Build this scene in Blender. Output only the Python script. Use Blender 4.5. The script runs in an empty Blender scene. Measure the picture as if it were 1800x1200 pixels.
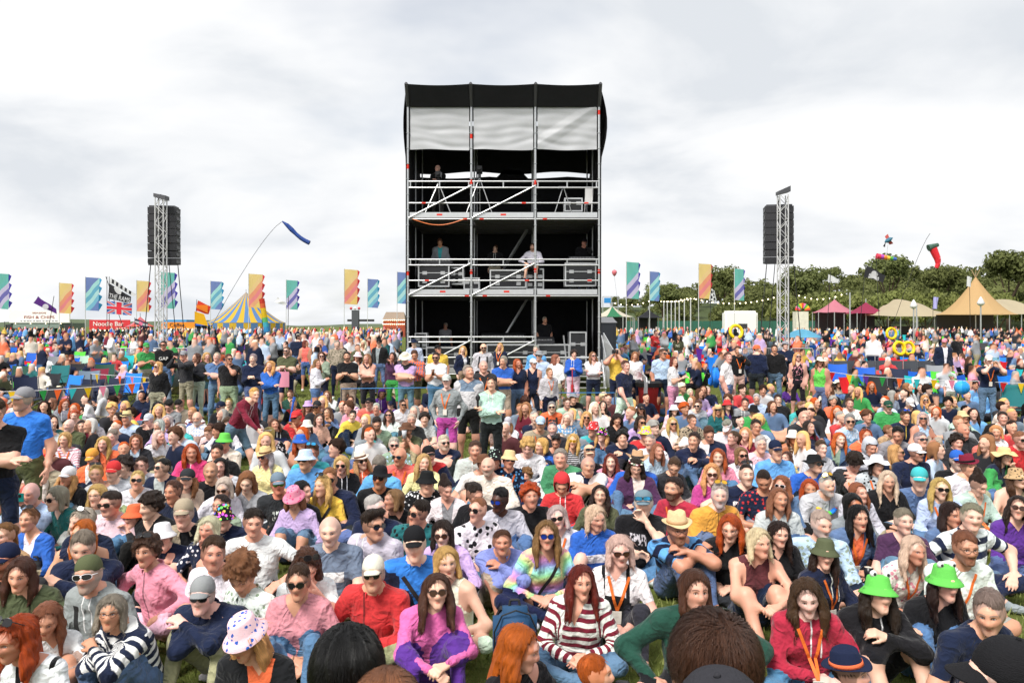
import bpy, bmesh, math, random, time
import numpy as np
from mathutils import Vector, Matrix
random.seed(7); np.random.seed(7)
R = math.radians
T0 = time.time()
sc = bpy.context.scene
COL = sc.collection

# ------------------------------------------------------------------ camera
F, CX, HY, CAMZ = 1400.0, 900.0, 573.0, 2.4      # focal length, centre and horizon in photo pixels; eye height
cam = bpy.data.cameras.new('camera')
cam.sensor_width = 36.0
cam.lens = 36.0 * F / 1800.0
cam.shift_y = -(600.0 - HY) / 1800.0
cam.clip_start, cam.clip_end = 0.05, 6000.0
camo = bpy.data.objects.new('camera', cam)
camo.location = (0, 0, CAMZ); camo.rotation_euler = (R(90), 0, 0)
COL.objects.link(camo); sc.camera = camo

# ------------------------------------------------------------------ sky, sun, exposure
SUN_EL, SUN_AZ = 52.0, 215.0          # azimuth clockwise from +Y (away from the camera): behind the camera, to its left
w = bpy.data.worlds.new('World'); sc.world = w; w.use_nodes = True
nt = w.node_tree; nt.nodes.clear()
def wn(t, **k):
    n = nt.nodes.new(t)
    for a, b in k.items(): setattr(n, a, b)
    return n
out = wn('ShaderNodeOutputWorld'); bg = wn('ShaderNodeBackground')
sky = wn('ShaderNodeTexSky', sky_type='NISHITA', sun_disc=False, sun_elevation=R(SUN_EL), sun_rotation=R(SUN_AZ), air_density=1.0, dust_density=1.5)
tc = wn('ShaderNodeTexCoord'); sep = wn('ShaderNodeSeparateXYZ')
nt.links.new(tc.outputs['Generated'], sep.inputs[0])
# clouds: a flat deck overhead, seen in perspective
zc = wn('ShaderNodeMath', operation='ABSOLUTE'); nt.links.new(sep.outputs['Z'], zc.inputs[0])
za = wn('ShaderNodeMath', operation='ADD'); nt.links.new(zc.outputs[0], za.inputs[0]); za.inputs[1].default_value = 0.3
dv = wn('ShaderNodeVectorMath', operation='DIVIDE'); cb = wn('ShaderNodeCombineXYZ')
for i in range(3): nt.links.new(za.outputs[0], cb.inputs[i])
nt.links.new(tc.outputs['Generated'], dv.inputs[0]); nt.links.new(cb.outputs[0], dv.inputs[1])
mp = wn('ShaderNodeMapping'); mp.inputs['Location'].default_value = (3.1, 1.7, 0); mp.inputs['Scale'].default_value = (0.75, 0.95, 0.0)
nt.links.new(dv.outputs[0], mp.inputs[0])
n1 = wn('ShaderNodeTexNoise'); n1.inputs['Scale'].default_value = 1.9; n1.inputs['Detail'].default_value = 7; n1.inputs['Roughness'].default_value = 0.52; n1.inputs['Distortion'].default_value = 0.35
n2 = wn('ShaderNodeTexNoise'); n2.inputs['Scale'].default_value = 1.3; n2.inputs['Detail'].default_value = 5; n2.inputs['Roughness'].default_value = 0.5
m2 = wn('ShaderNodeMapping'); m2.inputs['Location'].default_value = (11.0, 4.0, 2.0)
nt.links.new(mp.outputs[0], n1.inputs['Vector']); nt.links.new(mp.outputs[0], m2.inputs[0]); nt.links.new(m2.outputs[0], n2.inputs['Vector'])
r1 = wn('ShaderNodeValToRGB'); nt.links.new(n1.outputs['Fac'], r1.inputs[0])
e = r1.color_ramp.elements; e[0].position = 0.36; e[0].color = (0.67, 0.70, 0.74, 1); e[1].position = 0.62; e[1].color = (0.93, 0.93, 0.93, 1)
m = e.new(0.47); m.color = (0.81, 0.825, 0.845, 1)
r2 = wn('ShaderNodeValToRGB'); nt.links.new(n2.outputs['Fac'], r2.inputs[0])
e = r2.color_ramp.elements; e[0].position = 0.30; e[0].color = (1, 1, 1, 1); e[1].position = 0.5; e[1].color = (0, 0, 0, 1)
sm = wn('ShaderNodeMix', data_type='RGBA'); sm.blend_type = 'MULTIPLY'; sm.inputs[0].default_value = 1.0
nt.links.new(sky.outputs[0], sm.inputs[6]); sm.inputs[7].default_value = (0.11, 0.11, 0.11, 1)
gap = wn('ShaderNodeMath', operation='MULTIPLY'); nt.links.new(r2.outputs[0], gap.inputs[0]); gap.inputs[1].default_value = 0.6
mx = wn('ShaderNodeMix', data_type='RGBA')
nt.links.new(gap.outputs[0], mx.inputs[0]); nt.links.new(r1.outputs[0], mx.inputs[6]); nt.links.new(sm.outputs[2], mx.inputs[7])
nt.links.new(mx.outputs[2], bg.inputs['Color']); bg.inputs['Strength'].default_value = 0.53
nt.links.new(bg.outputs[0], out.inputs[0])
sd = bpy.data.lights.new('sun', 'SUN'); sd.energy = 2.1; sd.angle = R(20); sd.color = (1.0, 0.96, 0.9)
so = bpy.data.objects.new('sun', sd); COL.objects.link(so)
_d = Vector((math.sin(R(SUN_AZ)) * math.cos(R(SUN_EL)), math.cos(R(SUN_AZ)) * math.cos(R(SUN_EL)), math.sin(R(SUN_EL))))
so.rotation_euler = _d.to_track_quat('Z', 'Y').to_euler(); so.location = (-20, -30, 60)
sc.view_settings.view_transform = 'Standard'; sc.view_settings.look = 'None'
sc.view_settings.exposure = 1.12; sc.view_settings.gamma = 1.0
sc.render.engine = 'CYCLES'
sc.cycles.max_bounces = 5; sc.cycles.diffuse_bounces = 3; sc.cycles.glossy_bounces = 2; sc.cycles.transparent_max_bounces = 8
sc.cycles.use_adaptive_sampling = True; sc.cycles.adaptive_threshold = 0.02
sc.cycles.use_denoising = True

# ------------------------------------------------------------------ helpers
def ground_z(x, y):
    """the field is level in front and climbs gently behind the seated crowd"""
    return 0.0 if y < 17.0 else 0.6 * (1.0 - math.exp(-(y - 17.0) / 11.0))
def at(px, py, d):
    """the point at depth d seen at photo pixel (px, py)"""
    return Vector(((px - CX) / F * d, d, CAMZ - (py - HY) / F * d))
def gx(px, d):
    x = (px - CX) / F * d
    return Vector((x, d, ground_z(x, d)))
def tag(o, label=None, cat=None, group=None, kind=None):
    if label: o['label'] = label
    if cat: o['category'] = cat
    if group: o['group'] = group
    if kind: o['kind'] = kind
    return o
def empty(name, loc=(0, 0, 0), rz=0.0):
    o = bpy.data.objects.new(name, None); o.location = loc; o.rotation_euler = (0, 0, rz); o.empty_display_size = 0.1
    COL.objects.link(o); return o
def obj(name, me, mat=None, parent=None, loc=None, rz=None):
    o = bpy.data.objects.new(name, me)
    COL.objects.link(o)
    if mat is not None and not me.materials: me.materials.append(mat)
    if parent is not None: o.parent = parent
    if loc is not None: o.location = loc
    if rz is not None: o.rotation_euler = (0, 0, rz)
    return o
def copy_tree(o, parent=None):
    c = o.copy(); COL.objects.link(c)
    if parent is not None: c.parent = parent
    for ch in list(o.children): copy_tree(ch, c)
    return c

class MB:
    """collects boxes, bars, lathes and sheets into one mesh"""
    def __init__(s): s.v = []; s.f = []; s.m = []; s.mi = 0
    def add(s, vs, fs):
        b = len(s.v); s.v += [tuple(v) for v in vs]; s.f += [tuple(i + b for i in f) for f in fs]; s.m += [s.mi] * len(fs); return s
    def box(s, x0, x1, y0, y1, z0, z1):
        return s.add([(x0,y0,z0),(x1,y0,z0),(x1,y1,z0),(x0,y1,z0),(x0,y0,z1),(x1,y0,z1),(x1,y1,z1),(x0,y1,z1)],
                     [(0,3,2,1),(4,5,6,7),(0,1,5,4),(1,2,6,5),(2,3,7,6),(3,0,4,7)])
    def bar(s, a, b, r, n=6, r2=None):
        a, b = Vector(a), Vector(b); d = (b - a)
        if d.length < 1e-6: return s
        d.normalize(); u = d.orthogonal().normalized(); w_ = d.cross(u); r2 = r if r2 is None else r2
        vs = []
        for c, q in ((a, r), (b, r2)):
            for k in range(n):
                t = 2 * math.pi * k / n; vs.append(c + u * math.cos(t) * q + w_ * math.sin(t) * q)
        fs = [(k, (k + 1) % n, n + (k + 1) % n, n + k) for k in range(n)] + [tuple(range(n))[::-1], tuple(range(n, 2 * n))]
        return s.add(vs, fs)
    def tube(s, pts, r, n=6):
        for a, b in zip(pts[:-1], pts[1:]): s.bar(a, b, r, n)
        return s
    def lathe(s, prof, n=20, c=(0, 0, 0), sx=1.0, sy=1.0, cap=True):
        vs, fs = [], []
        for (r, z) in prof:
            for k in range(n):
                t = 2 * math.pi * k / n; vs.append((c[0] + r * math.cos(t) * sx, c[1] + r * math.sin(t) * sy, c[2] + z))
        for j in range(len(prof) - 1):
            for k in range(n):
                k2 = (k + 1) % n; fs.append((j*n+k, j*n+k2, (j+1)*n+k2, (j+1)*n+k))
        if cap: fs += [tuple(range(n))[::-1], tuple(range((len(prof)-1)*n, len(prof)*n))]
        return s.add(vs, fs)
    def grid(s, fn, nu, nv):
        vs = [fn(i / nu, j / nv) for j in range(nv + 1) for i in range(nu + 1)]
        fs = [(j*(nu+1)+i, j*(nu+1)+i+1, (j+1)*(nu+1)+i+1, (j+1)*(nu+1)+i) for j in range(nv) for i in range(nu)]
        return s.add(vs, fs)
    def mesh(s, name, smooth=False):
        me = bpy.data.meshes.new(name); me.from_pydata(s.v, [], s.f)
        if any(s.m): me.polygons.foreach_set('material_index', s.m)
        if smooth: me.polygons.foreach_set('use_smooth', [True] * len(s.f))
        me.update(); return me
    def build(s, name, mat, parent=None, loc=None, rz=None, smooth=False):
        me = s.mesh(name, smooth)
        for m_ in (mat if isinstance(mat, (list, tuple)) else [mat]): me.materials.append(m_)
        return obj(name, me, None, parent, loc, rz)
def np_mesh(name, V, Q, smooth=True, tri=False):
    me = bpy.data.meshes.new(name); n = 3 if tri else 4
    me.vertices.add(len(V)); me.vertices.foreach_set('co', np.asarray(V, np.float32).ravel())
    me.loops.add(len(Q) * n); me.loops.foreach_set('vertex_index', np.asarray(Q, np.int32).ravel())
    me.polygons.add(len(Q)); me.polygons.foreach_set('loop_start', np.arange(0, len(Q) * n, n, dtype=np.int32))
    me.polygons.foreach_set('loop_total', np.full(len(Q), n, np.int32))
    if smooth: me.polygons.foreach_set('use_smooth', np.ones(len(Q), bool))
    me.update(calc_edges=True); return me
def vattr(me, name, typ, data):
    a = me.attributes.new(name, typ, 'POINT')
    a.data.foreach_set({'FLOAT': 'value', 'FLOAT_VECTOR': 'vector', 'FLOAT_COLOR': 'color'}[typ], np.asarray(data, np.float32).ravel())

# --- shader node helper
class NT:
    def __init__(s, name):
        s.mat = bpy.data.materials.new(name); s.mat.use_nodes = True; s.t = s.mat.node_tree
        s.b = s.t.nodes['Principled BSDF']; s.o = s.t.nodes['Material Output']
    def n(s, typ, **k):
        x = s.t.nodes.new(typ)
        for a, b in k.items(): setattr(x, a, b)
        return x
    def set(s, sock, v):
        if hasattr(v, 'is_output') or isinstance(v, bpy.types.NodeSocket): s.t.links.new(v, sock)
        elif v is not None: sock.default_value = v
    def m(s, op, a, b=None, c=None, clamp=False):
        x = s.n('ShaderNodeMath', operation=op, use_clamp=clamp)
        for i, v in enumerate((a, b, c)):
            if v is not None: s.set(x.inputs[i], v)
        return x.outputs[0]
    def step(s, v, e, soft=0.0):      # 1 where v > e
        if soft: return s.m('MULTIPLY_ADD', s.m('SUBTRACT', v, e), 1.0 / soft, 0.5, True)
        return s.m('GREATER_THAN', v, e)
    def mix(s, f, a, b, blend='MIX'):
        x = s.n('ShaderNodeMix', data_type='RGBA'); x.blend_type = blend
        s.set(x.inputs[0], f); s.set(x.inputs[6], a); s.set(x.inputs[7], b); return x.outputs[2]
    def attr(s, name, typ='GEOMETRY'):
        x = s.n('ShaderNodeAttribute', attribute_name=name, attribute_type=typ); return x
    def noise(s, vec, scale, detail=3, rough=0.5, dist=0.0, out='Fac'):
        x = s.n('ShaderNodeTexNoise'); s.set(x.inputs['Vector'], vec); s.set(x.inputs['Scale'], scale)
        x.inputs['Detail'].default_value = detail; x.inputs['Roughness'].default_value = rough; x.inputs['Distortion'].default_value = dist
        return x.outputs[out]
    def xyz(s, v):
        x = s.n('ShaderNodeSeparateXYZ'); s.set(x.inputs[0], v); return x.outputs
    def vec(s, x, y, z):
        c = s.n('ShaderNodeCombineXYZ')
        for i, v in enumerate((x, y, z)): s.set(c.inputs[i], v)
        return c.outputs[0]
    def bump(s, h, strength=0.3, dist=0.01, nrm=None):
        x = s.n('ShaderNodeBump'); s.set(x.inputs['Height'], h); s.set(x.inputs['Strength'], strength); x.inputs['Distance'].default_value = dist
        if nrm is not None: s.set(x.inputs['Normal'], nrm)
        return x.outputs[0]
    def obco(s): return s.n('ShaderNodeTexCoord').outputs['Object']
_mats = {}
def srgb(h):
    if isinstance(h, str):
        h = h.lstrip('#'); c = [int(h[i:i+2], 16) / 255 for i in (0, 2, 4)]
    else: c = h
    return tuple((v / 12.92 if v <= 0.04045 else ((v + 0.055) / 1.055) ** 2.4) for v in c)
def mat(name, col, rough=0.7, metal=0.0, var=0.12, scale=6.0, bump=0.0, emit=None, spec=0.4, trans=False):
    """plain surface with a little uneven wear"""
    if name in _mats: return _mats[name]
    N = NT(name); c = srgb(col) if isinstance(col, str) else col
    co = N.obco(); f = N.noise(co, scale, 4, 0.6)
    a = tuple(min(1, v * (1 + var)) for v in c) + (1,); b = tuple(v * (1 - var) for v in c) + (1,)
    N.set(N.b.inputs['Base Color'], N.mix(f, b, a)); N.b.inputs['Roughness'].default_value = rough
    N.b.inputs['Metallic'].default_value = metal; N.b.inputs['Specular IOR Level'].default_value = spec
    if bump: N.set(N.b.inputs['Normal'], N.bump(N.noise(co, scale * 3, 3), bump, 0.02))
    if emit: N.b.inputs['Emission Color'].default_value = c + (1,); N.b.inputs['Emission Strength'].default_value = emit
    if trans:      # thin cloth that lets light through
        t = N.n('ShaderNodeBsdfTranslucent'); N.set(t.inputs[0], c + (1,)); x = N.n('ShaderNodeMixShader'); x.inputs[0].default_value = 0.45
        N.t.links.new(N.b.outputs[0], x.inputs[1]); N.t.links.new(t.outputs[0], x.inputs[2]); N.t.links.new(x.outputs[0], N.o.inputs[0])
    _mats[name] = N.mat; return N.mat
# ================================================================== people: shapes
def surface_nets(Fv, org, h):
    s = Fv < 0
    nx, ny, nz = Fv.shape
    C = np.zeros((nx-1, ny-1, nz-1, 3)); K = np.zeros((nx-1, ny-1, nz-1))
    quads = []
    idx = np.arange((nx-1)*(ny-1)*(nz-1)).reshape(nx-1, ny-1, nz-1)
    for ax in range(3):
        sl0 = [slice(None)]*3; sl1 = [slice(None)]*3; sl0[ax] = slice(None, -1); sl1[ax] = slice(1, None)
        F0, F1 = Fv[tuple(sl0)], Fv[tuple(sl1)]; S0, S1 = s[tuple(sl0)], s[tuple(sl1)]
        I = np.argwhere(S0 != S1)
        f0 = F0[S0 != S1]; f1 = F1[S0 != S1]; t = f0 / (f0 - f1)
        p = I.astype(float); p[:, ax] += t
        a1, a2 = [a for a in range(3) if a != ax]
        ok = (I[:, a1] > 0) & (I[:, a2] > 0) & (I[:, a1] < Fv.shape[a1]-1) & (I[:, a2] < Fv.shape[a2]-1)
        I, p = I[ok], p[ok]; inside0 = S0[tuple(I.T)]
        cs = []
        for o1, o2 in ((1, 1), (0, 1), (0, 0), (1, 0)):
            J = I.copy(); J[:, a1] -= o1; J[:, a2] -= o2
            np.add.at(C, tuple(J.T), p); np.add.at(K, tuple(J.T), 1.0); cs.append(idx[tuple(J.T)])
        q = np.stack(cs, 1)
        flip = inside0 if ax != 1 else ~inside0
        q[~flip] = q[~flip][:, ::-1]
        quads.append(q)
    Q = np.concatenate(quads); used = np.unique(Q)
    Vp = C.reshape(-1, 3)[used] / K.ravel()[used][:, None]
    re = np.zeros(idx.size, int); re[used] = np.arange(len(used))
    return Vp * h + np.asarray(org), re[Q]
def rcd(P, a, b, ra, rb):
    a = np.asarray(a, float); ab = np.asarray(b, float) - a; L = ab @ ab + 1e-12
    t = np.clip(((P - a) @ ab) / L, 0, 1)
    return np.sqrt(((P - a - t[..., None] * ab) ** 2).sum(-1)) - (ra + (rb - ra) * t), t
def eld(P, c, r):
    q = (P - np.asarray(c)) / np.asarray(r); k = np.sqrt((q * q).sum(-1))
    return (k - 1.0) * min(r)
def gridpts(lo, hi, h):
    n = [int(math.ceil((hi[i] - lo[i]) / h)) + 1 for i in range(3)]
    return np.stack(np.meshgrid(*[lo[i] + h * np.arange(n[i]) for i in range(3)], indexing='ij'), -1)
def wob(P, sc_, ph):
    x, y, z = P[..., 0] * sc_, P[..., 1] * sc_, P[..., 2] * sc_
    return (np.sin(x + 1.7 * np.sin(y * .9 + ph) + ph) * np.cos(y * 1.1 + 1.3 * np.sin(z * .8 + 2 * ph)) + np.sin(z * 1.2 + 1.5 * np.sin(x * .7 + 3 * ph)) * .7)

class Sdf:
    """blended tapered limbs; k sets how softly they join"""
    def __init__(s, k=0.022): s.k = k; s.p = []
    def add(s, a, b, ra, rb, part, ta=0.0, tb=0.0): s.p.append((np.asarray(a, float), np.asarray(b, float), ra, rb, part, ta, tb))
    def field(s, h, fold=0.0, ph=0.0):
        lo = np.min([np.minimum(p[0] - p[2], p[1] - p[3]) for p in s.p], 0) - 3 * h
        hi = np.max([np.maximum(p[0] + p[2], p[1] + p[3]) for p in s.p], 0) + 3 * h
        P = gridpts(lo, hi, h); E = np.full(P.shape[:3], 1e-11)
        m = max(0.09, 3 * h)
        for a, b, ra, rb, *_ in s.p:
            l = np.minimum(a - ra, b - rb) - m; u = np.maximum(a + ra, b + rb) + m
            i0 = np.maximum(((l - lo) / h).astype(int), 0); i1 = np.minimum(((u - lo) / h).astype(int) + 2, P.shape[:3])
            sl = tuple(slice(i0[i], i1[i]) for i in range(3))
            E[sl] += np.exp(-np.maximum(rcd(P[sl], a, b, ra, rb)[0], -0.3) / s.k)
        Fv = -s.k * np.log(E)
        if fold: Fv = Fv + fold * (wob(P, 22, ph) * .6 + wob(P, 41, ph + 1) * .35)
        return Fv, lo
    def val(s, P):
        E = np.full(P.shape[:-1], 1e-11)
        for a, b, ra, rb, *_ in s.p: E += np.exp(-np.maximum(rcd(P, a, b, ra, rb)[0], -.3) / s.k)
        return -s.k * np.log(E)
    def surf(s, h, fold=0.0, ph=0.0):
        Fv, lo = s.field(h, fold, ph); V, Q = surface_nets(Fv, lo, h)
        D = np.stack([rcd(V, a, b, ra, rb)[0] for a, b, ra, rb, *_ in s.p], 1); Tt = np.stack([rcd(V, a, b, ra, rb)[1] for a, b, ra, rb, *_ in s.p], 1)
        k = D.argmin(1); t = Tt[np.arange(len(V)), k]
        part = np.array([p[4] for p in s.p])[k]; val = np.array([p[5] for p in s.p])[k] * (1 - t) + np.array([p[6] for p in s.p])[k] * t
        return V, Q, part, val

# --- head: cranium, face, brow, nose, lips, chin, ears; eyes at half the head height, facing -Y
def head_template(h, fem, fine=True):
    P = gridpts((-.105, -.145, -.15), (.105, .13, .145), h)
    k = .011; E = np.zeros(P.shape[:3])
    def un(d): nonlocal E; E = E + np.exp(-np.clip(d, -.2, .2) / k)
    jw = .056 if fem else .062
    un(eld(P, (0, .014, .035), (.075, .094, .086))); un(eld(P, (0, -.028, -.034), (jw, .064, .088)))
    un(rcd(P, (-.012, -.068, -.1), (.012, -.068, -.1), .02, .02)[0])
    for s in (-1, 1):
        un(rcd(P, (s*.036, -.062, -.022), (s*.05, -.038, -.02), .0175, .016)[0])
        un(rcd(P, (s*.014, -.084, .028), (s*.047, -.068, .026), .0125, .011)[0])
        un(rcd(P, (s*.05, .0, -.075), (s*.018, -.06, -.1), .018, .018)[0])
        un(eld(P, (s*.081, .016, -.004), (.009, .021, .034)))
        un(rcd(P, (s*.0105, -.097, -.031), (s*.006, -.099, -.03), .0072, .008)[0])
    un(rcd(P, (0, -.085, .02), (0, -.1055, -.025), .0078, .0094)[0])
    Fv = -k * np.log(E + 1e-12)
    for s in (-1, 1):      # eye sockets with the ball set back in them
        Fv = np.maximum(Fv, -(eld(P, (s*.031, -.099, .003), (.0185, .016, .0125))))
        Fv = np.minimum(Fv, rcd(P, (s*.031, -.0735, .003), (s*.031, -.0735, .003), .0135, .0135)[0])
    if fine: Fv = np.minimum(Fv, eld(P, (0, -.0835, -.064), (.019, .012, .0062))); Fv = np.minimum(Fv, eld(P, (0, -.083, -.0745), (.0165, .012, .0068)))
    if fine: Fv = np.maximum(Fv, -eld(P, (0, -.098, -.0688), (.0135, .006, .001)))
    V, Q = surface_nets(Fv, (-.105, -.145, -.15), h); t = np.clip((-.028 - V[:, 2]) / .09, 0, 1); V[:, 0] *= 1 - (.26 if fem else .17) * t * t * (3 - 2 * t); return V, Q
HEADS = {(f, l): head_template((.0076, .012, .0172)[l], f, l == 0) for f in (0, 1) for l in (0, 1, 2)}
# --- hand: palm, four fingers of unequal length in two bends, thumb off the side of the palm; wrist at the origin, fingers to +X, palm to -Z
def hand_template(h, c1, c2):
    s = Sdf(.0045)
    for y in (-.026, -.006, .014): s.add((-.01, y * .75, 0), (.078, y * 1.1 + .004, 0), .0155, .0125, 'H')
    for i, (y, L) in enumerate(((-.031, .78), (-.0115, .95), (.0095, 1.03), (.0305, .93))):
        a = np.array((.082 - (.006 if i in (0, 3) else 0), y, 0.0)); q1 = c1 * (1 + .12 * (1 - i)); q2 = q1 + c2
        b = a + .046 * L * np.array((math.cos(q1), .1 * (y / .03), -math.sin(q1))); c = b + .04 * L * np.array((math.cos(q2), 0, -math.sin(q2)))
        s.add(a, b, .0092, .0085, 'H'); s.add(b, c, .0085, .007, 'H')
    s.add((.016, .024, -.004), (.052, .052, -.014), .0135, .0105, 'H'); s.add((.052, .052, -.014), (.083, .06, -.024 - .02 * c1), .0105, .008, 'H')
    V, Q, _, _ = s.surf(h); return V, Q
HANDS = {(c, l): hand_template((.0078, .0115, .0165)[l], *((.25, .35), (.7, .9))[c]) for c in (0, 1) for l in (0, 1, 2)}

def ik(S, W, l1, l2, pole):
    S, W = np.asarray(S, float), np.asarray(W, float); d = W - S; L = np.linalg.norm(d); m = (l1 + l2) * .985
    if L > m: d = d * m / L; W = S + d; L = m
    u = d / L; x = (l1*l1 - l2*l2 + L*L) / (2*L); hh = math.sqrt(max(l1*l1 - x*x, 1e-4))
    p = np.asarray(pole, float); p = p - u * (p @ u); p /= np.linalg.norm(p) + 1e-9
    return S + u * x + p * hh, W
def rotz(v, a): c, s = math.cos(a), math.sin(a); v = np.asarray(v, float); return np.array((v[0]*c - v[1]*s, v[0]*s + v[1]*c, v[2]))

def pose_joints(pose, rg, fem):
    """joint positions of a 1.72 m adult facing -Y, ground at z = 0"""
    j = {}; u = rg.uniform; g = rg.gauss
    ap = None
    if pose in ('c', 'k', 'x', 'l', 'h', 'p', 'q', 'n'):            # on the ground
        pz = .115; j['P'] = np.array((0, 0, pz)); lean = {'c': .2, 'k': .25, 'x': .36, 'l': -.28, 'h': .24, 'p': .1, 'q': .42, 'n': .16}[pose] + g(0, .06)
        tw = g(0, .1); lx = g(0, .035)
        j['N'] = j['P'] + np.array((lx, -math.sin(lean) * .5, math.cos(lean) * .5))
        if pose in ('c', 'h', 'p') and rg.random() < .72 or pose == 'n':
            for s, n in ((-1, 'L'), (1, 'R')):
                j['K'+n] = np.array((s * (.33 + u(-.04, .03)), -.27 + u(-.04, .04), .17 + u(0, .07))); j['A'+n] = np.array((-s * (.07 + u(0, .06)), -.33 + (.06 if s > 0 else -.03), .085))
        elif pose == 'l':
            for s, n in ((-1, 'L'), (1, 'R')):
                j['K'+n] = np.array((s * (.13 + u(0, .05)), -.40, .17 + u(0, .14))); j['A'+n] = np.array((s * (.11 + u(-.03, .05)), -.76, .08))
        else:
            for s, n in ((-1, 'L'), (1, 'R')):
                sp = u(.1, .2); j['K'+n] = np.array((s * sp, -.31 + u(-.03, .02), .385 + u(-.03, .03))); j['A'+n] = np.array((s * (sp - .02 + u(-.03, .03)), -.5 + u(-.05, .03), .08))
        hip = .095
    elif pose == 'ch':                                               # on a low camping chair
        pz = .42; j['P'] = np.array((0, 0, pz)); lean = .02 + g(0, .08); j['N'] = j['P'] + np.array((g(0, .02), -math.sin(lean) * .5, math.cos(lean) * .5)); hip = .095
        for s, n in ((-1, 'L'), (1, 'R')): j['K'+n] = np.array((s * .15, -.42, .45)); j['A'+n] = np.array((s * (.15 + u(-.05, .05)), -.45 + u(-.1, .1), .08))
    else:                                                            # standing
        pz = .93; lean = g(.02, .03) + (.5 if pose == 'sb' else 0); j['P'] = np.array((0, 0, pz)); hip = .095
        j['N'] = j['P'] + np.array((g(0, .015), -math.sin(lean) * .52, math.cos(lean) * .52))
        st = .28 if pose in ('w', 'sb') else 0
        for s, n in ((-1, 'L'), (1, 'R')):
            o = u(.0, .06); j['K'+n] = np.array((s * (.11 + o * .5), -.03 - s * st * .6, .49)); j['A'+n] = np.array((s * (.11 + o), .02 - s * st, .085))
    ax = j['N'] - j['P']; up = ax / np.linalg.norm(ax); lat = rotz((1, 0, 0), g(0, .12)); fwd = np.cross(lat, up); fwd /= -np.linalg.norm(fwd)
    fwd = -np.cross(up, lat) if np.cross(up, lat)[1] > 0 else np.cross(up, lat)      # points to -Y
    j['up'], j['lat'], j['fwd'] = up, lat, fwd
    sw = .158 if fem else .182
    for s, n in ((-1, 'L'), (1, 'R')): j['S'+n] = j['N'] + lat * s * sw - up * .065; j['H'+n] = j['P'] + np.array((s * hip, 0, -.01))
    N = j['N']; Kz = (j['KL'] + j['KR']) / 2
    def arm(n, W, pole): j['E'+n], j['W'+n] = ik(j['S'+n], W, .285, .25, pole)
    side = {'L': -1, 'R': 1}
    for n in 'LR':
        s = side[n]; down = np.array((s * .5, .5, -.6))
        if pose == 'c': W = (s * (.05 + u(-.02, .06)), -.27 + u(-.04, .02), .22 + u(-.02, .06)); arm(n, W, (s * 1., .3, -.3))
        elif pose == 'n': W = j['K'+n] + np.array((-s * .05, .03, .075)); arm(n, W, (s * 1., .3, -.2))
        elif pose == 'k': W = (s * .045, -.47, .33 + s * .015); arm(n, W, (s * 1., .1, -.3))
        elif pose in ('x', 'q'): W = Kz + np.array((-s * .085, -.015 - s * .028, .105 + s * .012)); arm(n, W, (s * 1., -.2, -.4))
        elif pose == 'l': arm(n, (s * (.27 + u(0, .05)), .27, .06), (s * .4, 1., 0))
        elif pose == 'h':
            if s * (1 if rg.random() < .5 else 1) > 0: arm(n, N + fwd * .2 + lat * .03 + np.array((0, 0, .04)), (s * .8, -.2, -1))
            else: arm(n, Kz + np.array((s * .06, .05, .09)), (s, .2, -.5))
        elif pose == 'p' or pose == 'sp': arm(n, N + fwd * .27 + lat * s * .055 + np.array((0, 0, .12)), (s * .8, 0, -1))
        elif pose == 'ch': arm(n, j['P'] + np.array((s * (.12 + u(-.06, .14)), -.26, .16)), (s * 1., .3, -.3))
        elif pose == 'sx': arm(n, N + fwd * (.19 - s * .02) - lat * s * .11 - up * (.25 - s * .02), (s * 1., -.1, -.9))
        elif pose == 'sh': arm(n, N + fwd * .26 + lat * s * .05 - up * .24, (s * .7, .6, -.7))
        elif pose == 'sd': arm(n, N + fwd * .22 + lat * s * .02 + np.array((0, 0, .04)), (s * .8, -.2, -1)) if s > 0 else arm(n, j['P'] + np.array((s * .25, 0, -.08)), (s * .3, 1, 0))
        elif pose == 'sk': arm(n, j['P'] + np.array((s * .21, -.03, -.0)), (s * 1., .8, 0))
        else:
            sw_ = .2 * s if pose in ('w', 'sb') else 0
            arm(n, j['S'+n] + np.array((s * .07, -.05 + sw_ - (.25 if pose == 'sb' else 0), -.5)), (s * .3, 1, 0))
    return j

def basis(x, zhint):
    x = np.asarray(x, float); x = x / np.linalg.norm(x); z = np.asarray(zhint, float); z = z - x * (x @ z); z /= np.linalg.norm(z) + 1e-9
    return np.stack([x, np.cross(z, x), z], 1)
def eul(yaw, pitch, roll):
    return np.array((Matrix.Rotation(yaw, 3, 'Z') @ Matrix.Rotation(pitch, 3, 'X') @ Matrix.Rotation(roll, 3, 'Y')))

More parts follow.
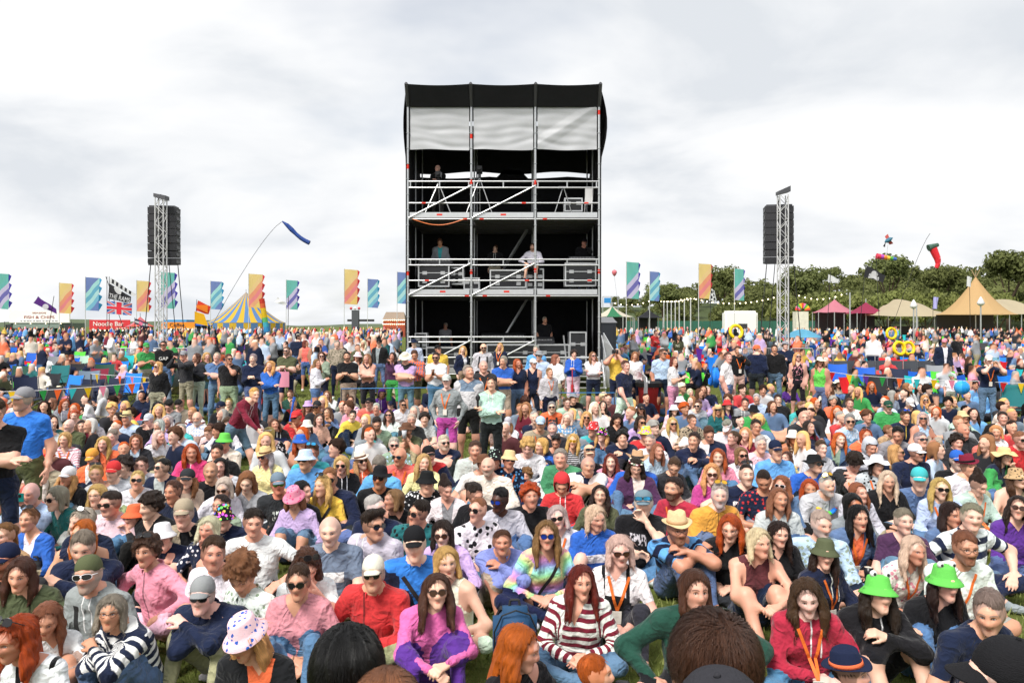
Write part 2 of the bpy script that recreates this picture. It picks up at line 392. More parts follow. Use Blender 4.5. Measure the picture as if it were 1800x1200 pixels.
def build_body(pose, rg, fem, lod, bulk, wt, look, child=False, gar=''):
    j = pose_joints(pose, rg, fem); S = Sdf((.0135, .016, .022)[lod])
    up, lat, fwd, P, N = j['up'], j['lat'], j['fwd'], j['P'], j['N']
    b = bulk; w_ = wt
    C = P + (N - P) * .6
    S.add(P - lat * .075, P + lat * .075, .108 * w_, .108 * w_, 'P', .04, .04)
    for s in (-1, 1):
        S.add(P + up * .09 + lat * s * .05, C + lat * s * .06, (.098 if fem else .104) * w_ + b, .102 * w_ ** .7 + b, 'T')
        S.add(C + lat * s * .06, N - up * .08 + lat * s * .075, .102 * w_ ** .6 + b, .075 + b, 'T')
    if w_ > 1.08: S.add(P + up * .13 + fwd * .05, P + up * .2 + fwd * .04, .1 * w_ + b, .1 * w_ + b, 'T')
    if fem and not child:
        for s in (-1, 1): S.add(C + lat * s * .07 + fwd * .055 + up * .01, C + lat * s * .065 + fwd * .04 + up * .06, .062 * w_ ** .5 + b, .05 + b, 'T')
    S.add(N - up * .055 - lat * .07, N - up * .055 + lat * .07, .066 + b * .6, .066 + b * .6, 'T')
    if gar == 'hoodie':
        for s in (-1, 1): S.add(N - fwd * .05 + lat * s * .02 - up * .01, N + lat * s * .078 + fwd * .02 - up * .012, .05, .036, 'T'); S.add(N + lat * s * .078 + fwd * .02 - up * .012, N + lat * s * .03 + fwd * .095 - up * .05, .034, .022, 'T')
    hc = N + up * .14 + fwd * .035 + np.array((0, -.005, .015)); j['HC'] = hc
    S.add(N - up * .03, hc + np.array((0, .02, -.05)), .05 if fem else .056, .045 if fem else .051, 'N')
    for n, s in (('L', -1), ('R', 1)):
        S.add(N - up * .02 + lat * s * .05, j['S'+n], .045 + b * .5, (.05 if fem else .06) + b, 'T')
        m = .86 if fem else 1.0
        S.add(j['S'+n], j['E'+n], .055 * m * w_ ** .5 + b, .043 * m + b, 'A', .02, .5); S.add(j['E'+n], j['W'+n], .044 * m + b, .029 * m + b * .6, 'A', .5, 1.0)
        S.add(j['H'+n], j['K'+n], .088 * w_ ** .7, .062, 'L', .06, .5); S.add(j['K'+n], j['A'+n], .06, .042, 'L', .5, 1.0)
        kd = j['A'+n] - j['K'+n]; ft = np.array((fwd[0] * .3 + s * .15, -1, 0)); ft /= np.linalg.norm(ft)
        if kd[2] > -.15: ft = np.array((-s * .8, -.5, 0.))
        a = j['A'+n] + np.array((0, 0, -.035)); S.add(a - ft * .035, a + ft * .15 + np.array((0, 0, -.012)), .045, .036, 'L', 1.1, 1.2)
    hL = (.025, .034, .047)[lod]
    V, Q, part, val = S.surf(hL, fold=(.0055, .005, 0)[lod] , ph=rg.uniform(0, 6))
    arm = np.where(part == 'A', val, 0.0); leg = np.where((part == 'L') | (part == 'P'), val, 0.0); ish = (part == 'N').astype(float)
    cnt = np.bincount(Q.ravel(), minlength=len(V)) * 2.0 + 1e-9
    def smooth(a, n=2):
        for _ in range(n):
            acc = np.zeros(len(V))
            for c_ in range(4): acc += np.bincount(Q[:, c_], a[Q[:, (c_ + 1) % 4]] + a[Q[:, (c_ + 3) % 4]], len(V))
            a = .4 * a + .6 * acc / cnt
        return a
    arm, leg, ish = smooth(arm), smooth(leg), smooth(ish, 1)
    rel = V - P; tco = np.stack([rel @ lat, -(rel @ fwd), rel @ up], 1)
    hco = np.full_like(V, 1.0)
    Vs, Qs, A_, L_, I_, TC, HCO = [V], [Q], [arm], [leg], [ish], [tco], [hco]; off = len(V)
    if gar in ('polo', 'shirt', 'rolled', 'shortshirt', 'fleece', 'jacket', 'coat', 'gilet'):
        cv, cq = [], []; n = 14; tall = gar in ('fleece', 'jacket', 'coat', 'gilet')
        for r_, z_ in (((.064, -.035), (.068, .03), (.074, .032), (.079, -.03)) if tall else ((.064, -.02), (.064, .018), (.07, .02), (.094, -.026))):
            for i in range(n + 1):
                t = math.pi * (-.5 + .16) + (2 * math.pi - .32 * math.pi) * i / n; q = 1 + .12 * (1 - min(i, n - i) / n * 2) * (r_ > .07)
                cv.append(N + lat * math.cos(t) * r_ * q - fwd * math.sin(t) * r_ * q * 1.05 + up * (z_ + .012 * math.sin(t)) - up * .005)
        for k_ in range(3): cq += [(k_ * (n + 1) + i, k_ * (n + 1) + i + 1, (k_ + 1) * (n + 1) + i + 1, (k_ + 1) * (n + 1) + i) for i in range(n)]
        cv, cq = np.array(cv), np.array(cq); Vs.append(cv); Qs.append(cq + off); off += len(cv); z0 = np.zeros(len(cv))
        A_.append(z0); L_.append(z0); I_.append(z0); TC.append(np.tile((.1, .05, .2), (len(cv), 1))); HCO.append(np.full((len(cv), 3), 1.0))
    # hands
    cur = 1 if pose in ('h', 'p', 'sp', 'k', 'x', 'q', 'sh', 'sd') else 0
    for n, s in (('L', -1), ('R', 1)):
        hv, hq = HANDS[(cur, lod)]; d = j['W'+n] - j['E'+n]
        if pose == 'l': d = np.array((s * .3, .5, -.1))
        if pose in ('c', 'n', 'ch'): d = d / np.linalg.norm(d) + np.array((-s * .5, -.2, -.25))
        zh = {'h': -fwd + up * .2, 'p': np.array((s * 1., 0, .2)), 'sp': np.array((s * 1., 0, .2)), 'sh': np.array((s, 0, .6))}.get(pose, fwd * .5 + np.array((0, 0, 1.))) if pose[0] != 's' or pose in ('sp', 'sh', 'sx') else np.array((s * 1., 0, 0))
        B = basis(d, zh); v = hv.copy()
        if (B[:, 1] @ (np.array((-s, -.6, .4)))) < 0: v[:, 1] *= -1; hq = hq[:, ::-1]
        v = v @ B.T * (.94 if fem else 1.04) + j['W'+n]
        Vs.append(v); Qs.append(hq + off); off += len(v)
        A_.append(np.full(len(v), 2.0)); L_.append(np.zeros(len(v))); I_.append(np.ones(len(v))); TC.append(np.full((len(v), 3), 1.0)); HCO.append(np.full((len(v), 3), 1.0))
    # head
    hv, hq = HEADS[(1 if fem else 0, lod)]; v = hv.copy()
    sx, sy, sz, jaw = (1 + rg.gauss(0, .03) for _ in range(4))
    sx *= .92; sy *= .93; sz *= .93
    if fem: sx *= .965; sy *= .97; sz *= .965
    hs = np.array((sx * (1 + .5 * max(0, w_ - 1)), sy, sz))
    if child: hs = hs * 1.1
    v[:, 0] *= 1 + (jaw - 1) * 1.5 * np.clip(-v[:, 2] / .1, 0, 1); v[:, 1] += np.where((np.abs(v[:, 0]) < .02) & (v[:, 1] < -.095), rg.gauss(0, .003), 0)
    Rm = eul(*look); M = np.eye(4); M[:3, :3] = Rm @ np.diag(hs); M[:3, 3] = hc
    Vs.append((v * hs) @ Rm.T + hc); Qs.append(hq + off)
    A_.append(np.zeros(len(v))); L_.append(np.zeros(len(v))); I_.append(np.ones(len(v))); TC.append(np.full((len(v), 3), 1.0)); HCO.append(hv)
    return np.concatenate(Vs), np.concatenate(Qs), np.concatenate(A_), np.concatenate(L_), np.concatenate(I_), np.concatenate(TC), np.concatenate(HCO), j, S, M

# ------------------------------------------------------------------ hair
def hair_mesh(style, h, seed, hat=False):
    rg = random.Random(seed); ph = rg.uniform(0, 6)
    lo, hi = np.array((-.2, -.17, -.36)), np.array((.2, .24, .24))
    if style in ('sh', 'bz', 'fr', 'up', 'qf'): lo[2] = -.13
    P = gridpts(lo, hi, h); x, y, z = P[..., 0], P[..., 1], P[..., 2]
    th = np.arctan2(x, y + .02)
    thick = {'sh': .017, 'bz': .008, 'fr': .009, 'bo': .016, 'lo': .0135, 'wa': .018, 'po': .013, 'cu': .042, 'up': .014, 'qf': .022}[style]
    base = eld(P, (0, .014, .035), (.075 + thick, .094 + thick, .086 + thick))
    if style in ('sh', 'bz', 'qf', 'po', 'up', 'fr'):      # thin at the hairline and temples, full on the crown
        wq = np.clip((z - .045) / .06, 0, 1) * .6 + np.clip((y + .075) / .1, 0, 1) * .6; base = eld(P, (0, .014, .035), (.075 + .0045, .094 + .0045, .086 + .0045)) - (thick - .0045) * np.clip(wq, .0, 1.0)
    d = base; k = .014
    def un(q): nonlocal d; d = -k * np.log(np.exp(-np.clip(d, -.3, .3) / k) + np.exp(-np.clip(q, -.3, .3) / k))
    if style in ('bo', 'lo', 'wa'):
        L = {'bo': -.115, 'lo': -.27, 'wa': -.25}[style] * rg.uniform(.85, 1.1); r1 = {'bo': .032, 'lo': .03, 'wa': .042}[style]
        for s in (-1, 1):
            e_ = (s * (.094 if style == 'bo' else .104), -.01, max(L, -.13)); un(rcd(P, (s * .076, .028, .045), e_, .03, r1 * .9)[0])
            if style != 'bo': un(rcd(P, e_, (s * (.1 + rg.uniform(-.02, .02)), -.045, L), r1, r1 * .4)[0]); un(rcd(P, (s * .09, .03, -.05), (s * (.1 + rg.uniform(-.01, .03)), .03, L * rg.uniform(.8, 1.05)), .04, .018)[0])
        un(rcd(P, (0, .05, .03), (0, .07 if style == 'bo' else .085, L * .8), .085, .07)[0])
    if style == 'po':
        un(rcd(P, (0, .1, .06), (rg.uniform(-.03, .03), .145, .03), .03, .034)[0]); un(rcd(P, (0, .145, .03), (rg.uniform(-.05, .05), .135, -.15), .034, .014)[0])
    if style == 'up': un(rcd(P, (0, .07, .135), (0, .085, .15), .045, .042)[0])
    if style == 'qf': un(rcd(P, (-.04, -.065, .115), (.05, -.055, .12), .032, .028)[0])
    amp = {'cu': .011, 'wa': .006, 'bz': .001, 'fr': .0015}.get(style, .004)
    if style == 'cu': d = d + amp * (wob(P, 62, ph) * .8 + wob(P, 105, ph + 2) * .5)
    else: d = d + amp * (np.sin(17 * th + 2.2 * np.sin(z * 19 + ph) + ph) * .7 + np.sin(31 * th + 2 * np.sin(z * 27 + 2 * ph)) * .45 + .5 * wob(P, 26 if style != 'wa' else 44, ph))
    # the face stays clear
    part = rg.uniform(-.03, .03)
    fz = {'sh': .073, 'qf': .085, 'bz': .075, 'fr': .075, 'cu': .075, 'po': .08, 'up': .08}.get(style, rg.choice((.076, .09, .084)))
    cz = fz - .115 + .01 * np.cos(8 * (x - part))
    cut = np.sqrt(((x - part * .5) / .074) ** 2 + ((z - cz) / .115) ** 2) - 1
    d = np.maximum(d, -np.maximum(cut * .06, (y + .028)))
    if style in ('bo', 'lo', 'wa'): d = np.maximum(d, -np.maximum(np.maximum(np.abs(x) - .07, y - np.where(z < -.075, .085, .02)), z + .045))
    if style in ('bo', 'lo', 'wa'): d = np.maximum(d, -np.maximum(np.sqrt((x / .055) ** 2 + ((z + .13) / .13) ** 2) * .05 - .05, y + .02))
    if style in ('sh', 'bz', 'fr', 'po', 'up', 'qf', 'cu'):
        nz = -.035 - .055 * np.clip(y / .08, -.5, 1.0)
        if style == 'po': nz = nz - 0 * y; nz = np.where(y > .1, -.3, nz)
        d = np.maximum(d, nz - z)
        for s in (-1, 1): d = np.maximum(d, -eld(P, (s * .085, .002, -.02), (.03, .034, .042)))
        d = np.maximum(d, -np.maximum(y + .035, z - (.045)))
    if style == 'fr':       # bald on top
        d = np.maximum(d, z - (.045 + .1 * np.clip(y, -.1, .1)) - .012 * np.sin(9 * th + ph))
    if hat: d = np.maximum(d, np.maximum(z - .03, base + .006)) if style in ('sh', 'bz', 'fr') else np.maximum(d, np.maximum(z - .045, np.where(z > .02, base + thick - .004, -1.0)))
    V, Q = surface_nets(d, lo, h)
    return V, Q
def strands(V, Q, n, seed, style):
    """thin locks lying along the hair, so that its outline and surface break up"""
    rr = np.random.RandomState(seed + 3); e1 = V[Q[:, 2]] - V[Q[:, 0]]; e2 = V[Q[:, 3]] - V[Q[:, 1]]; nf = np.cross(e1, e2)
    ar = np.linalg.norm(nf, axis=1); nf = nf / (ar[:, None] + 1e-12); c = V[Q].mean(1)
    ok = (nf * (c - np.array((0, .02, -.0)))).sum(1) > 0; k = rr.choice(np.where(ok)[0], n, p=ar[ok] / ar[ok].sum()); p, nn = c[k], nf[k]
    fl = np.stack([p[:, 0] * 1.6, (p[:, 1] - .045) * 1.5, np.full(n, -.05) - .4 * (p[:, 2] < .06)], 1) + rr.randn(n, 3) * (.05 if style == 'cu' else .018)
    d = fl - nn * (fl * nn).sum(1)[:, None]; d /= np.linalg.norm(d, axis=1)[:, None] + 1e-9; sd_ = np.cross(nn, d)
    L = rr.uniform(.025, .06, n)[:, None] * (1.5 if style in ('lo', 'wa', 'bo') else .8); w_ = rr.uniform(.0012, .003, n)[:, None]
    q0 = p + nn * .0005; q1 = p + d * L * .5 + nn * (rr.uniform(.0012, .004, n)[:, None] - (L * .5) ** 2 / .2); q2 = p + d * L + nn * (rr.uniform(-.002, .004, n)[:, None] - L ** 2 / .2)
    W = np.stack([q0 - sd_ * w_, q0 + sd_ * w_, q1 + sd_ * w_, q1 - sd_ * w_, q2 + sd_ * w_ * .25, q2 - sd_ * w_ * .25], 1).reshape(-1, 3)
    b = len(V) + 6 * np.arange(n)[:, None]; q = np.concatenate([b + np.array((0, 1, 2, 3)), b + np.array((3, 2, 4, 5))])
    return np.concatenate([V, W]), np.concatenate([Q, q])
HAIR = {}
def get_hair(style, lod, var, hat=False):
    key = (style, lod, var, hat)
    if key not in HAIR:
        V, Q = hair_mesh(style, (.0088, .0135, .0205)[lod], var * 13 + 5, hat)
        if style not in ('bz', 'fr'): V, Q = strands(V, Q, (650, 200, 40)[lod], var, style)
        HAIR[key] = np_mesh('hair', V, Q)
    return HAIR[key]

# ------------------------------------------------------------------ hats, glasses
HATS = {}
def hat_mesh(kind):
    if kind in HATS: return HATS[kind]
    m = MB(); c = (0, .012, 0); sx, sy = .92, 1.1
    def dome(r, z0, z1, n=24, rows=7):
        return [(r * math.cos(t * math.pi / 2) ** .8 + .001, z0 + (z1 - z0) * math.sin(t * math.pi / 2)) for t in [i / rows for i in range(rows + 1)]]
    if kind in ('cap', 'capback', 'visor'):
        if kind == 'visor': m.lathe([(.094, .04), (.0965, .04), (.0955, .078), (.093, .078)], 28, c, sx, sy, cap=False)
        else: m.lathe([(.093, .03)] + dome(.0965, .045, .142), 28, c, sx, sy)
        s = 1 if kind == 'capback' else -1
        def brim(th):
            def f(u, v):
                a = (u - .5) * 2.0; x = .082 * math.sin(a * .98) * (1 - .02 * v); y0 = .1 * math.cos(a * .95); q = math.sqrt(max(0, 1 - (2 * u - 1) ** 2)) ** .7
                return (x, c[1] + s * (y0 + v * .082 * q) * 1.0, .048 - .028 * v * q - .02 * (2 * u - 1) ** 2 - th)
            return f
        m.grid(brim(0), 14, 4); m.grid(brim(.004), 14, 4)
        if kind == 'cap': m.lathe([(.008, .141), (.006, .147), (.001, .148)], 8, c)
    elif kind in ('bucket', 'frog'):
        m.lathe([(.012, .139), (.05, .137), (.072, .131), (.08, .12), (.094, .058), (.099, .05), (.122, .028), (.142, .008), (.1425, .004), (.12, .022), (.097, .045), (.09, .056)], 36, c, .93, 1.08)
    elif kind in ('sunhat', 'boonie'):
        n = 44; prof = [(.012, .142), (.05, .14), (.075, .13), (.088, .1), (.095, .058), (.1, .052), (.14, .046), (.185 if kind == 'sunhat' else .155, .034), (.186 if kind == 'sunhat' else .156, .03), (.14, .041), (.094, .05)]
        m.lathe(prof, n, c, .95, 1.05)
        m.v = [(x, y, z + (.02 * math.sin(3 * math.atan2(y, x) + 1) + .012 * math.sin(5 * math.atan2(y, x))) * max(0, (math.hypot(x, y) - .1) / .08)) for x, y, z in m.v]
    elif kind in ('trilby', 'cowboy'):
        br = .138 if kind == 'trilby' else .175
        m.lathe([(.012, .15), (.04, .152), (.066, .158), (.078, .15), (.092, .062), (.096, .056), (br - .02, .052), (br, .056), (br + .001, .052), (br - .02, .047), (.092, .05)], 40, c, .93, 1.1)
        cu = .02 if kind == 'trilby' else .055
        m.v = [(x, y, z + (cu * (abs(x) / br) ** 2 - .02 * (y < -.05) * max(0, (-y - .1) / .06) if math.hypot(x, y) > .1 else -.022 * math.exp(-(x / .03) ** 2) * (z > .13))) for x, y, z in m.v]
    elif kind == 'beanie': m.lathe([(.092, .02), (.099, .022), (.1, .05), (.096, .052)] + dome(.097, .055, .152), 28, c, sx, sy)
    elif kind == 'hood': 
        m.lathe([(.1, -.1), (.112, -.04), (.112, .03)] + dome(.112, .04, .155), 28, (0, .03, 0), .95, 1.1)
        m.f = [f for f in m.f if not (sum(m.v[i][1] for i in f) / len(f) < -.035 and sum(m.v[i][2] for i in f) / len(f) < .085)]; m.m = [0] * len(m.f)
    elif kind == 'band': m.lathe([(.0935, .07), (.0955, .07), (.095, .092), (.092, .092)], 28, (0, .015, .0), .93, 1.12, cap=False)
    HATS[kind] = m.mesh('hat', True); return HATS[kind]
def extra_mesh(kind):
    if kind in HATS: return HATS[kind]
    m = MB()
    if kind == 'hatband': m.lathe([(.0945, .058), (.0965, .058), (.0925, .084), (.0905, .084)], 36, (0, .012, 0), .93, 1.1, cap=False)
    elif kind == 'frogeyes':
        for s in (1,):
            for mi, r, o in ((0, .026, 0), (1, .012, -.019)):
                m.mi = mi; m.lathe([(max(.001, r * math.sin(t)), -r * math.cos(t)) for t in [i * math.pi / 7 for i in range(8)]], 12, (0, -.02 + o, .145))
    elif kind in ('sun', 'wrap', 'round'):
        hw, hh = {'sun': (.0275, .0215), 'wrap': (.033, .019), 'round': (.024, .024)}[kind]
        for s in (-1, 1):
            cx = s * .0325; n = 16
            ring = lambda k, q, dy: [(cx + q * hw * abs(math.cos(t)) ** .8 * (1 if math.cos(t) > 0 else -1), -.1135 + dy + .5 * (abs(cx + q * hw * math.cos(t)) ** 2) / .1, .003 + q * hh * abs(math.sin(t)) ** .8 * (1 if math.sin(t) > 0 else -1)) for t in [2 * math.pi * i / n for i in range(n)]]
            m.mi = 1; m.add(ring(n, .98, -.001), [tuple(range(n))[::-1]])
            m.mi = 0; a, b = ring(n, 1.0, -.004), ring(n, 1.13, -.003)
            m.add(a + b, [(i, (i + 1) % n, n + (i + 1) % n, n + i) for i in range(n)])
            m.bar((s * (.0325 + hw), -.096, .012), (s * .083, .02, .01), .003, 5)
        m.bar((-.008, -.117, .008), (.008, -.117, .008), .003, 5)
    elif kind == 'glasses':
        for s in (-1, 1):
            pts = [(s * .0325 + .024 * math.cos(t), -.111 + .5 * (s * .0325 + .024 * math.cos(t)) ** 2 / .1, .001 + .018 * math.sin(t)) for t in [2 * math.pi * i / 14 for i in range(15)]]
            m.tube(pts, .0016, 4); m.bar((s * .057, -.095, .008), (s * .083, .02, .008), .002, 4)
        m.bar((-.0085, -.112, .005), (.0085, -.112, .005), .0018, 4)
    elif kind == 'flowers':
        rr = random.Random(4)
        for i in range(16):
            t = 2 * math.pi * i / 16; m.mi = i % 4
            m.lathe([(.003, -.012), (.017, -.004), (.019, .006), (.004, .009)], 7, (.095 * .95 * math.cos(t), .015 + .108 * math.sin(t), .082 + rr.uniform(-.008, .012)))
    elif kind == 'lei':
        rr = random.Random(4)
        for i in range(26):
            t = 2 * math.pi * i / 26; m.mi = (i // 3) % 4
            m.lathe([(.004, -.02), (.024, -.008), (.026, .008), (.005, .016)], 7, (.115 * math.cos(t), .02 + .125 * math.sin(t), rr.uniform(-.008, .008)))
    HATS[kind] = m.mesh(kind, True); return HATS[kind]

# ------------------------------------------------------------------ person material: one shader, coloured by each person's own properties
def person_material():
    N = NT('person_surface'); m, mix, step = N.m, N.mix, N.step
    arm = N.attr('arm').outputs['Fac']; leg = N.attr('leg').outputs['Fac']; ish = N.attr('ish').outputs['Fac']
    tx, ty, tz = N.xyz(N.attr('tco').outputs['Vector']); hx, hy, hz = N.xyz(N.attr('hco').outputs['Vector'])
    oc = lambda n: N.attr(n, 'OBJECT').outputs['Color']; of = lambda n: N.attr(n, 'OBJECT').outputs['Fac']
    ctop, ctop2, cbot, cskin, chair, cshoe = (oc(n) for n in ('c_top', 'c_top2', 'c_bot', 'c_skin', 'c_hair', 'c_shoe'))
    sleeve, leglen, pat, nv, beard, scalp, freq, lip = (of(n) for n in ('sleeve', 'leglen', 'pat', 'neckv', 'beard', 'scalp', 'freq', 'lip'))
    ob = N.obco(); rnd = N.n('ShaderNodeObjectInfo').outputs['Random']
    ax = m('ABSOLUTE', tx)
    # skin mask
    front = m('LESS_THAN', ty, 0.02)
    vee = m('MULTIPLY', m('MULTIPLY', nv, m('MAXIMUM', m('SUBTRACT', 1.0, m('DIVIDE', ax, 0.085)), 0.0)), front)
    neck = m('MULTIPLY', step(m('ADD', tz, vee), 0.55), m('LESS_THAN', ax, 0.088)); neck = m('MULTIPLY', neck, m('MULTIPLY', m('MULTIPLY', m('LESS_THAN', tz, 0.62), m('LESS_THAN', arm, 0.01)), m('MULTIPLY', m('LESS_THAN', leg, 0.01), m('GREATER_THAN', ty, -0.125))))
    vest = m('MULTIPLY', m('LESS_THAN', sleeve, 0.0), m('MULTIPLY', step(ax, 0.115), step(tz, 0.36)))
    skin = m('MAXIMUM', m('MAXIMUM', step(ish, 0.5), step(arm, m('MAXIMUM', sleeve, 0.005))), m('MAXIMUM', neck, m('MULTIPLY', vest, m('MULTIPLY', m('LESS_THAN', leg, 0.01), m('LESS_THAN', tz, 0.9)))))
    skin = m('MAXIMUM', skin, m('MULTIPLY', step(leg, leglen), m('LESS_THAN', leg, 1.04)))
    shoe = step(leg, 1.04); bot = step(leg, 0.012)
    # cloth pattern
    isarm = step(arm, 0.004); u = m('ADD', m('MULTIPLY', isarm, m('ADD', m('MULTIPLY', arm, 0.55), 0.03)), m('MULTIPLY', m('SUBTRACT', 1.0, isarm), tz))
    def P_(k): return m('COMPARE', pat, float(k), 0.4)
    sfr = m('FRACT', m('ADD', m('MULTIPLY', u, freq), m('MULTIPLY', N.noise(ob, 9, 2), 0.35)))
    stripes = step(sfr, 0.5, 0.08)
    vo = N.n('ShaderNodeTexVoronoi'); N.set(vo.inputs['Vector'], ob); N.set(vo.inputs['Scale'], m('MULTIPLY', freq, 1.0)); vo.inputs['Randomness'].default_value = 1.0
    blot = m('LESS_THAN', m('ADD', vo.outputs['Distance'], m('MULTIPLY', N.noise(ob, 40, 2), 0.35)), 0.52)
    plaid = m('MAXIMUM', step(m('FRACT', m('MULTIPLY', u, freq)), 0.62), step(m('FRACT', m('MULTIPLY', tx, freq)), 0.62))
    fr2 = m('MULTIPLY', m('LESS_THAN', ty, -0.02), m('SUBTRACT', 1.0, isarm))
    inner = m('MULTIPLY', fr2, m('LESS_THAN', ax, m('ADD', 0.03, m('MULTIPLY', m('MAXIMUM', m('SUBTRACT', tz, 0.1), 0.0), 0.11))))
    logo = m('MULTIPLY', m('MULTIPLY', fr2, m('LESS_THAN', ax, 0.088)), m('MULTIPLY', m('MULTIPLY', step(tz, 0.27), m('LESS_THAN', tz, 0.37)), step(N.noise(N.vec(m('MULTIPLY', tx, 60), m('MULTIPLY', tz, 26), m('MULTIPLY', rnd, 40)), 1.0, 1), 0.5)))
    band = m('MULTIPLY', step(u, 0.25), m('LESS_THAN', u, 0.335))
    block = isarm
    zipl = m('MULTIPLY', fr2, m('LESS_THAN', ax, 0.007))
    dung = m('MULTIPLY', m('SUBTRACT', 1.0, isarm), m('MAXIMUM', m('MULTIPLY', m('LESS_THAN', ax, 0.1), m('LESS_THAN', tz, 0.33)), m('COMPARE', ax, 0.092, 0.014)))
    yoke = step(m('ADD', u, m('MULTIPLY', isarm, 1.0)), 0.36); yoke = m('MULTIPLY', yoke, m('SUBTRACT', 1.0, isarm))
    strings = m('MULTIPLY', fr2, m('MULTIPLY', m('COMPARE', ax, 0.032, 0.005), step(tz, 0.27)))
    pm = None
    for k, v in ((1, stripes), (2, blot), (3, inner), (4, logo), (5, band), (6, plaid), (7, block), (8, zipl), (9, dung), (10, yoke), (11, strings)):
        q = m('MULTIPLY', P_(k), v); pm = q if pm is None else m('ADD', pm, q)
    cloth = mix(pm, ctop, ctop2)
    # rainbow stripes / prints
    hsv = N.n('ShaderNodeCombineColor', mode='HSV'); N.set(hsv.inputs[0], m('FRACT', m('MULTIPLY', u, 4.1))); hsv.inputs[1].default_value = .55; hsv.inputs[2].default_value = .75
    cloth = mix(P_(12), cloth, hsv.outputs[0])
    cuff = m('MULTIPLY', m('COMPARE', arm, m('SUBTRACT', sleeve, 0.03), 0.03), isarm); cuff = m('MAXIMUM', cuff, m('COMPARE', m('SUBTRACT', m('ADD', tz, vee), 0.538), 0.0, 0.012))
    cloth = mix(m('MULTIPLY', cuff, 0.3), cloth, mix(1.0, cloth, (0.35, 0.35, 0.35, 1), 'MULTIPLY'))
    cloth = mix(bot, cloth, cbot); cloth = mix(shoe, cloth, cshoe)
    fab = N.noise(ob, 55, 3, 0.6); big = N.noise(ob, 7, 3, 0.6)
    cloth = mix(1.0, cloth, N.n('ShaderNodeCombineColor').outputs[0], 'MIX') if False else cloth
    sh = m('ADD', 0.84, m('ADD', m('MULTIPLY', fab, 0.16), m('MULTIPLY', big, 0.16))); shc = N.vec(sh, sh, sh)
    cloth = mix(1.0, cloth, shc, 'MULTIPLY')
    # skin with face
    blotch = N.noise(ob, 26, 3, 0.6); sk = mix(m('MULTIPLY', blotch, 0.35), cskin, mix(1.0, cskin, (0.98, 0.74, 0.68, 1), 'MULTIPLY'))
    ahx = m('ABSOLUTE', hx); ff = m('LESS_THAN', hy, -0.03)
    def el(cx, cz, rx, rz, a=ahx): return m('ADD', m('POWER', m('DIVIDE', m('SUBTRACT', a, cx), rx), 2.0), m('POWER', m('DIVIDE', m('SUBTRACT', hz, cz), rz), 2.0))
    inside = lambda e, soft=0.3: m('MULTIPLY', N.step(m('SUBTRACT', 1.0, e), 0.0, soft), ff)
    sk = mix(m('MULTIPLY', inside(el(0.038, -0.032, 0.03, 0.028), 1.2), 0.25), sk, mix(1.0, sk, (1.0, 0.68, 0.62, 1), 'MULTIPLY'))
    sk = mix(m('MULTIPLY', inside(el(0.0, -0.026, 0.016, 0.014), 1.0), 0.12), sk, mix(1.0, sk, (1.0, 0.68, 0.62, 1), 'MULTIPLY'))
    # scalp and beard
    head = m('LESS_THAN', hx, 0.5)
    scm = m('MULTIPLY', m('MULTIPLY', head, N.step(el(0.0, -0.045, 0.07, 0.115), 1.0, 0.12)), m('MULTIPLY', step(hz, -0.05), scalp))
    bn = m('MULTIPLY_ADD', N.noise(ob, 90, 2), 0.6, 0.55, True)
    jawm = m('MULTIPLY', head, N.step(m('SUBTRACT', m('MULTIPLY_ADD', m('MAXIMUM', m('SUBTRACT', ahx, 0.03), 0.0), 0.55, -0.046), hz), 0.0, 0.016))
    jawm = m('MULTIPLY', jawm, m('LESS_THAN', hy, 0.02))
    mous = inside(el(0.0, -0.052, 0.031, 0.009), 0.5)
    bm = m('MULTIPLY', m('MAXIMUM', jawm, mous), m('MULTIPLY', beard, bn))
    hcol = mix(0.25, chair, (0.02, 0.015, 0.012, 1))
    sk = mix(m('MULTIPLY', scm, 0.8), sk, hcol); sk = mix(bm, sk, hcol)
    lips = inside(el(0.0, -0.069, 0.0165, 0.0092), 0.5)
    sk = mix(m('MULTIPLY', lips, m('ADD', 0.62, m('MULTIPLY', lip, 0.35))), sk, mix(1.0, sk, mix(lip, (0.85, 0.5, 0.48, 1), (0.9, 0.12, 0.14, 1)), 'MULTIPLY'))
    sk = mix(m('MULTIPLY', inside(el(0.0, -0.0688, 0.0145, 0.0013), 0.8), 0.5), sk, mix(1.0, sk, (0.25, 0.14, 0.12, 1), 'MULTIPLY'))
    sk = mix(m('MULTIPLY', inside(el(0.031, 0.0045, 0.0165, 0.0086), 0.5), 0.75), sk, mix(1.0, sk, (0.3, 0.2, 0.17, 1), 'MULTIPLY'))
    sk = mix(inside(el(0.031, 0.002, 0.0115, 0.0042), 0.4), sk, (0.5, 0.47, 0.45, 1))
    sk = mix(inside(el(0.031, 0.0022, 0.0055, 0.005), 0.4), sk, mix(step(rnd, 0.5), (0.05, 0.028, 0.016, 1), (0.07, 0.1, 0.13, 1)))
    brz = m('MULTIPLY_ADD', m('POWER', m('DIVIDE', m('SUBTRACT', ahx, 0.03), 0.022), 2.0), -0.005, 0.0265)
    brow = m('MULTIPLY', m('MULTIPLY', N.step(m('SUBTRACT', 0.0042, m('ABSOLUTE', m('SUBTRACT', hz, brz))), 0.0, 0.003), m('COMPARE', ahx, 0.032, 0.021)), ff)
    sk = mix(m('MULTIPLY', brow, 0.7), sk, hcol)
    col = mix(skin, cloth, sk)
    N.set(N.b.inputs['Base Color'], col)
    N.set(N.b.inputs['Roughness'], m('MULTIPLY_ADD', skin, -0.42, 0.9)); N.set(N.b.inputs['Specular IOR Level'], m('MULTIPLY_ADD', skin, 0.2, 0.2))
    N.set(N.b.inputs['Sheen Weight'], m('MULTIPLY', m('SUBTRACT', 1.0, skin), 0.12))
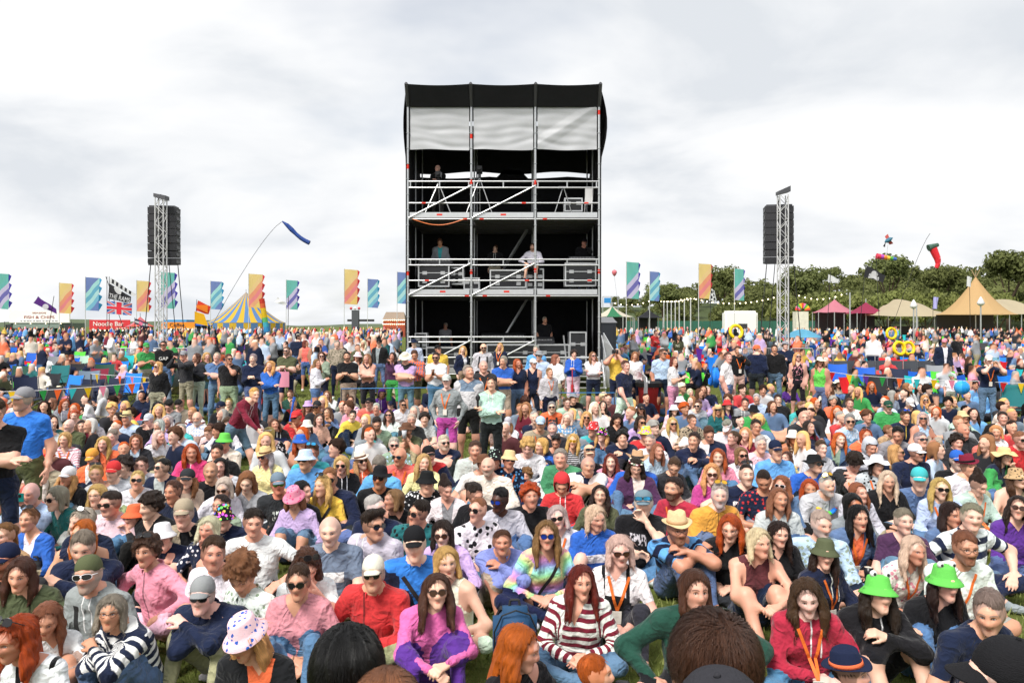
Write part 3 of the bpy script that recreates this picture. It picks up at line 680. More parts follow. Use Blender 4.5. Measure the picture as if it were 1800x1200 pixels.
    # folds in cloth, pores in skin
    fo = N.noise(N.n('ShaderNodeMapping').outputs[0], 1.0) if False else None
    w1 = m('ADD', N.noise(ob, 9, 2, 0.5, 0.4), m('MULTIPLY', m('ABSOLUTE', m('SUBTRACT', N.noise(ob, 6, 2, 0.55, 0.8), 0.5)), -2.2))
    w1 = m('ADD', w1, m('MULTIPLY', N.noise(ob, 28, 2, 0.6, 0.6), 0.28))
    hgt = m('ADD', m('MULTIPLY', m('SUBTRACT', 1.0, skin), w1), m('MULTIPLY', skin, m('MULTIPLY', blotch, 0.05)))
    N.set(N.b.inputs['Normal'], N.bump(hgt, 0.85, 0.034))
    return N.mat
PERSON = person_material()
def hair_material():
    N = NT('hair_strands'); m = N.m; ob = N.obco(); x, y, z = N.xyz(ob)
    th = m('ARCTAN2', x, m('ADD', y, 0.02)); c = N.attr('c_hair', 'OBJECT').outputs['Color']
    st = N.noise(N.vec(m('MULTIPLY', th, 16), m('MULTIPLY', z, 9), m('MULTIPLY', m('ADD', x, y), 8)), 2.2, 4, 0.65, 0.6)
    fn = N.noise(N.vec(m('MULTIPLY', th, 60), m('MULTIPLY', z, 10), m('MULTIPLY', y, 22)), 1.6, 2, 0.6, 0.3)
    f = m('MULTIPLY_ADD', m('SUBTRACT', m('ADD', m('MULTIPLY', st, 0.65), m('MULTIPLY', fn, 0.35)), 0.5), 2.4, 0.5, True)
    N.set(N.b.inputs['Base Color'], N.mix(f, N.mix(1.0, c, (0.48, 0.42, 0.37, 1), 'MULTIPLY'), N.mix(1.0, c, (1.35, 1.28, 1.2, 1), 'MULTIPLY')))
    N.b.inputs['Roughness'].default_value = 0.42; N.b.inputs['Specular IOR Level'].default_value = 0.35; N.b.inputs['Anisotropic'].default_value = 0.5
    N.set(N.b.inputs['Normal'], N.bump(m('ADD', st, m('MULTIPLY', fn, 0.5)), 1.0, 0.012))
    return N.mat
HAIRM = hair_material()
def hat_material():
    N = NT('hat_cloth'); m = N.m; ob = N.obco(); c = N.attr('c_hat', 'OBJECT').outputs['Color']; c2 = N.attr('c_hat2', 'OBJECT').outputs['Color']; p = N.attr('hatpat', 'OBJECT').outputs['Fac']
    vo = N.n('ShaderNodeTexVoronoi'); N.set(vo.inputs['Vector'], ob); vo.inputs['Scale'].default_value = 28
    blot = m('MULTIPLY', m('LESS_THAN', m('ADD', vo.outputs['Distance'], m('MULTIPLY', N.noise(ob, 90, 2), .4)), 0.5), m('COMPARE', p, 1.0, 0.3))
    hs = N.n('ShaderNodeCombineColor', mode='HSV'); N.set(hs.inputs[0], N.xyz(vo.outputs['Color'])[0]); hs.inputs[1].default_value = .85; hs.inputs[2].default_value = .8
    x, y, z = N.xyz(ob); weave = N.noise(N.vec(m('MULTIPLY', x, 1), m('MULTIPLY', y, 1), m('MULTIPLY', z, 4)), 90, 2)
    col = N.mix(blot, c, c2); col = N.mix(m('MULTIPLY', m('COMPARE', p, 2.0, .3), m('LESS_THAN', vo.outputs['Distance'], .45)), col, hs.outputs[0])
    sh = m('MULTIPLY_ADD', weave, 0.35, 0.8); col = N.mix(1.0, col, N.vec(sh, sh, sh), 'MULTIPLY')
    N.set(N.b.inputs['Base Color'], col); N.b.inputs['Roughness'].default_value = 0.85; N.b.inputs['Specular IOR Level'].default_value = 0.2
    N.set(N.b.inputs['Normal'], N.bump(m('ADD', weave, m('MULTIPLY', N.noise(ob, 14, 3), 2.0)), 0.5, 0.008))
    return N.mat
HATM = hat_material()
LENSM = {}
def lens(colname):
    if colname not in LENSM:
        N = NT('lens_' + colname); c = {'dark': (.012, .011, .012), 'blue': (.03, .1, .6), 'green': (.25, .6, .1), 'gold': (.8, .45, .05), 'brown': (.06, .025, .015), 'cyan': (.05, .4, .75)}[colname]
        N.b.inputs['Base Color'].default_value = c + (1,); N.b.inputs['Roughness'].default_value = .08; N.b.inputs['Specular IOR Level'].default_value = .6
        if colname not in ('dark', 'brown'): N.b.inputs['Metallic'].default_value = .7
        LENSM[colname] = N.mat
    return LENSM[colname]
BLACKP = mat('black_plastic', (.015, .015, .016), .3, var=.05); WHITEP = mat('white_plastic', (.7, .7, .7), .35, var=.05)
LANY = mat('orange_lanyard', '#f0702a', .6, var=.35, scale=60); BADGE = mat('badge_card', '#e9dcd2', .4, var=.35, scale=40)
STRAPM = mat('black_strap', (.02, .02, .022), .7)
# ------------------------------------------------------------------ colours and garments
COLS = dict(white='#e8e8ea', cream='#e6dccb', black='#17171b', charcoal='#2e2f34', grey='#8d9197', palegrey='#bfc3c8', slate='#6d7f92', navy='#17223f', blue='#1f5fc4', brightblue='#1f7de0',
  sky='#5aa7e6', paleblue='#b5cbe8', denim='#54759f', teal='#12696d', turquoise='#2bb3b8', green='#2fa04a', limegreen='#58c83f', darkgreen='#1c4a3b', olive='#565b3c', khaki='#a39a7f',
  mint='#b3d2c0', sage='#8fa68d', yellow='#f2c81e', paleyellow='#f1e59a', mustard='#e59a13', orange='#f2682a', coral='#f2695c', peach='#f0b69a', red='#d32027', maroon='#7a1330',
  burgundy='#5c2a30', pink='#ec8aa6', hotpink='#ea2f78', palepink='#f3ced2', rose='#d9889a', magenta='#c0368f', crimson='#b3163a', brightpink='#e65fa8', jade='#3f8a63', purple='#5b2a8c', plum='#4d2b4f', lilac='#c3a3da', lavender='#a9b0e0',
  periwinkle='#8189d6', brown='#6a4630', tan='#c29a6c', beige='#cdb79a', rust='#a14a25', straw='#dcbd84', multicolour='#d8a53a', camouflage='#6e6a4b')
CN = dict(palegrey='pale grey', brightblue='bright blue', sky='sky blue', paleblue='pale blue', limegreen='lime green', darkgreen='dark green', paleyellow='pale yellow', brightpink='bright pink', hotpink='hot pink', palepink='pale pink')
HAIRC = dict(k='#0d0b0b', d='#2b1c15', b='#543828', l='#926646', y='#dcb070', w='#eee2c6', g='#96948f', s='#cac8c4', r='#b4501f', a='#6d2a1c', o='#c96a24')
GAR = {'tshirt': ('T-shirt', .34, .004), 'polo': ('polo shirt', .37, .006), 'shirt': ('shirt', .98, .008), 'rolled': ('rolled-sleeve shirt', .6, .008), 'jumper': ('jumper', .985, .011), 'top': ('top', .98, .006),
       'hoodie': ('hoodie', .99, .016), 'fleece': ('fleece', .99, .015), 'jacket': ('jacket', .99, .018), 'cardigan': ('cardigan', .98, .01), 'vest': ('vest top', -1., .002), 'dress': ('dress', -1., .004),
       'blouse': ('blouse', .5, .006), 'coat': ('coat', .99, .024), 'gilet': ('gilet', .35, .02), 'sweatshirt': ('sweatshirt', .985, .014), 'shortshirt': ('short-sleeved shirt', .4, .008), 'bare': ('bare shoulders', -1., 0)}
PAT = {'stripe': (1, 15), 'print': (2, 24), 'inner': (3, 1), 'logo': (4, 1), 'band': (5, 1), 'plaid': (6, 17), 'block': (7, 1), 'zip': (8, 1), 'dung': (9, 1), 'yoke': (10, 1), 'string': (11, 1), 'rainbow': (12, 1)}
def colname(c): return CN.get(c, c)
def C4(c):
    v = srgb(COLS.get(c, c)); l = .3 * v[0] + .6 * v[1] + .1 * v[2]; return tuple(.88 * q + .12 * l for q in v) + (1.0,)
def parse_top(t):
    body, g = t.rsplit('.', 1); pat = None; freq = None
    if ':' in body: body, pat = body.split(':')
    if pat and '@' in pat: pat, freq = pat.split('@')
    c = body.split('+'); return c, pat, freq, g
def top_words(t):
    c, pat, _, g = parse_top(t); gw = GAR[g][0]; n = [colname(x) for x in c]
    if pat == 'stripe': return f"{n[0]} and {n[1]} striped {gw}"
    if pat == 'plaid': return f"{n[0]} checked {gw}"
    if pat == 'print': return f"{n[0]} patterned {gw}"
    if pat == 'inner': return f"open {n[0]} {gw} over {n[1]}"
    if pat == 'logo': return f"{n[0]} {gw} with {n[1]} print"
    if pat == 'block': return f"{n[0]} {gw} with {n[1]} sleeves"
    if pat == 'dung': return f"{n[1]} dungarees over {n[0]}"
    if pat == 'band': return f"{n[0]} {gw} with {n[1]} band"
    if pat == 'yoke': return f"{n[1]} and {n[0]} {gw}"
    if pat == 'rainbow': return f"rainbow striped {gw}"
    return f"{n[0]} {gw}"
HATW = dict(cap='cap', capback='backward cap', bucket='bucket hat', frog='frog-eyed bucket hat', sunhat='wide sun hat', boonie='brimmed hat', trilby='trilby', cowboy='cowboy hat', beanie='beanie', band='headband', visor='visor', hood='hood up')
POSEW = dict(c='sitting', k='hugging knees', x='arms folded over knees', l='leaning back on hands', h='hand at face', p='holding camera up', q='hunched over knees', n='hands on knees', ch='in camping chair',
             s='standing', sx='standing with folded arms', sp='standing taking photo', sh='standing, hands together', sd='standing, hand at face', sk='standing, hands at hips', w='walking', sb='stooping')
SKINS = ['#dba58c', '#e2b29b', '#cf9a80', '#e3b5a2', '#d6a086', '#e8bfab', '#dcab97', '#c58e74']
SKIN = dict(tan='#b3744e', dark='#4a2a1c', olive='#b98560', pale='#ecc3ad', red='#d48a70')
PEOPLE = []
HT = dict(bucket=.03, frog=.045, cap=.03, capback=.03, sunhat=.03, boonie=.03, trilby=.045, cowboy=.045, beanie=.035, hood=.035)
def make_person(entry, ox=0.0, oy=0.0, zf=4.0, height=None, px_m=None, place=None, lod=None, gz=0.0, facing=0.0):
    tk = entry.split(); x, y = float(tk[0]) / zf + ox, float(tk[1]) / zf + oy
    pose, hair, top = tk[2], tk[3], tk[4]; it = tk[5:]
    rg = random.Random(entry + str(ox)); D = {}
    for q in it:
        k, _, v = q.partition('='); D[k] = v
    hcol, hst = hair.split('.'); fem = 1 if ('f' in D or (hst in ('lo', 'bo', 'wa', 'po', 'up') and 'm' not in D)) else 0
    child = 'kid' in D; hat = next((q for q in D if q in HATW), None)
    c, pat, freq, g = parse_top(top); gw, sleeve, bulk = GAR[g]
    wt = rg.uniform(.94, 1.05) * (.95 if fem else 1.0)
    if 'fat' in D: wt *= 1.22
    if 'thin' in D: wt *= .9
    yaw = R(float(D['yaw'])) if 'yaw' in D else rg.gauss(0, .28); pit = R(float(D['dn'] or 28)) if 'dn' in D else rg.gauss(-.05, .07)
    look = (yaw, pit, rg.gauss(0, .06))
    standing = pose[0] in 'sw' ; rot = R(float(D['rot'])) if 'rot' in D else rg.gauss(0, .2) + (rg.uniform(-.2, .2) if not standing else 0)
    look = (look[0] - rot * .6, look[1], look[2])
    if lod is None:
        de = F / px_m if px_m else F * (.66 if standing else 1.5) / max(y - HY, 1)
        lod = 0 if de < 7.0 else 1 if de < 11.5 else 2
    V, Q, A, L, I, TC, HC, j, S, M = build_body(pose, rg, fem, lod, bulk, wt, look, child, g)
    top_z = M[2, 3] + .121 * M[2, 2] + (HT.get(hat, 0) if hat else {'bd': 0, 'fr': 0, 'bz': .006, 'cu': .03, 'up': .06, 'qf': .03}.get(hst, .014))
    scl = rg.uniform(.96, 1.03) * (.95 if fem else 1.0) * (float(D['kid'] or .78) if child else 1.0)
    cr, sr = math.cos(rot), math.sin(rot); hx_, hy_ = M[0, 3] * cr - M[1, 3] * sr, M[0, 3] * sr + M[1, 3] * cr
    if place is not None: loc = Vector(place); scl = (height / top_z) if height else scl
    elif standing:
        h_ = float(D.get('h', 1.64 if fem else 1.74)); lo_, hi_ = 3.0, 60.0
        for _ in range(40):
            d = (lo_ + hi_) / 2; X = (x - CX) / F * d
            if (CAMZ - h_ - ground_z(X, d)) * F / d > y - HY: lo_ = d
            else: hi_ = d
        scl = h_ / top_z; gz = ground_z(X, d); loc = Vector((X - hx_ * scl, d - hy_ * scl, gz))
    elif px_m:
        d = F / px_m; X = (x - CX) / F * d; gz = ground_z(X, d) + gz; hh = CAMZ - (y - HY) / px_m - gz
        scl = hh / top_z; loc = Vector((X - hx_ * scl, d - hy_ * scl, gz))
    else:
        d = F * (CAMZ - top_z * scl) / (y - HY); loc = Vector(((x - CX) / F * d - hx_ * scl, d - hy_ * scl, 0.0))
    me = np_mesh('person', V, Q)
    vattr(me, 'arm', 'FLOAT', A); vattr(me, 'leg', 'FLOAT', L); vattr(me, 'ish', 'FLOAT', I); vattr(me, 'tco', 'FLOAT_VECTOR', TC); vattr(me, 'hco', 'FLOAT_VECTOR', HC)
    me.materials.append(PERSON)
    o = obj('person', me, None, None, loc, rot); o.scale = (scl,) * 3
    jit = lambda c4, a=.06: tuple(min(1, max(0, v * rg.uniform(1 - a, 1 + a))) for v in c4[:3]) + (1.0,)
    o['c_top'] = jit(C4(c[0])); o['c_top2'] = jit(C4(c[1] if len(c) > 1 else 'white'))
    bt = next((q for q in it if q.split('.')[0] in ('shorts', 'trousers', 'skirt', 'jeans', 'bare')), None)
    if bt is None: bt = rg.choice(['jeans', 'jeans', 'trousers.black', 'trousers.navy', 'shorts.khaki', 'shorts.navy', 'trousers.charcoal', 'trousers.khaki'])
    bk, _, bc = bt.partition('.')
    if g == 'dress': bk, bc = 'skirt', c[0]
    o['c_bot'] = jit(C4(bc or 'denim'), .2); o['leglen'] = {'shorts': .42, 'skirt': .52, 'bare': .2}.get(bk, 1.0)
    o['c_skin'] = jit(srgb(SKIN[D['skin']] if 'skin' in D else rg.choice(SKINS)) + (1,), .05)
    hc_ = jit(srgb(HAIRC[hcol]) + (1,), .15); o['c_hair'] = hc_
    o['c_shoe'] = jit(C4(rg.choice(['black', 'white', 'grey', 'brown', 'navy'])), .1)
    o['sleeve'] = float(D['sl']) if 'sl' in D else sleeve; pk = PAT.get(pat, (0, 1))
    if pat is None and g in ('jacket', 'fleece', 'coat'): pk = (8, 1); o['c_top2'] = tuple(v * .35 + .01 for v in o['c_top'][:3]) + (1.0,)
    if pat is None and g == 'hoodie': pk = (11, 1); o['c_top2'] = (.75, .75, .75, 1.0)
    o['pat'] = float(pk[0]); o['freq'] = float(freq or pk[1])
    o['neckv'] = rg.uniform(.09, .14) if fem and g not in ('hoodie', 'jumper', 'fleece', 'coat') else rg.uniform(.03, .06)
    if 'vn' in D: o['neckv'] = .19
    o['beard'] = float(D['beard'] or .8) if 'beard' in D else (rg.choice([0, 0, .12, .3]) if not fem and not child else 0.0)
    o['scalp'] = .45 if hst in ('bz', 'fr') else 0.0 if hst == 'bd' else .8; o['lip'] = .9 if 'lips' in D else (rg.uniform(.1, .45) if fem else .05)
    H4 = Matrix([list(r) for r in M])
    def child_(name, me_, mt, mats=None):
        q = bpy.data.objects.new(name, me_); COL.objects.link(q)
        if not me_.materials:
            for _ in range(mats and len(mats) or 1): me_.materials.append(None)
        for i, mm in enumerate(mats or [mt]): q.material_slots[i].link = 'OBJECT'; q.material_slots[i].material = mm
        q.parent = o; q.matrix_local = H4 if name not in ('lanyard', 'strap') else Matrix.Identity(4); return q
    def sub_(name, me_, mt, mats=None):
        q = child_(name, me_, mt, mats); q.parent = hat_o; q.matrix_local = Matrix.Identity(4); return q
    if hst != 'bd':
        st = hst
        if hat and hat not in ('band', 'visor') and hst in ('cu', 'up', 'qf'): st = {'cu': 'wa' if fem else 'sh', 'up': 'po', 'qf': 'sh'}[hst]
        h_ = child_('hair', get_hair(st, lod, rg.randrange(3), bool(hat) and hat not in ('band', 'visor')), HAIRM); h_['c_hair'] = hc_
    if hat:
        hv = D[hat]; hp = 0.0; cols = (hv or 'white').split('+')
        if ':' in cols[-1]: cols[-1], pp = cols[-1].split(':'); hp = {'print': 1.0, 'mix': 2.0}[pp]
        q = child_('hat' if hat not in ('band', 'hood') else {'band': 'headband', 'hood': 'hood'}[hat], hat_mesh(hat), HATM); q['c_hat'] = jit(C4(cols[0])); q['c_hat2'] = C4(cols[1] if len(cols) > 1 else 'black'); q['hatpat'] = hp
        hat_o = q
        if hat == 'frog': [setattr(sub_('frog_eye', extra_mesh('frogeyes'), None, [WHITEP, BLACKP]), 'matrix_local', Matrix.Translation((s_ * .05, 0, 0))) for s_ in (-1, 1)]
        if hat == 'trilby' or hat == 'cowboy':
            q = sub_('hat_band', extra_mesh('hatband'), HATM); q['c_hat'] = C4(cols[1] if len(cols) > 1 else 'charcoal'); q['hatpat'] = 0.0; q['c_hat2'] = C4('black')
    for k in ('sun', 'wrap', 'round'):
        if k in D: child_('sunglasses', extra_mesh(k), None, [mat('rim_' + D['rim'], COLS[D['rim']], .4) if 'rim' in D else BLACKP, lens(D[k] or 'dark')])
    if 'glasses' in D: child_('glasses', extra_mesh('glasses'), BLACKP)
    if 'sunup' in D:
        q = child_('sunglasses', extra_mesh('wrap' if hat else 'sun'), None, [BLACKP, lens(D['sunup'] or 'dark')])
        q.matrix_local = H4 @ Matrix.Translation((0, .022 if not hat else -.012, .075 if not hat else .06)) @ Matrix.Rotation(R(-38 if not hat else -6), 4, 'X') @ Matrix.Scale(1.08, 4)
    if 'flowers' in D: child_('flower_crown', extra_mesh('flowers'), None, [mat('petal_' + n_, COLS[n_], .7) for n_ in ('palepink', 'maroon', 'cream', 'sage')])
    if 'lei' in D:
        q = child_('flower_garland', extra_mesh('lei'), None, [mat('petal_' + n_, COLS[n_], .7) for n_ in ('red', 'yellow', 'limegreen', 'brightblue')])
        q.matrix_local = Matrix.Translation(Vector(j['N'] + j['fwd'] * .05 - j['up'] * .085)) @ Matrix.Rotation(R(38), 4, 'X')
    def ribbon(path, wd, off=.006):
        up, lat, fwd = j['up'], j['lat'], j['fwd']; pts = []
        for (a, b) in path:       # across, along the spine
            base = j['P'] + lat * a + up * b; s_ = np.linspace(.28, -.2, 90); PP = base + fwd * s_[:, None]
            v = S.val(PP); k = np.argmax(v < off); pts.append(PP[k])
        return pts
    def strip(m_, pts, wd):
        pts = np.array(pts); dr = np.gradient(pts, axis=0); sd_ = np.cross(dr, j['fwd']); sd_ /= np.linalg.norm(sd_, axis=1)[:, None] + 1e-9
        a = pts - sd_ * wd / 2; b = pts + sd_ * wd / 2; o_ = j['fwd'] * .004; n = len(pts)
        m_.add([tuple(v) for v in np.concatenate([a + o_, b + o_])], [(i, i + 1, n + i + 1, n + i) for i in range(n - 1)])
    if 'lan' in D:
        m_ = MB()
        for s in (-1, 1): strip(m_, ribbon([(s * (.078 - .078 * t), .475 - t * .26) for t in np.linspace(0, 1, 9)], .02, .01), .021)
        p = ribbon([(0, .215)], .02, .012)[0]; m_.mi = 1; u3, l3, f3 = j['up'], j['lat'], j['fwd']
        q4 = [p + l3 * a + u3 * b + f3 * (.012) for a, b in ((-.035, -.1), (.035, -.1), (.035, 0), (-.035, 0))]; m_.add([tuple(v) for v in q4] + [tuple(v + f3 * .004) for v in q4], [(0, 1, 2, 3), (4, 5, 6, 7), (0, 1, 5, 4), (2, 3, 7, 6)])
        lm = m_.mesh('lanyard'); q = child_('lanyard', lm, None, [LANY, BADGE])
    if 'strap' in D:
        m_ = MB(); s = 1 if rg.random() < .5 else -1; strip(m_, ribbon([(s * (.1 - .2 * t), .44 - t * .32) for t in np.linspace(0, 1, 10)], .03), .03)
        q = child_('strap', m_.mesh('strap'), STRAPM)
    if 'pack' in D:
        for s in (-1, 1): m_ = MB(); strip(m_, ribbon([(s * (.1 + .02 * t), .45 - t * .3) for t in np.linspace(0, 1, 8)], .04), .042); q = child_('strap', m_.mesh('strap'), STRAPM)
    words = top_words(top) if 'cw' not in D else D['cw'].replace('_', ' ')
    hw = ''
    if hat:
        hcn = (D[hat] or 'white').split('+')[0].split(':')[0]; patt = 'patterned ' if ':' in D[hat] else ''
        hw = f"{'' if hat == 'hood' else colname(hcn) + ' '}{patt}{HATW[hat]}"
    gl = 'sunglasses' if any(k in D for k in ('sun', 'wrap', 'round')) else 'glasses' if 'glasses' in D else 'sunglasses on head' if 'sunup' in D else ''
    ex = [w_ for w_ in (hw, gl, 'orange lanyard' if 'lan' in D else '', 'flower crown' if 'flowers' in D else '', 'rainbow flower garland' if 'lei' in D else '', 'shoulder strap' if 'strap' in D else '') if w_]
    rec = dict(o=o, x=x, y=y, d=loc.y, top=words, ex=ex, pose=D['pw'].replace('_', ' ') if 'pw' in D else POSEW[pose], kid=child, j=j, scl=scl, rot=rot, loc=loc, zone=D.get('zone', 'crowd'))
    PEOPLE.append(rec); return rec
def hand_pt(rec, n, fwd=.09, dz=0.0):
    """a world point in the grip of hand n"""
    j = rec['j']; d = j['W'+n] - j['E'+n]; d = d / np.linalg.norm(d); p = j['W'+n] + d * fwd + np.array((0, 0, dz))
    M = Matrix.Translation(rec['loc']) @ Matrix.Rotation(rec['rot'], 4, 'Z') @ Matrix.Scale(rec['scl'], 4)
    return M @ Vector(p)
# ================================================================== ground, grass, hills, wood
def build_ground():
    ys = np.concatenate([np.linspace(-40, 0, 4), np.linspace(2, 120, 90), np.geomspace(125, 5000, 26)])
    xs = np.concatenate([-np.geomspace(4500, 90, 14), np.linspace(-80, 80, 65), np.geomspace(90, 4500, 14)])
    X, Y = np.meshgrid(xs, ys); rr = np.random.RandomState(2)
    Z = np.vectorize(ground_z)(X, Y) + .02 * np.sin(X * 1.1 + 2 * np.sin(Y * .6)) * np.cos(Y * .9) * (Y < 120)
    V = np.stack([X, Y, Z], -1).reshape(-1, 3); nx = len(xs)
    I = np.arange(len(V)).reshape(len(ys), nx); Q = np.stack([I[:-1, :-1], I[:-1, 1:], I[1:, 1:], I[1:, :-1]], -1).reshape(-1, 4)
    N = NT('field_grass'); co = N.obco(); a = N.noise(co, .35, 4, .6); b = N.noise(co, 14, 4, .65); c = N.noise(co, 90, 2)
    col = N.mix(N.m('MULTIPLY_ADD', a, 1.6, -.35, True), (.085, .125, .02, 1), (.15, .17, .04, 1))
    col = N.mix(N.m('MULTIPLY_ADD', b, 1.5, -.4, True), col, (.19, .2, .06, 1)); col = N.mix(N.m('MULTIPLY', c, .5), col, (.05, .08, .012, 1))
    N.set(N.b.inputs['Base Color'], col); N.b.inputs['Roughness'].default_value = .95; N.b.inputs['Specular IOR Level'].default_value = .1
    N.set(N.b.inputs['Normal'], N.bump(N.m('ADD', b, c), .8, .04))
    o = obj('ground', np_mesh('ground', V, Q), N.mat); tag(o, 'sloping field of short festival grass under the crowd', None, None, 'structure')
build_ground()
def build_grass():
    n = 80000; rr = np.random.RandomState(5); d = 3.2 + 21 * rr.rand(n) ** .8; x = (rr.rand(n) * 2 - 1) * .68 * d
    z = np.where(d < 17, 0, .6 * (1 - np.exp(-(d - 17) / 11))); h = rr.uniform(.03, .075, n); a = rr.uniform(0, 6.28, n); w_ = rr.uniform(.004, .009, n) * (1 + d * .06)
    le = rr.randn(n, 2) * .02; p = np.stack([x, d, z], 1)
    A = p + np.stack([np.cos(a) * w_, np.sin(a) * w_, np.zeros(n) - .01], 1); B = p - np.stack([np.cos(a) * w_, np.sin(a) * w_, np.zeros(n) + .01], 1); C = p + np.stack([le[:, 0], le[:, 1], h], 1)
    V = np.stack([A, B, C], 1).reshape(-1, 3); Q = np.arange(3 * n).reshape(-1, 3)
    N = NT('grass_blades'); t = N.noise(N.obco(), 1.3, 3, .6); u = N.noise(N.obco(), 40, 1)
    N.set(N.b.inputs['Base Color'], N.mix(u, N.mix(t, (.1, .17, .02, 1), (.2, .24, .05, 1)), (.26, .26, .09, 1))); N.b.inputs['Roughness'].default_value = .8
    tag(obj('grass', np_mesh('grass', V, Q, False, True), N.mat), 'short green grass blades growing between the seated people', 'grass', None, 'stuff')
build_grass()
def leaf_cloud(rr, c, r, nb, nq, size):
    """leaf clumps over the outside of several uneven lobes; returns corner points and a tint per clump"""
    V, T = [], []
    for k in range(nb):
        t, f = rr.uniform(0, 6.28), rr.uniform(-.35, 1.0); cc = np.array((math.cos(t) * math.sqrt(1 - f * f * .8), math.sin(t) * math.sqrt(1 - f * f * .8), f)) * rr.uniform(.35, .72) * r + c
        q = rr.randn(nq, 3); q /= np.linalg.norm(q, axis=1)[:, None]; q[:, 2] = np.abs(q[:, 2]) * .9 - .2 * (rr.rand(nq) < .3)
        p = cc + q * r * rr.uniform(.3, .46) * rr.uniform(.75, 1.12, (nq, 1)); a = rr.randn(nq, 3); a -= q * (a * q).sum(1)[:, None] * .6; a /= np.linalg.norm(a, axis=1)[:, None]
        b = np.cross(q + rr.randn(nq, 3) * .5, a); b /= np.linalg.norm(b, axis=1)[:, None] + 1e-9; s = size * rr.uniform(.5, 1.25, (nq, 1))
        V.append(np.stack([p - a * s, p - b * s * .6, p + a * s, p + b * s * .6], 1)); T += [rr.uniform(0, 1)] * nq
    V = np.concatenate(V); return V.reshape(-1, 3), np.repeat(np.array(T), 4)
LEAFM = {}
def leaf_mat(name, dark, light):
    if name in LEAFM: return LEAFM[name]
    N = NT(name); t = N.attr('tint').outputs['Fac']; rnd = N.n('ShaderNodeObjectInfo').outputs['Random']; u = N.noise(N.obco(), 1.7, 2)
    c = N.mix(N.m('ADD', N.m('MULTIPLY', t, .7), N.m('MULTIPLY', u, .3)), dark + (1,), light + (1,)); N.set(N.b.inputs['Base Color'], N.mix(N.m('MULTIPLY', rnd, .35), c, (.1, .09, .025, 1)))
    N.b.inputs['Roughness'].default_value = .75; N.b.inputs['Specular IOR Level'].default_value = .2
    t_ = N.n('ShaderNodeBsdfTranslucent'); N.set(t_.inputs[0], c); x_ = N.n('ShaderNodeMixShader'); x_.inputs[0].default_value = .3; N.t.links.new(N.b.outputs[0], x_.inputs[1]); N.t.links.new(t_.outputs[0], x_.inputs[2]); N.t.links.new(x_.outputs[0], N.o.inputs[0])
    LEAFM[name] = N.mat; return N.mat
DARKLEAF = leaf_mat('oak_leaves', (.1, .125, .042), (.21, .24, .085)); PALELEAF = leaf_mat('bush_leaves', (.16, .185, .05), (.28, .31, .1))
BARK = mat('bark', '#5a4a3c', .9, bump=.6, scale=3)
def make_tree(base, h, r, seed, label, kind, bush=False):
    rr = np.random.RandomState(seed); t = empty('bush' if bush else 'broadleaf_tree', base)
    m = MB(); th = h * (.12 if bush else .38); m.bar((0, 0, -.5), (0, 0, th), h * .03, 8, h * .02)
    for k in range(5):
        a = k * 1.26 + rr.uniform(-.3, .3); m.bar((0, 0, th * .8), (math.cos(a) * r * .5, math.sin(a) * r * .5, th + h * .28), h * .014, 5, h * .005)
    m.build('trunk', BARK, t)
    V, T = leaf_cloud(rr, np.array((0, 0, 0 if bush else h - r * .92)), r, 30, 100, r * .08)
    if bush: V[:, 2] = h * .42 + V[:, 2] * (h * .58) / (r * 1.05)
    me = np_mesh('crown', V, np.arange(len(V)).reshape(-1, 4), False); vattr(me, 'tint', 'FLOAT', T); obj('crown', me, kind, t)
    tag(t, label, 'bush' if bush else 'tree', 'bushes below the wood' if bush else 'trees at the edge of the wood')
# hillside behind the site on the right
def hill_z(x, y):
    t = (x - 18) / 45.0; e = 1 / (1 + math.exp(-t * 3)); f = max(0.0, min(1.0, (y - 165) / 130.0)); f = f * f * (3 - 2 * f)
    return ground_z(x, y) - .3 + f * e * (11.5 + 2.2 * math.sin(x * .045 + 1.0) + 1.2 * math.sin(x * .11))
def build_wood():
    xs = np.linspace(5, 330, 66); ys = np.linspace(160, 420, 40); X, Y = np.meshgrid(xs, ys); Z = np.vectorize(hill_z)(X, Y)
    V = np.stack([X, Y, Z], -1).reshape(-1, 3); I = np.arange(len(V)).reshape(len(ys), len(xs)); Q = np.stack([I[:-1, :-1], I[:-1, 1:], I[1:, 1:], I[1:, :-1]], -1).reshape(-1, 4)
    tag(obj('hill', np_mesh('hill', V, Q), mat('hill_scrub', (.05, .07, .02), .95, var=.4, scale=.2)), 'low wooded hill behind the right of the site', None, None, 'structure')
    rr = np.random.RandomState(11); VV, TT, off = [], [], 0
    for k in range(330):
        y = rr.uniform(178, 330); x = rr.uniform(.1, .78) * y
        if x < 24 + (y - 178) * .12: continue
        r = rr.uniform(3.2, 6.0) * min(1, max(.5, (x / y - .06) / .22)); h = r * rr.uniform(1.25, 1.6)
        v, t = leaf_cloud(rr, np.array((x, y, hill_z(x, y) + h - r * .6)), r, 10, 46, r * .125); VV.append(v); TT.append(np.clip(t * .6 + rr.uniform(0, .45), 0, 1))
    V = np.concatenate(VV); me = np_mesh('woodland', V, np.arange(len(V)).reshape(-1, 4), False); vattr(me, 'tint', 'FLOAT', np.concatenate(TT))
    tag(obj('woodland', me, DARKLEAF), 'mass of dark green trees covering the hill on the right', 'woodland', None, 'stuff')
build_wood()
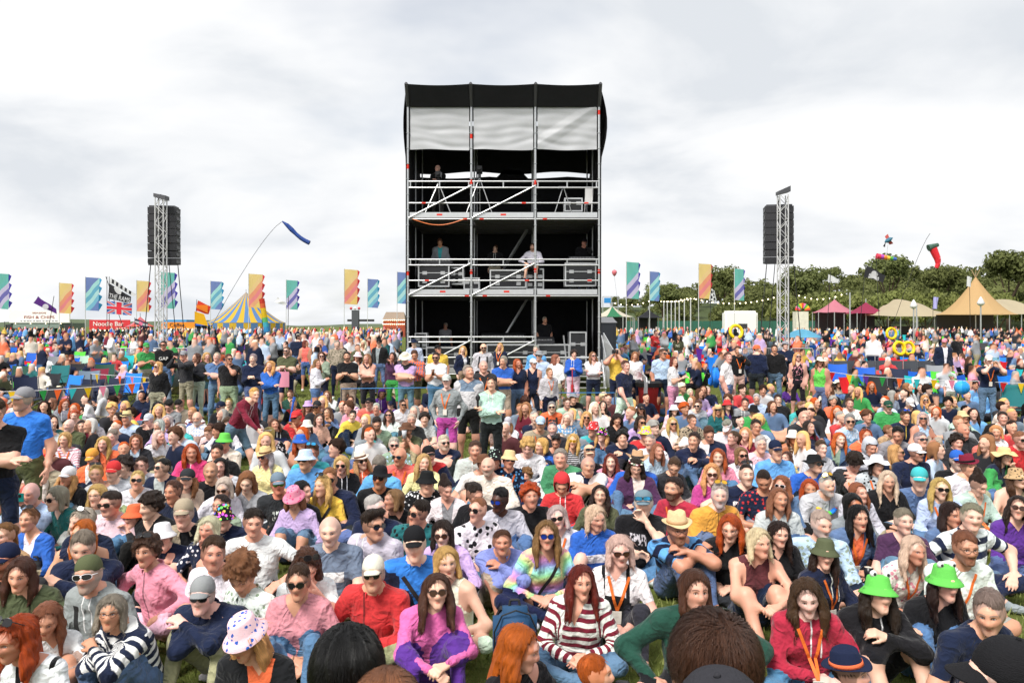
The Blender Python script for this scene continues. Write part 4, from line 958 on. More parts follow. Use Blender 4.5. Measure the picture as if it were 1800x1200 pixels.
for i, (px, top, d, wpx, lab) in enumerate((
    (1773, 437, 190, 92, 'tall broad tree rising right of the tepee peak'), (1562, 441, 205, 70, 'dark domed tree above the pirate flag'), (1462, 468, 215, 40, 'thin topped tree behind the white flag left of the pirate flag'),
    (1407, 466, 200, 78, 'broad tree behind the top of the right truss tower foot'), (1270, 470, 210, 66, 'rounded tree behind the orange banner on the right'), (1165, 493, 205, 60, 'low tree behind the two banners nearest the scaffold tower'),
    (1655, 462, 210, 70, 'tree directly beneath the red tube kite'))):
    b = at(px, HY, d); tz = at(px, top, d).z; hz = hill_z(b.x, d); r = wpx / F * d / 2 * 1.12; make_tree((b.x, d, hz), max(tz - hz, r * 1.6), r, 40 + i, lab, DARKLEAF)
for i, (px, top, d, wpx, lab) in enumerate(((1600, 499, 158, 34, 'pale green bush left of centre behind the tan tepee'), (1628, 503, 152, 38, 'pale green bush touching the left slope of the tepee'), (1556, 506, 160, 44, 'pale green bush above the maroon gazebo'),
    (1460, 505, 160, 46, 'pale green bush behind the pink marquee'), (1500, 507, 165, 40, 'pale green bush between the pink marquee and maroon gazebo'), (1672, 508, 150, 32, 'small pale bush in front of the tepee shoulder'),
    (1390, 512, 165, 50, 'pale bush behind the sunburst fairground sign'), (1755, 502, 160, 40, 'pale bush right of the tepee peak'))):
    b = at(px, HY, d); tz = at(px, top, d).z; hz = ground_z(b.x, d); make_tree((b.x, d, hz), tz - hz, wpx / F * d / 2 * 1.7, 80 + i, lab, PALELEAF, True)
# far ridge on the horizon to the left
m = MB(); rr = random.Random(3); N_ = 90
xs = [-1500 + 2400 * i / N_ for i in range(N_ + 1)]; tz = [9 + 5 * math.sin(x * .006) + 3 * math.sin(x * .021 + 1) + rr.uniform(-.6, .6) for x in xs]
m.add([(x, 1500, -5) for x in xs] + [(x, 1520, z) for x, z in zip(xs, tz)] + [(x, 1700, -5) for x in xs], [(i, i + 1, N_ + 2 + i, N_ + 1 + i) for i in range(N_)] + [(N_ + 1 + i, N_ + 2 + i, 2 * N_ + 3 + i, 2 * N_ + 2 + i) for i in range(N_)])
tag(m.build('far_hills', mat('far_ridge', (.09, .115, .07), .95, var=.15, scale=.01)), 'pale far ridge along the horizon', None, None, 'structure')
# ================================================================== scaffold tower
ALU = mat('galvanised_steel', (.56, .57, .58), .38, .75, .18, 9); ALUB = mat('brushed_aluminium', (.66, .67, .68), .32, .7, .12, 7); REDT = mat('red_tape', '#d8301f', .5); BLACKC = mat('black_cloth', (.013, .013, .016), .9, var=.3, bump=.3, scale=2)
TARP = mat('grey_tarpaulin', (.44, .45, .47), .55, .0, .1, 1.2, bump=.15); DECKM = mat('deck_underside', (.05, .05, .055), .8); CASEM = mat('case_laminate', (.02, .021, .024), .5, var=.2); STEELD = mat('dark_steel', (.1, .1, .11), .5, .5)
TD = 26.0; TS = F / TD; TG = ground_z(0, TD); TX = [(p - CX) / TS for p in (717, 828.5, 941, 1053)]; TB = TD + 4.15
tz_ = lambda py: CAMZ - (py - HY) / TS
tower = empty('scaffold_tower', ((TX[0] + TX[3]) / 2, TD, TG)); tag(tower, 'three-storey scaffold mixing tower with grey tarpaulin top and black cover', 'scaffold tower')
TO = Vector((tower.location.x, TD, TG))
def tp(name, mb, mt, parent=None, smooth=False, local=True):
    mb.v = [tuple(Vector(v) - TO) for v in mb.v]; return mb.build(name, mt, parent or tower, None, None, smooth)
for i, x in enumerate(TX):
    for y in (TD, TD + 2.07, TB):
        m = MB().bar((x, y, TG), (x, y, tz_(158) if y == TD else tz_(165)), .03 if y > TD else .037, 8)
        for k in range(17): m.lathe([(.037, 0), (.062, .006), (.062, .016), (.037, .022)], 8, (x, y, TG + .35 + k * .5)) if y == TD else None
        tp('post', m, ALU)
LV = [(319, 330, 357, 378, 385), (456, 466, 493, 513, 520), (592, 601, 628, 650, 657)]
red = [(0, .25, 2), (1, .82, 2), (2, .8, 2), (0, .9, 4), (1, .16, 4), (2, .15, 4), (0, .5, 3), (1, .5, 3)]
for li, ys_ in enumerate(LV):
    for b in range(3):
        x0, x1 = TX[b], TX[b + 1]
        for q in (0, 1, 2, 4):
            if li == 2 and b == 2 and q in (0, 1): continue
            z = tz_(ys_[q]); tp('guard_rail' if q < 3 else 'ledger', MB().bar((x0, TD, z), (x1, TD, z), .026, 8), ALU)
        m = MB(); z0, z1 = tz_(ys_[1]), tz_(ys_[0])
        if not (li == 2 and b == 2): [tp('rail_spacer', MB().bar((x0 + (x1 - x0) * t, TD, z0), (x0 + (x1 - x0) * t, TD, z1), .024, 6), ALU) for t in (.04, .5, .96)]
        tp('toe_board', MB().box(x0 + .06, x1 - .06, TD - .03, TD + .03, tz_(ys_[3]) - .085, tz_(ys_[3]) + .085), ALUB)
        if b < 2: tp('brace', MB().bar((x0 + .03, TD - .05, tz_(ys_[3]) - .1), (x1 - .03, TD - .05, z0 + .05), .026, 8), ALU)
    zt = tz_(ys_[3])
    for b in range(3):
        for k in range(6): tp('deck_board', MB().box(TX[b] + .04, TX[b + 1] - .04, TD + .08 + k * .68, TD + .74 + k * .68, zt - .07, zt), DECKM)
    m = MB()
    for k in range(9): m.bar((TX[0], TD + .2 + k * .46, zt - .14), (TX[3], TD + .2 + k * .46, zt - .14), .03, 6)
    tp('joists', m, STEELD)['kind'] = 'stuff'
    for b, t, q in red:
        x = TX[b] + (TX[b + 1] - TX[b]) * (t + .07 * li) % (TX[b + 1] - TX[b]) if False else TX[b] + (TX[b + 1] - TX[b]) * min(.93, t + .05 * li)
        tp('red_marker', MB().bar((x - .07, TD, tz_(ys_[q])), (x + .07, TD, tz_(ys_[q])), .0285 if q != 3 else .0285, 8), REDT) if q != 3 else tp('red_marker', MB().box(x - .09, x + .09, TD - .034, TD - .03, tz_(ys_[3]) - .02, tz_(ys_[3]) + .04), REDT)
for x, py in ((0, 293), (1, 240), (1, 320), (2, 321), (3, 198), (0, 480), (1, 478), (3, 477), (2, 475)): tp('red_marker', MB().bar((TX[x], TD, tz_(py + 4)), (TX[x], TD, tz_(py - 4)), .039, 8), REDT)
rr = random.Random(5)
for b in range(3):
    def sheet(u, v, b=b):
        x = TX[b] + .07 + (TX[b + 1] - TX[b] - .14) * u; z = tz_(263) + (tz_(188) - tz_(263)) * v
        q = [(.13, .22, .028, 5), (.31, -.15, .022, 9), (.48, .1, .03, 6), (.66, -.08, .018, 10), (.82, .05, .026, 7)]; y = TD + .02
        for k, (c_, sl, a_, w_) in enumerate(q): y += a_ * math.exp(-((v - c_ - sl * (u - .5) * (1 if (b + k) % 2 else -.6) - .03 * math.sin(u * 7 + k + b)) * 22 / (1 + .1 * w_)) ** 2) * (.35 + .65 * abs(math.sin(u * 2.3 + k * 1.7 + b * 2.1)))
        y += .012 * math.sin(u * 13 + 3 * math.sin(v * 3 + b)) * (1 - v) + (-.045 * max(0, 1 - abs(u * .9 - v + .12) * 5) if b == 2 else 0)
        return (x, y, z + .02 * math.sin(u * 5 + b) * (1 - v))
    tp('tarpaulin_panel', MB().grid(sheet, 40, 60), TARP, smooth=True)
    def lip(u, v, b=b):
        sag = .07 * math.sin(math.pi * u) * v; return (TX[b] + .06 + (TX[b + 1] - TX[b] - .12) * u, TD - .02 - .42 * v, tz_(189) + (tz_(155) - tz_(189)) * v - sag * .6)
    tp('canopy_panel', MB().grid(lip, 14, 8), BLACKC, smooth=True)
    tp('roof_panel', MB().grid(lambda u, v, b=b: (TX[b] + (TX[b + 1] - TX[b]) * u, TD - .44 + (TB + .5 - TD) * v, tz_(155) - .042 * math.sin(math.pi * u) - .03 * math.sin(math.pi * v)), 10, 8), BLACKC, smooth=True)
for i in range(4):
    tp('roof_beam', MB().bar((TX[i], TD, tz_(187)), (TX[i], TD - .44, tz_(154)), .06, 6).bar((TX[i], TD - .44, tz_(154)), (TX[i], TB, tz_(160)), .05, 6), STEELD)
for s, x in ((-1, TX[0] - .1), (1, TX[3] + .1)):
    def side(u, v, s=s, x=x): return (x + s * (-.03 + .2 * math.sin(math.pi * min(1, max(0, (v - .76) / .24))) * (1 - .5 * u) * (1.0 if s > 0 else .4)), TD - .02 + u * (TB - TD + .12), TG + .3 + (tz_(157) - TG - .3) * v)
    tp('side_cover', MB().grid(side, 10, 30), BLACKC, smooth=True)
ZS0, ZS1 = CAMZ + (HY - 310) * TB / F, CAMZ + (HY - 304) * TB / F
def bk(z0, z1, f):
    return MB().grid(lambda u, v: (TX[0] - .45 + (TX[3] - TX[0] + .9) * u, TB + .06, z0 + (z1 - z0) * v + f(u) * (v if z0 < 5 else 1 - v)), 24, 6)
tp('back_cover', bk(TG + .2, ZS0, lambda u: -.07 * abs(math.sin(u * 7.5)) + (.3 if abs(u - .54) < .05 else 0)), BLACKC); tp('back_cover', bk(ZS1, tz_(165), lambda u: -.05 * math.sin(u * 14)), BLACKC)
for zt, zb in ((tz_(385), tz_(513)), (tz_(520), tz_(650))):      # stair flights inside
    m = MB(); a, b_ = Vector((-.9, TD + 2.6, zb)), Vector((.55, TD + 2.6, zt)); m.bar(a, b_, .05, 6); m.bar(a + Vector((0, .6, 0)), b_ + Vector((0, .6, 0)), .05, 6); tp('inner_stair', m, ALUB)
for k in range(5): tp('step', MB().box(TX[2] + .95, TX[3] + .05, TD - 1.15 + k * .22, TD - .98 + k * .22, TG + .12 + k * .17, TG + .15 + k * .17), ALUB)
for x in (TX[2] + .92, TX[3] + .08): tp('step_side', MB().bar((x, TD - 1.15, TG + .1), (x, TD - .05, TG + .95), .035, 6).bar((x, TD - 1.1, TG + .0), (x, TD - 1.1, TG + 1.1), .025, 6).bar((x, TD - 1.1, TG + 1.1), (x, TD - .05, TG + 1.75), .025, 6), ALU)
tp('gate_sheet', MB().add([(TX[3] + .1, TD - .3, TG + .1), (TX[3] + .55, TD - .9, TG + .1), (TX[3] + .55, TD - .9, TG + .95), (TX[3] + .1, TD - .3, TG + 1.85), (TX[3] + .13, TD - .28, TG + .1), (TX[3] + .58, TD - .88, TG + .1), (TX[3] + .58, TD - .88, TG + .95), (TX[3] + .13, TD - .28, TG + 1.85)], [(0, 1, 2, 3), (7, 6, 5, 4), (0, 4, 5, 1), (1, 5, 6, 2), (2, 6, 7, 3), (3, 7, 4, 0)]), ALUB)
def hose(pts): return MB().tube(pts, .016, 5)
tp('orange_cable', hose([(TX[0] + .15 + 1.7 * t, TD - .03, tz_(385) - .2 * math.sin(math.pi * t)) for t in [i / 12 for i in range(13)]]), mat('orange_cable', '#e0763a', .5))
# --- flight cases and desks on the decks
def flight_case(px0, px1, py0, py1, d, label, dep=.6, wheels=True):
    x0, x1 = (px0 - CX) / F * d, (px1 - CX) / F * d; z1 = CAMZ - (py0 - HY) / F * d; z0 = CAMZ - (py1 - HY) / F * d; w_, h = x1 - x0, z1 - z0
    r = empty('flight_case', ((x0 + x1) / 2, d, z0)); tag(r, label, 'flight case', 'flight cases on the tower'); W = w_ / 2
    MB().box(-W, W, 0, dep, .0, h).build('body', CASEM, r)
    m = MB(); t = .022
    for z in (0, h): [m.box(-W - .004, W + .004, y - t, y + t, z - t, z + t) for y in (0, dep)]
    for x in (-W, W): [m.box(x - t, x + t, y - t * 1.1, y + t * 1.1, 0, h) for y in (0, dep)]
    [m.box(x - t, x + t, 0, dep, z - t, z + t) for x in (-W, W) for z in (0, h)]; m.build('edging', ALUB, r); MB().box(-W, W, -.006, .0, h * .62, h * .65).build('lid_seam', ALUB, r)
    for x in (-W * .6, W * .6):
        for z in ((h * .63, h * .22) if h > .45 else (h * .63,)): MB().box(x - .075, x + .075, -.014, -.004, z - .055, z + .055).build('latch', ALU, r)
    return r
flight_case(736, 789, 466, 503, TD + .5, 'large black flight case under the desk at tower left, middle deck'); flight_case(792, 814, 471, 499, TD + .9, 'narrow flight case just right of the largest middle-deck case')
flight_case(816, 842, 489, 508, TD + .6, 'small low case beside the second post on the middle deck', .5); flight_case(862, 924, 475, 505, TD + .5, 'wide flight case behind the centre rails, middle deck')
flight_case(926, 955, 473, 508, TD + .9, 'case used as a seat on the middle deck'); flight_case(994, 1047, 463, 502, TD + .5, 'large black flight case at the right end of the middle deck')
flight_case(993, 1023, 349, 371, TD + .5, 'grey flight case on the top deck below a folding stool', .5)
flight_case(1002, 1030, 584, 640, TD + .6, 'tall black flight case at the right of the bottom deck', .7); flight_case(946, 1000, 606, 642, TD + .3, 'long black flight case by the steps of the tower', .6)
flight_case(856, 940, 606, 642, TD + .3, 'black flight case behind the bottom centre rails', .6); flight_case(750, 815, 611, 642, TD + .3, 'black flight case at bottom left of the tower', .6); flight_case(730, 750, 586, 612, TD + .9, 'small black case with headphones level at bottom left', .5)
def desk(px0, px1, py, d, zb, label):
    x0, x1 = (px0 - CX) / F * d, (px1 - CX) / F * d; z = CAMZ - (py - HY) / F * d; W = (x1 - x0) / 2; r = empty('mixing_desk', ((x0 + x1) / 2, d, zb)); tag(r, label, 'mixing desk', 'mixing desks on the tower'); h = z - zb
    MB().add([(-W, 0, h - .14), (W, 0, h - .14), (W, 0, h - .05), (-W, 0, h - .05), (-W, .55, h - .14), (W, .55, h - .14), (W, .55, h + .1), (-W, .55, h + .1)], [(0, 1, 2, 3), (7, 6, 5, 4), (3, 2, 6, 7), (0, 4, 5, 1), (1, 5, 6, 2), (0, 3, 7, 4)]).build('console', CASEM, r)
    m = MB(); [m.box(-W + .04 + k * .05, -W + .055 + k * .05, .1, .3, h - .02, h + .012) for k in range(int(W * 2 / .05) - 1)]; m.build('faders', ALUB, r)['kind'] = 'stuff'
    m = MB(); [m.bar((x, y, 0), (x, y, h - .13), .02, 6) for x in (-W + .06, W - .06) for y in (.06, .5)]; m.build('stand', STEELD, r)
Z2 = tz_(513); Z1 = tz_(650); Z3 = tz_(378)
desk(735, 795, 457, TD + .55, Z2, 'lighting desk on the case at the left of the middle deck'); desk(1000, 1050, 452, TD + .55, Z2, 'desk with blue glow at the right of the middle deck'); desk(845, 925, 590, TD + .9, Z1, 'long mixing desk at bottom centre of the tower'); desk(941, 975, 597, TD + .5, Z1, 'small silver desk beside the bottom operator')
# --- camera on tripod, folding stool on the top deck
def tripod(px, py, d, label):
    b = Vector(((px - CX) / F * d, d, Z3)); h = CAMZ - (py - HY) / F * d - Z3; r = empty('camera_tripod', b); tag(r, label, 'camera', 'video cameras on the tower')
    for k in range(3): a = R(90 + 120 * k); MB().bar((0, 0, h - .35), (math.cos(a) * .55, math.sin(a) * .55, 0), .018, 6).build('leg', ALU, r)
    MB().box(-.09, .09, -.25, .2, h - .2, h).build('camera_body', BLACKP, r); MB().bar((0, -.25, h - .1), (0, -.42, h - .1), .065, 12).build('lens', BLACKP, r); MB().bar((0, 0, h - .38), (0, 0, h - .2), .05, 8).build('fluid_head', STEELD, r)
tripod(771, 303, TD + .7, 'video camera on tripod manned at the left of the top deck'); tripod(843, 294, TD + .8, 'unmanned video camera on tripod near centre of the top deck')
r = empty('folding_stool', ((988 - CX) / F * (TD + .4), TD + .4, Z3)); tag(r, 'folding metal stool at the right of the top deck', 'stool'); MB().bar((-.28, 0, 0), (.02, 0, .95), .017, 6).bar((.36, 0, 0), (.06, 0, .95), .017, 6).build('legs', ALU, r); MB().box(-.12, .2, -.12, .2, .95, .99).build('seat', STEELD, r)
r = empty('folded_chair', ((1032 - CX) / F * (TD + .6), TD + .6, Z3)); tag(r, 'pale folded chair leaning at the right of the top deck', 'chair'); MB().bar((-.1, 0, 0), (-.02, .1, 1.0), .02, 6).bar((.14, 0, 0), (.2, .1, 1.0), .02, 6).build('frame', WHITEP, r); MB().box(-.06, .18, .05, .09, .45, .98).build('back_panel', WHITEP, r)
# tower crew
for ln, d_, zd in (("775 420 s b.sh grey+turquoise:inner.jacket dn=28 pw=working_at_a_desk", TD + 1.25, Z2), ("870 431 s b.sh black+white:string.hoodie pw=standing_in_shadow", TD + 2.0, Z2), ("1026 419 sd d.sh black.jumper cap=black pw=hand_at_chin_by_desk", TD + 1.2, Z2),
                   ("770 290 sh b.bd black.jumper pw=behind_camera_on_the_top_deck", TD + 1.4, Z3), ("957 556 s g.sh black.tshirt pw=on_the_bottom_deck", TD + 1.3, Z1), ("783 568 s g.sh grey.tshirt pw=in_shadow_on_the_bottom_deck", TD + 2.4, Z1)):
    TOWERCREW = globals().setdefault('TOWERCREW', []); TOWERCREW.append((ln, d_, zd))
# ================================================================== speaker towers
CABM = mat('speaker_black', (.03, .03, .035), .6, var=.15); WHITEST = mat('white_truss', (.62, .62, .62), .4, .3)
def truss_tower(px, top, d, label, alabel, apx, ay, yaw, lamp):
    x = (px - CX) / F * d; g = ground_z(x, d); h = CAMZ - (top - HY) / F * d - g; t = empty('truss_tower', (x, d, g)); tag(t, label, 'truss tower', 'delay speaker towers'); w_ = .165
    for sx in (-1, 1):
        for sy in (-1, 1): MB().bar((sx * w_, sy * w_, 0), (sx * w_, sy * w_, h), .026, 8).build('chord', WHITEST, t)
    n = int(h / .34); m = MB()
    for k in range(n):
        z0, z1 = k * h / n, (k + 1) * h / n; s = 1 if k % 2 else -1
        for sy in (-1, 1): m.bar((-s * w_, sy * w_, z0), (s * w_, sy * w_, z1), .013, 5)
        for sx in (-1, 1): m.bar((sx * w_, -s * w_, z0), (sx * w_, s * w_, z1), .013, 5)
    m.build('lattice', WHITEST, t)
    for ex in (-1, 1): MB().bar((ex * .55, .3, 4.9 - g), (ex * .95, .3, 0), .018, 5).build('guy_cable', STRAPM, t); MB().bar((ex * .28, .1, h * .62), (ex * .5, .6, 0), .016, 5).build('guy_cable', STRAPM, t)
    MB().box(-1.1, 1.1, -1.1, 1.1, .0, .25).build('base_plate', STEELD, t)
    b = MB(); q = lamp; b.add([(-.22, -.2, h), (.25, -.2, h + .12 * q), (.25, .2, h + .12 * q), (-.22, .2, h), (-.22, -.2, h + .14), (.25, -.2, h + .2 + .15 * q), (.25, .2, h + .2 + .15 * q), (-.22, .2, h + .14)], [(0, 3, 2, 1), (4, 5, 6, 7), (0, 1, 5, 4), (1, 2, 6, 5), (2, 3, 7, 6), (3, 0, 4, 7)]); b.build('hoist', STEELD, t)
    a = empty('line_array_speaker', ((apx - CX) / F * (d + .5), d + .5, CAMZ - (ay - HY) / F * (d + .5)), R(yaw)); tag(a, alabel, 'loudspeaker', 'hanging speaker arrays')
    z = 0.0; yy = 0.0; ang = 0.0
    for k in range(8):
        hh = .272; ang = max(0, k - 4) * .035
        m = MB(); c, s_ = math.cos(ang), math.sin(ang)
        vs = [(sx * W_, y0, z0) for z0, W_ in ((-hh, .545), (0, .555)) for y0, sx in ((-.3, -1), (-.3, 1), (.32, 1), (.32, -1))]
        vs = [(x_, y_ * c - z_ * s_ + yy, y_ * s_ + z_ * c + z) for x_, y_, z_ in vs]
        m.add(vs, [(0, 3, 2, 1), (4, 5, 6, 7), (0, 1, 5, 4), (1, 2, 6, 5), (2, 3, 7, 6), (3, 0, 4, 7)]); m.build('cabinet', CABM, a); yy += (hh + .02) * s_; z -= (hh + .02) * c
        MB().box(-.565, -.556, -.25, .2, z + .08, z + .2).box(.556, .565, -.25, .2, z + .08, z + .2).build('side_plate', STEELD, a)
    MB().box(-.5, .5, -.28, .3, .0, .07).bar((0, 0, .05), (0, -.4, .5), .02, 5).build('flying_frame', STEELD, a)
truss_tower(283, 347, 32.0, 'white lattice truss tower at left with speakers hung behind', 'black hanging speaker array on the left truss tower', 288.5, 366, 6, -1)
truss_tower(1376, 343, 32.0, 'white lattice truss tower at right with speakers hung behind', 'black hanging speaker array on the right truss tower', 1368, 364, -9, 1)
# ================================================================== stalls, tents
def text_mesh(s, size, name='lettering', depth=.01):
    cu = bpy.data.curves.new(name, 'FONT'); cu.body = s; cu.size = size; cu.extrude = depth; cu.align_x = 'CENTER'; cu.align_y = 'CENTER'; o = bpy.data.objects.new(name, cu); COL.objects.link(o)
    me = bpy.data.meshes.new_from_object(o.evaluated_get(bpy.context.evaluated_depsgraph_get())); bpy.data.objects.remove(o); me.name = name; return me
def lettering(s, size, mt, parent, loc, fit=None, rx=90):
    me = text_mesh(s, size); me.materials.clear(); me.materials.append(mt); o = obj('lettering', me, None, parent, loc); o.rotation_euler = (R(rx), 0, 0)
    if fit: w_ = max(v.co.x for v in me.vertices) - min(v.co.x for v in me.vertices); o.scale = (fit / w_, 1, 1)
    return o
def px2(px0, px1, py0, py1, d): return (px0 - CX) / F * d, (px1 - CX) / F * d, CAMZ - (py1 - HY) / F * d, CAMZ - (py0 - HY) / F * d
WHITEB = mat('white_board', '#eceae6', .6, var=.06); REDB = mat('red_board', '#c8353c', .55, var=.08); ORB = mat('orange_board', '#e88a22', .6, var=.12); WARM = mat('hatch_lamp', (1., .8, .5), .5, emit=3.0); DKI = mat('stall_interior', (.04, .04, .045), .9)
def bulbs(parent, a, b, n, r=.07):
    a, b = Vector(a), Vector(b)
    for k in range(n): MB().lathe([(.01, -r), (r * .8, -r * .5), (r, 0), (r * .8, r * .5), (.01, r)], 8, a.lerp(b, (k + .5) / n)).build('bulb', WARM, parent)
d = 125; g = ground_z(0, d); x0, x1, z0, z1 = px2(16, 122, 546, 567, d); t = empty('fish_and_chip_stall', ((x0 + x1) / 2, d, g)); tag(t, 'white fish and chip stall with dark serving hatch at far left', 'food stall'); W = (x1 - x0) / 2
sb = MB().box(-W, W, 0, .25, z0 - g, z1 - g).build('sign_board', WHITEB, t); RB = mat('sign_rust', '#9c3a30', .6)
lettering('FISH & CHIPS', .62, RB, sb, (0, -.03, (z0 + z1) / 2 - g - .1), W * 1.0); lettering('SEASIDE', .3, RB, sb, (0, -.03, z1 - g - .35), W * .45); [MB().box(-W * .62 + k * W * .104, -W * .62 + k * W * .104 + W * (.05 + .035 * ((k * 7) % 3) / 2), -.035, -.005, z0 - g + .2, z0 - g + .3).build('small_print', DKI, sb) for k in range(12)]
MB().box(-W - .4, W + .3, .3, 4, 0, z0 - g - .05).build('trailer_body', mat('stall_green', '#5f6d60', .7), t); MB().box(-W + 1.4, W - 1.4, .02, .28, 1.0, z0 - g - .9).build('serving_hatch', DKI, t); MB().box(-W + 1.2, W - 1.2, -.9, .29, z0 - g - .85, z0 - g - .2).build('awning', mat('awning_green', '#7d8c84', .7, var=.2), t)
for s in (-1, 1): MB().bar((s * (W + .5), -.3, 0), (s * (W + .5), -.3, z0 - g + .2), .05, 6).build('post', STEELD, t); MB().box(s * (W - .1) - .6, s * (W - .1) + .4, -.1, -.04, .9, z0 - g - .3).build('menu_board', DKI, t)
bulbs(t, (-W, -.3, z0 - g - .15), (W, -.3, z0 - g - .15), 4)
d = 120; x0, x1, z0, z1 = px2(157, 228, 562, 579, d); t = empty('noodle_stall', ((x0 + x1) / 2, d, g)); tag(t, 'red noodle bar stall with white lettering at far left', 'food stall'); W = (x1 - x0) / 2
sb = MB().box(-W, W, 0, .2, z0 - g, z1 - g).build('sign_board', REDB, t); lettering('Noodle Bar', .95, WHITEB, sb, (-.2, -.03, (z0 + z1) / 2 - g + .1), W * 1.5); MB().box(W * .32, W * .82, -.035, -.005, z0 - g + .16, z0 - g + .24).build('small_print', WHITEB, sb); MB().box(-W, W, .25, 3, 0, z0 - g - .02).build('stall_body', DKI, t); bulbs(t, (-W, -.1, z0 - g - .12), (W, -.1, z0 - g - .12), 9, .09)
d = 115; x0, x1, z0, z1 = px2(283, 342, 566, 577, d); t = empty('coffee_stall', ((x0 + x1) / 2, d, g)); tag(t, 'orange coffee stall with black script behind the left truss tower', 'food stall'); W = (x1 - x0) / 2
sb = MB().box(-W, W, 0, .2, z0 - g, z1 - g).build('sign_board', ORB, t); lettering('Coffee', .8, DKI, sb, (-.1, -.03, (z0 + z1) / 2 - g)); MB().add([(-1.75 + .2 * x_, y_, (z0 + z1) / 2 - g + .2 * z_) for y_ in (-.04, -.005) for x_, z_ in ((0, -1.2), (1, .1), (.8, .9), (.3, 1), (0, .6), (-.3, 1), (-.8, .9), (-1, .1))], [tuple(range(8)), tuple(range(15, 7, -1))] + [(k, k + 8, (k + 1) % 8 + 8, (k + 1) % 8) for k in range(8)]).build('heart', DKI, sb); MB().box(-W, W, .25, 3, 0, z0 - g).build('stall_body', DKI, t); MB().box(-W + .2, W - 1.2, .1, 3, z1 - g, z1 - g + .35).build('roof', mat('stall_blue', '#3d8fc6', .6), t); bulbs(t, (-W, -.1, z0 - g - .1), (W, -.1, z0 - g - .1), 8, .09)
def peak_tent(px0, px1, apex, eave, d, cols, label, name='marquee', wall=None, n=8, sag=.12, open_=True, grp=None):
    x0, x1 = (px0 - CX) / F * d, (px1 - CX) / F * d; Rr = (x1 - x0) / 2; dc = d + Rr; cx = ((px0 + px1) / 2 - CX) / F * dc; g = ground_z(cx, d); za = CAMZ - (apex - HY) / F * dc - g; ze = CAMZ - (eave - HY) / F * d - g
    t = empty(name, (cx, d + Rr, g)); tag(t, label, 'tent', grp)
    for k in range(n):
        a0, a1 = 2 * math.pi * k / n + math.pi / n, 2 * math.pi * (k + 1) / n + math.pi / n; c = cols[k % len(cols)]; q = 1 / math.cos(math.pi / n) if n <= 8 else 1
        def f(u, v):
            r = Rr * q * (1 - v) ; a = a0 + (a1 - a0) * u; rr_ = r * (1 if n > 8 else math.cos(math.pi / n) / math.cos((u - .5) * (a1 - a0)))
            return (math.cos(a) * rr_ + 0, math.sin(a) * rr_, ze + (za - ze) * v ** (1 + sag * 4) - (0.05 * (za - ze) * math.sin(math.pi * u) if v < .02 and n <= 8 else 0))
        MB().grid(f, 4 if n <= 8 else 2, 8).build('roof_panel', mat('canvas_' + c, COLS.get(c, c), .75, trans=True), t, smooth=True)
        if wall: MB().grid(lambda u, v: (math.cos(a0 + (a1 - a0) * u) * Rr * q * .995, math.sin(a0 + (a1 - a0) * u) * Rr * q * .995, ze * v), 2, 1).build('wall_panel', mat('canvas_' + wall[k % len(wall)], COLS.get(wall[k % len(wall)], wall[k % len(wall)]), .75, trans=True), t)
        elif n <= 8: MB().bar((math.cos(a0) * Rr * q * .98, math.sin(a0) * Rr * q * .98, 0), (math.cos(a0) * Rr * q * .98, math.sin(a0) * Rr * q * .98, ze), .06, 6).build('leg', ALU, t)
    MB().bar((0, 0, 0), (0, 0, za + .5), .07, 6).build('king_pole', ALU, t)
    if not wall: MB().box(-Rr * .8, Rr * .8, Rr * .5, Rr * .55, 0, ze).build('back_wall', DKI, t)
    return t
COLS['maroonpink'] = '#a8395c'; COLS['tentblue'] = '#6793cf'; COLS['tentyellow'] = '#efc440'; COLS['canvas'] = '#d9b583'; COLS['stretch'] = '#cfc0a4'
peak_tent(362, 503, 513, 567, 150, ['tentblue', 'tentyellow'], 'blue and yellow striped circus tent at left', 'circus_tent', ['tentyellow', 'tentblue'], 36, .08)
peak_tent(225, 268, 556, 573, 118, ['rose', 'coral'], 'faded red canopy between the noodle and coffee stalls'); peak_tent(1040, 1112, 538, 556, 105, ['cream', 'jade'], 'cream and green marquee beside the scaffold tower')
peak_tent(1118, 1162, 544, 558, 110, ['charcoal'], 'black gazebo left of the row of light poles', 'gazebo', n=4); peak_tent(1432, 1502, 526, 548, 120, ['rose'], 'faded pink marquee on the right'); peak_tent(1494, 1550, 531, 550, 115, ['maroonpink'], 'maroon gazebo right of the pink marquee', 'gazebo', n=4)
lm = mat('gazebo_print', '#efe6e6', .6)
peak_tent(335, 372, 566, 572, 135, ['blue'], 'small blue awning left of the circus tent', 'gazebo', n=4)
t = peak_tent(1648, 1782, 486, 552, 100, ['canvas'], 'tall tan tepee tent on the right with crossed poles at its tip', 'tepee', None, 10, .14)
for k in range(6): a = k * 1.05; za = CAMZ + (HY - 486) / F * 104.8 - ground_z(0, 100); MB().bar((math.cos(a) * .3, math.sin(a) * .3, za - .8), (-math.cos(a) * .55, -math.sin(a) * .55, za + .9), .05, 5).build('pole', mat('pole_wood', '#b09a78', .8), t)
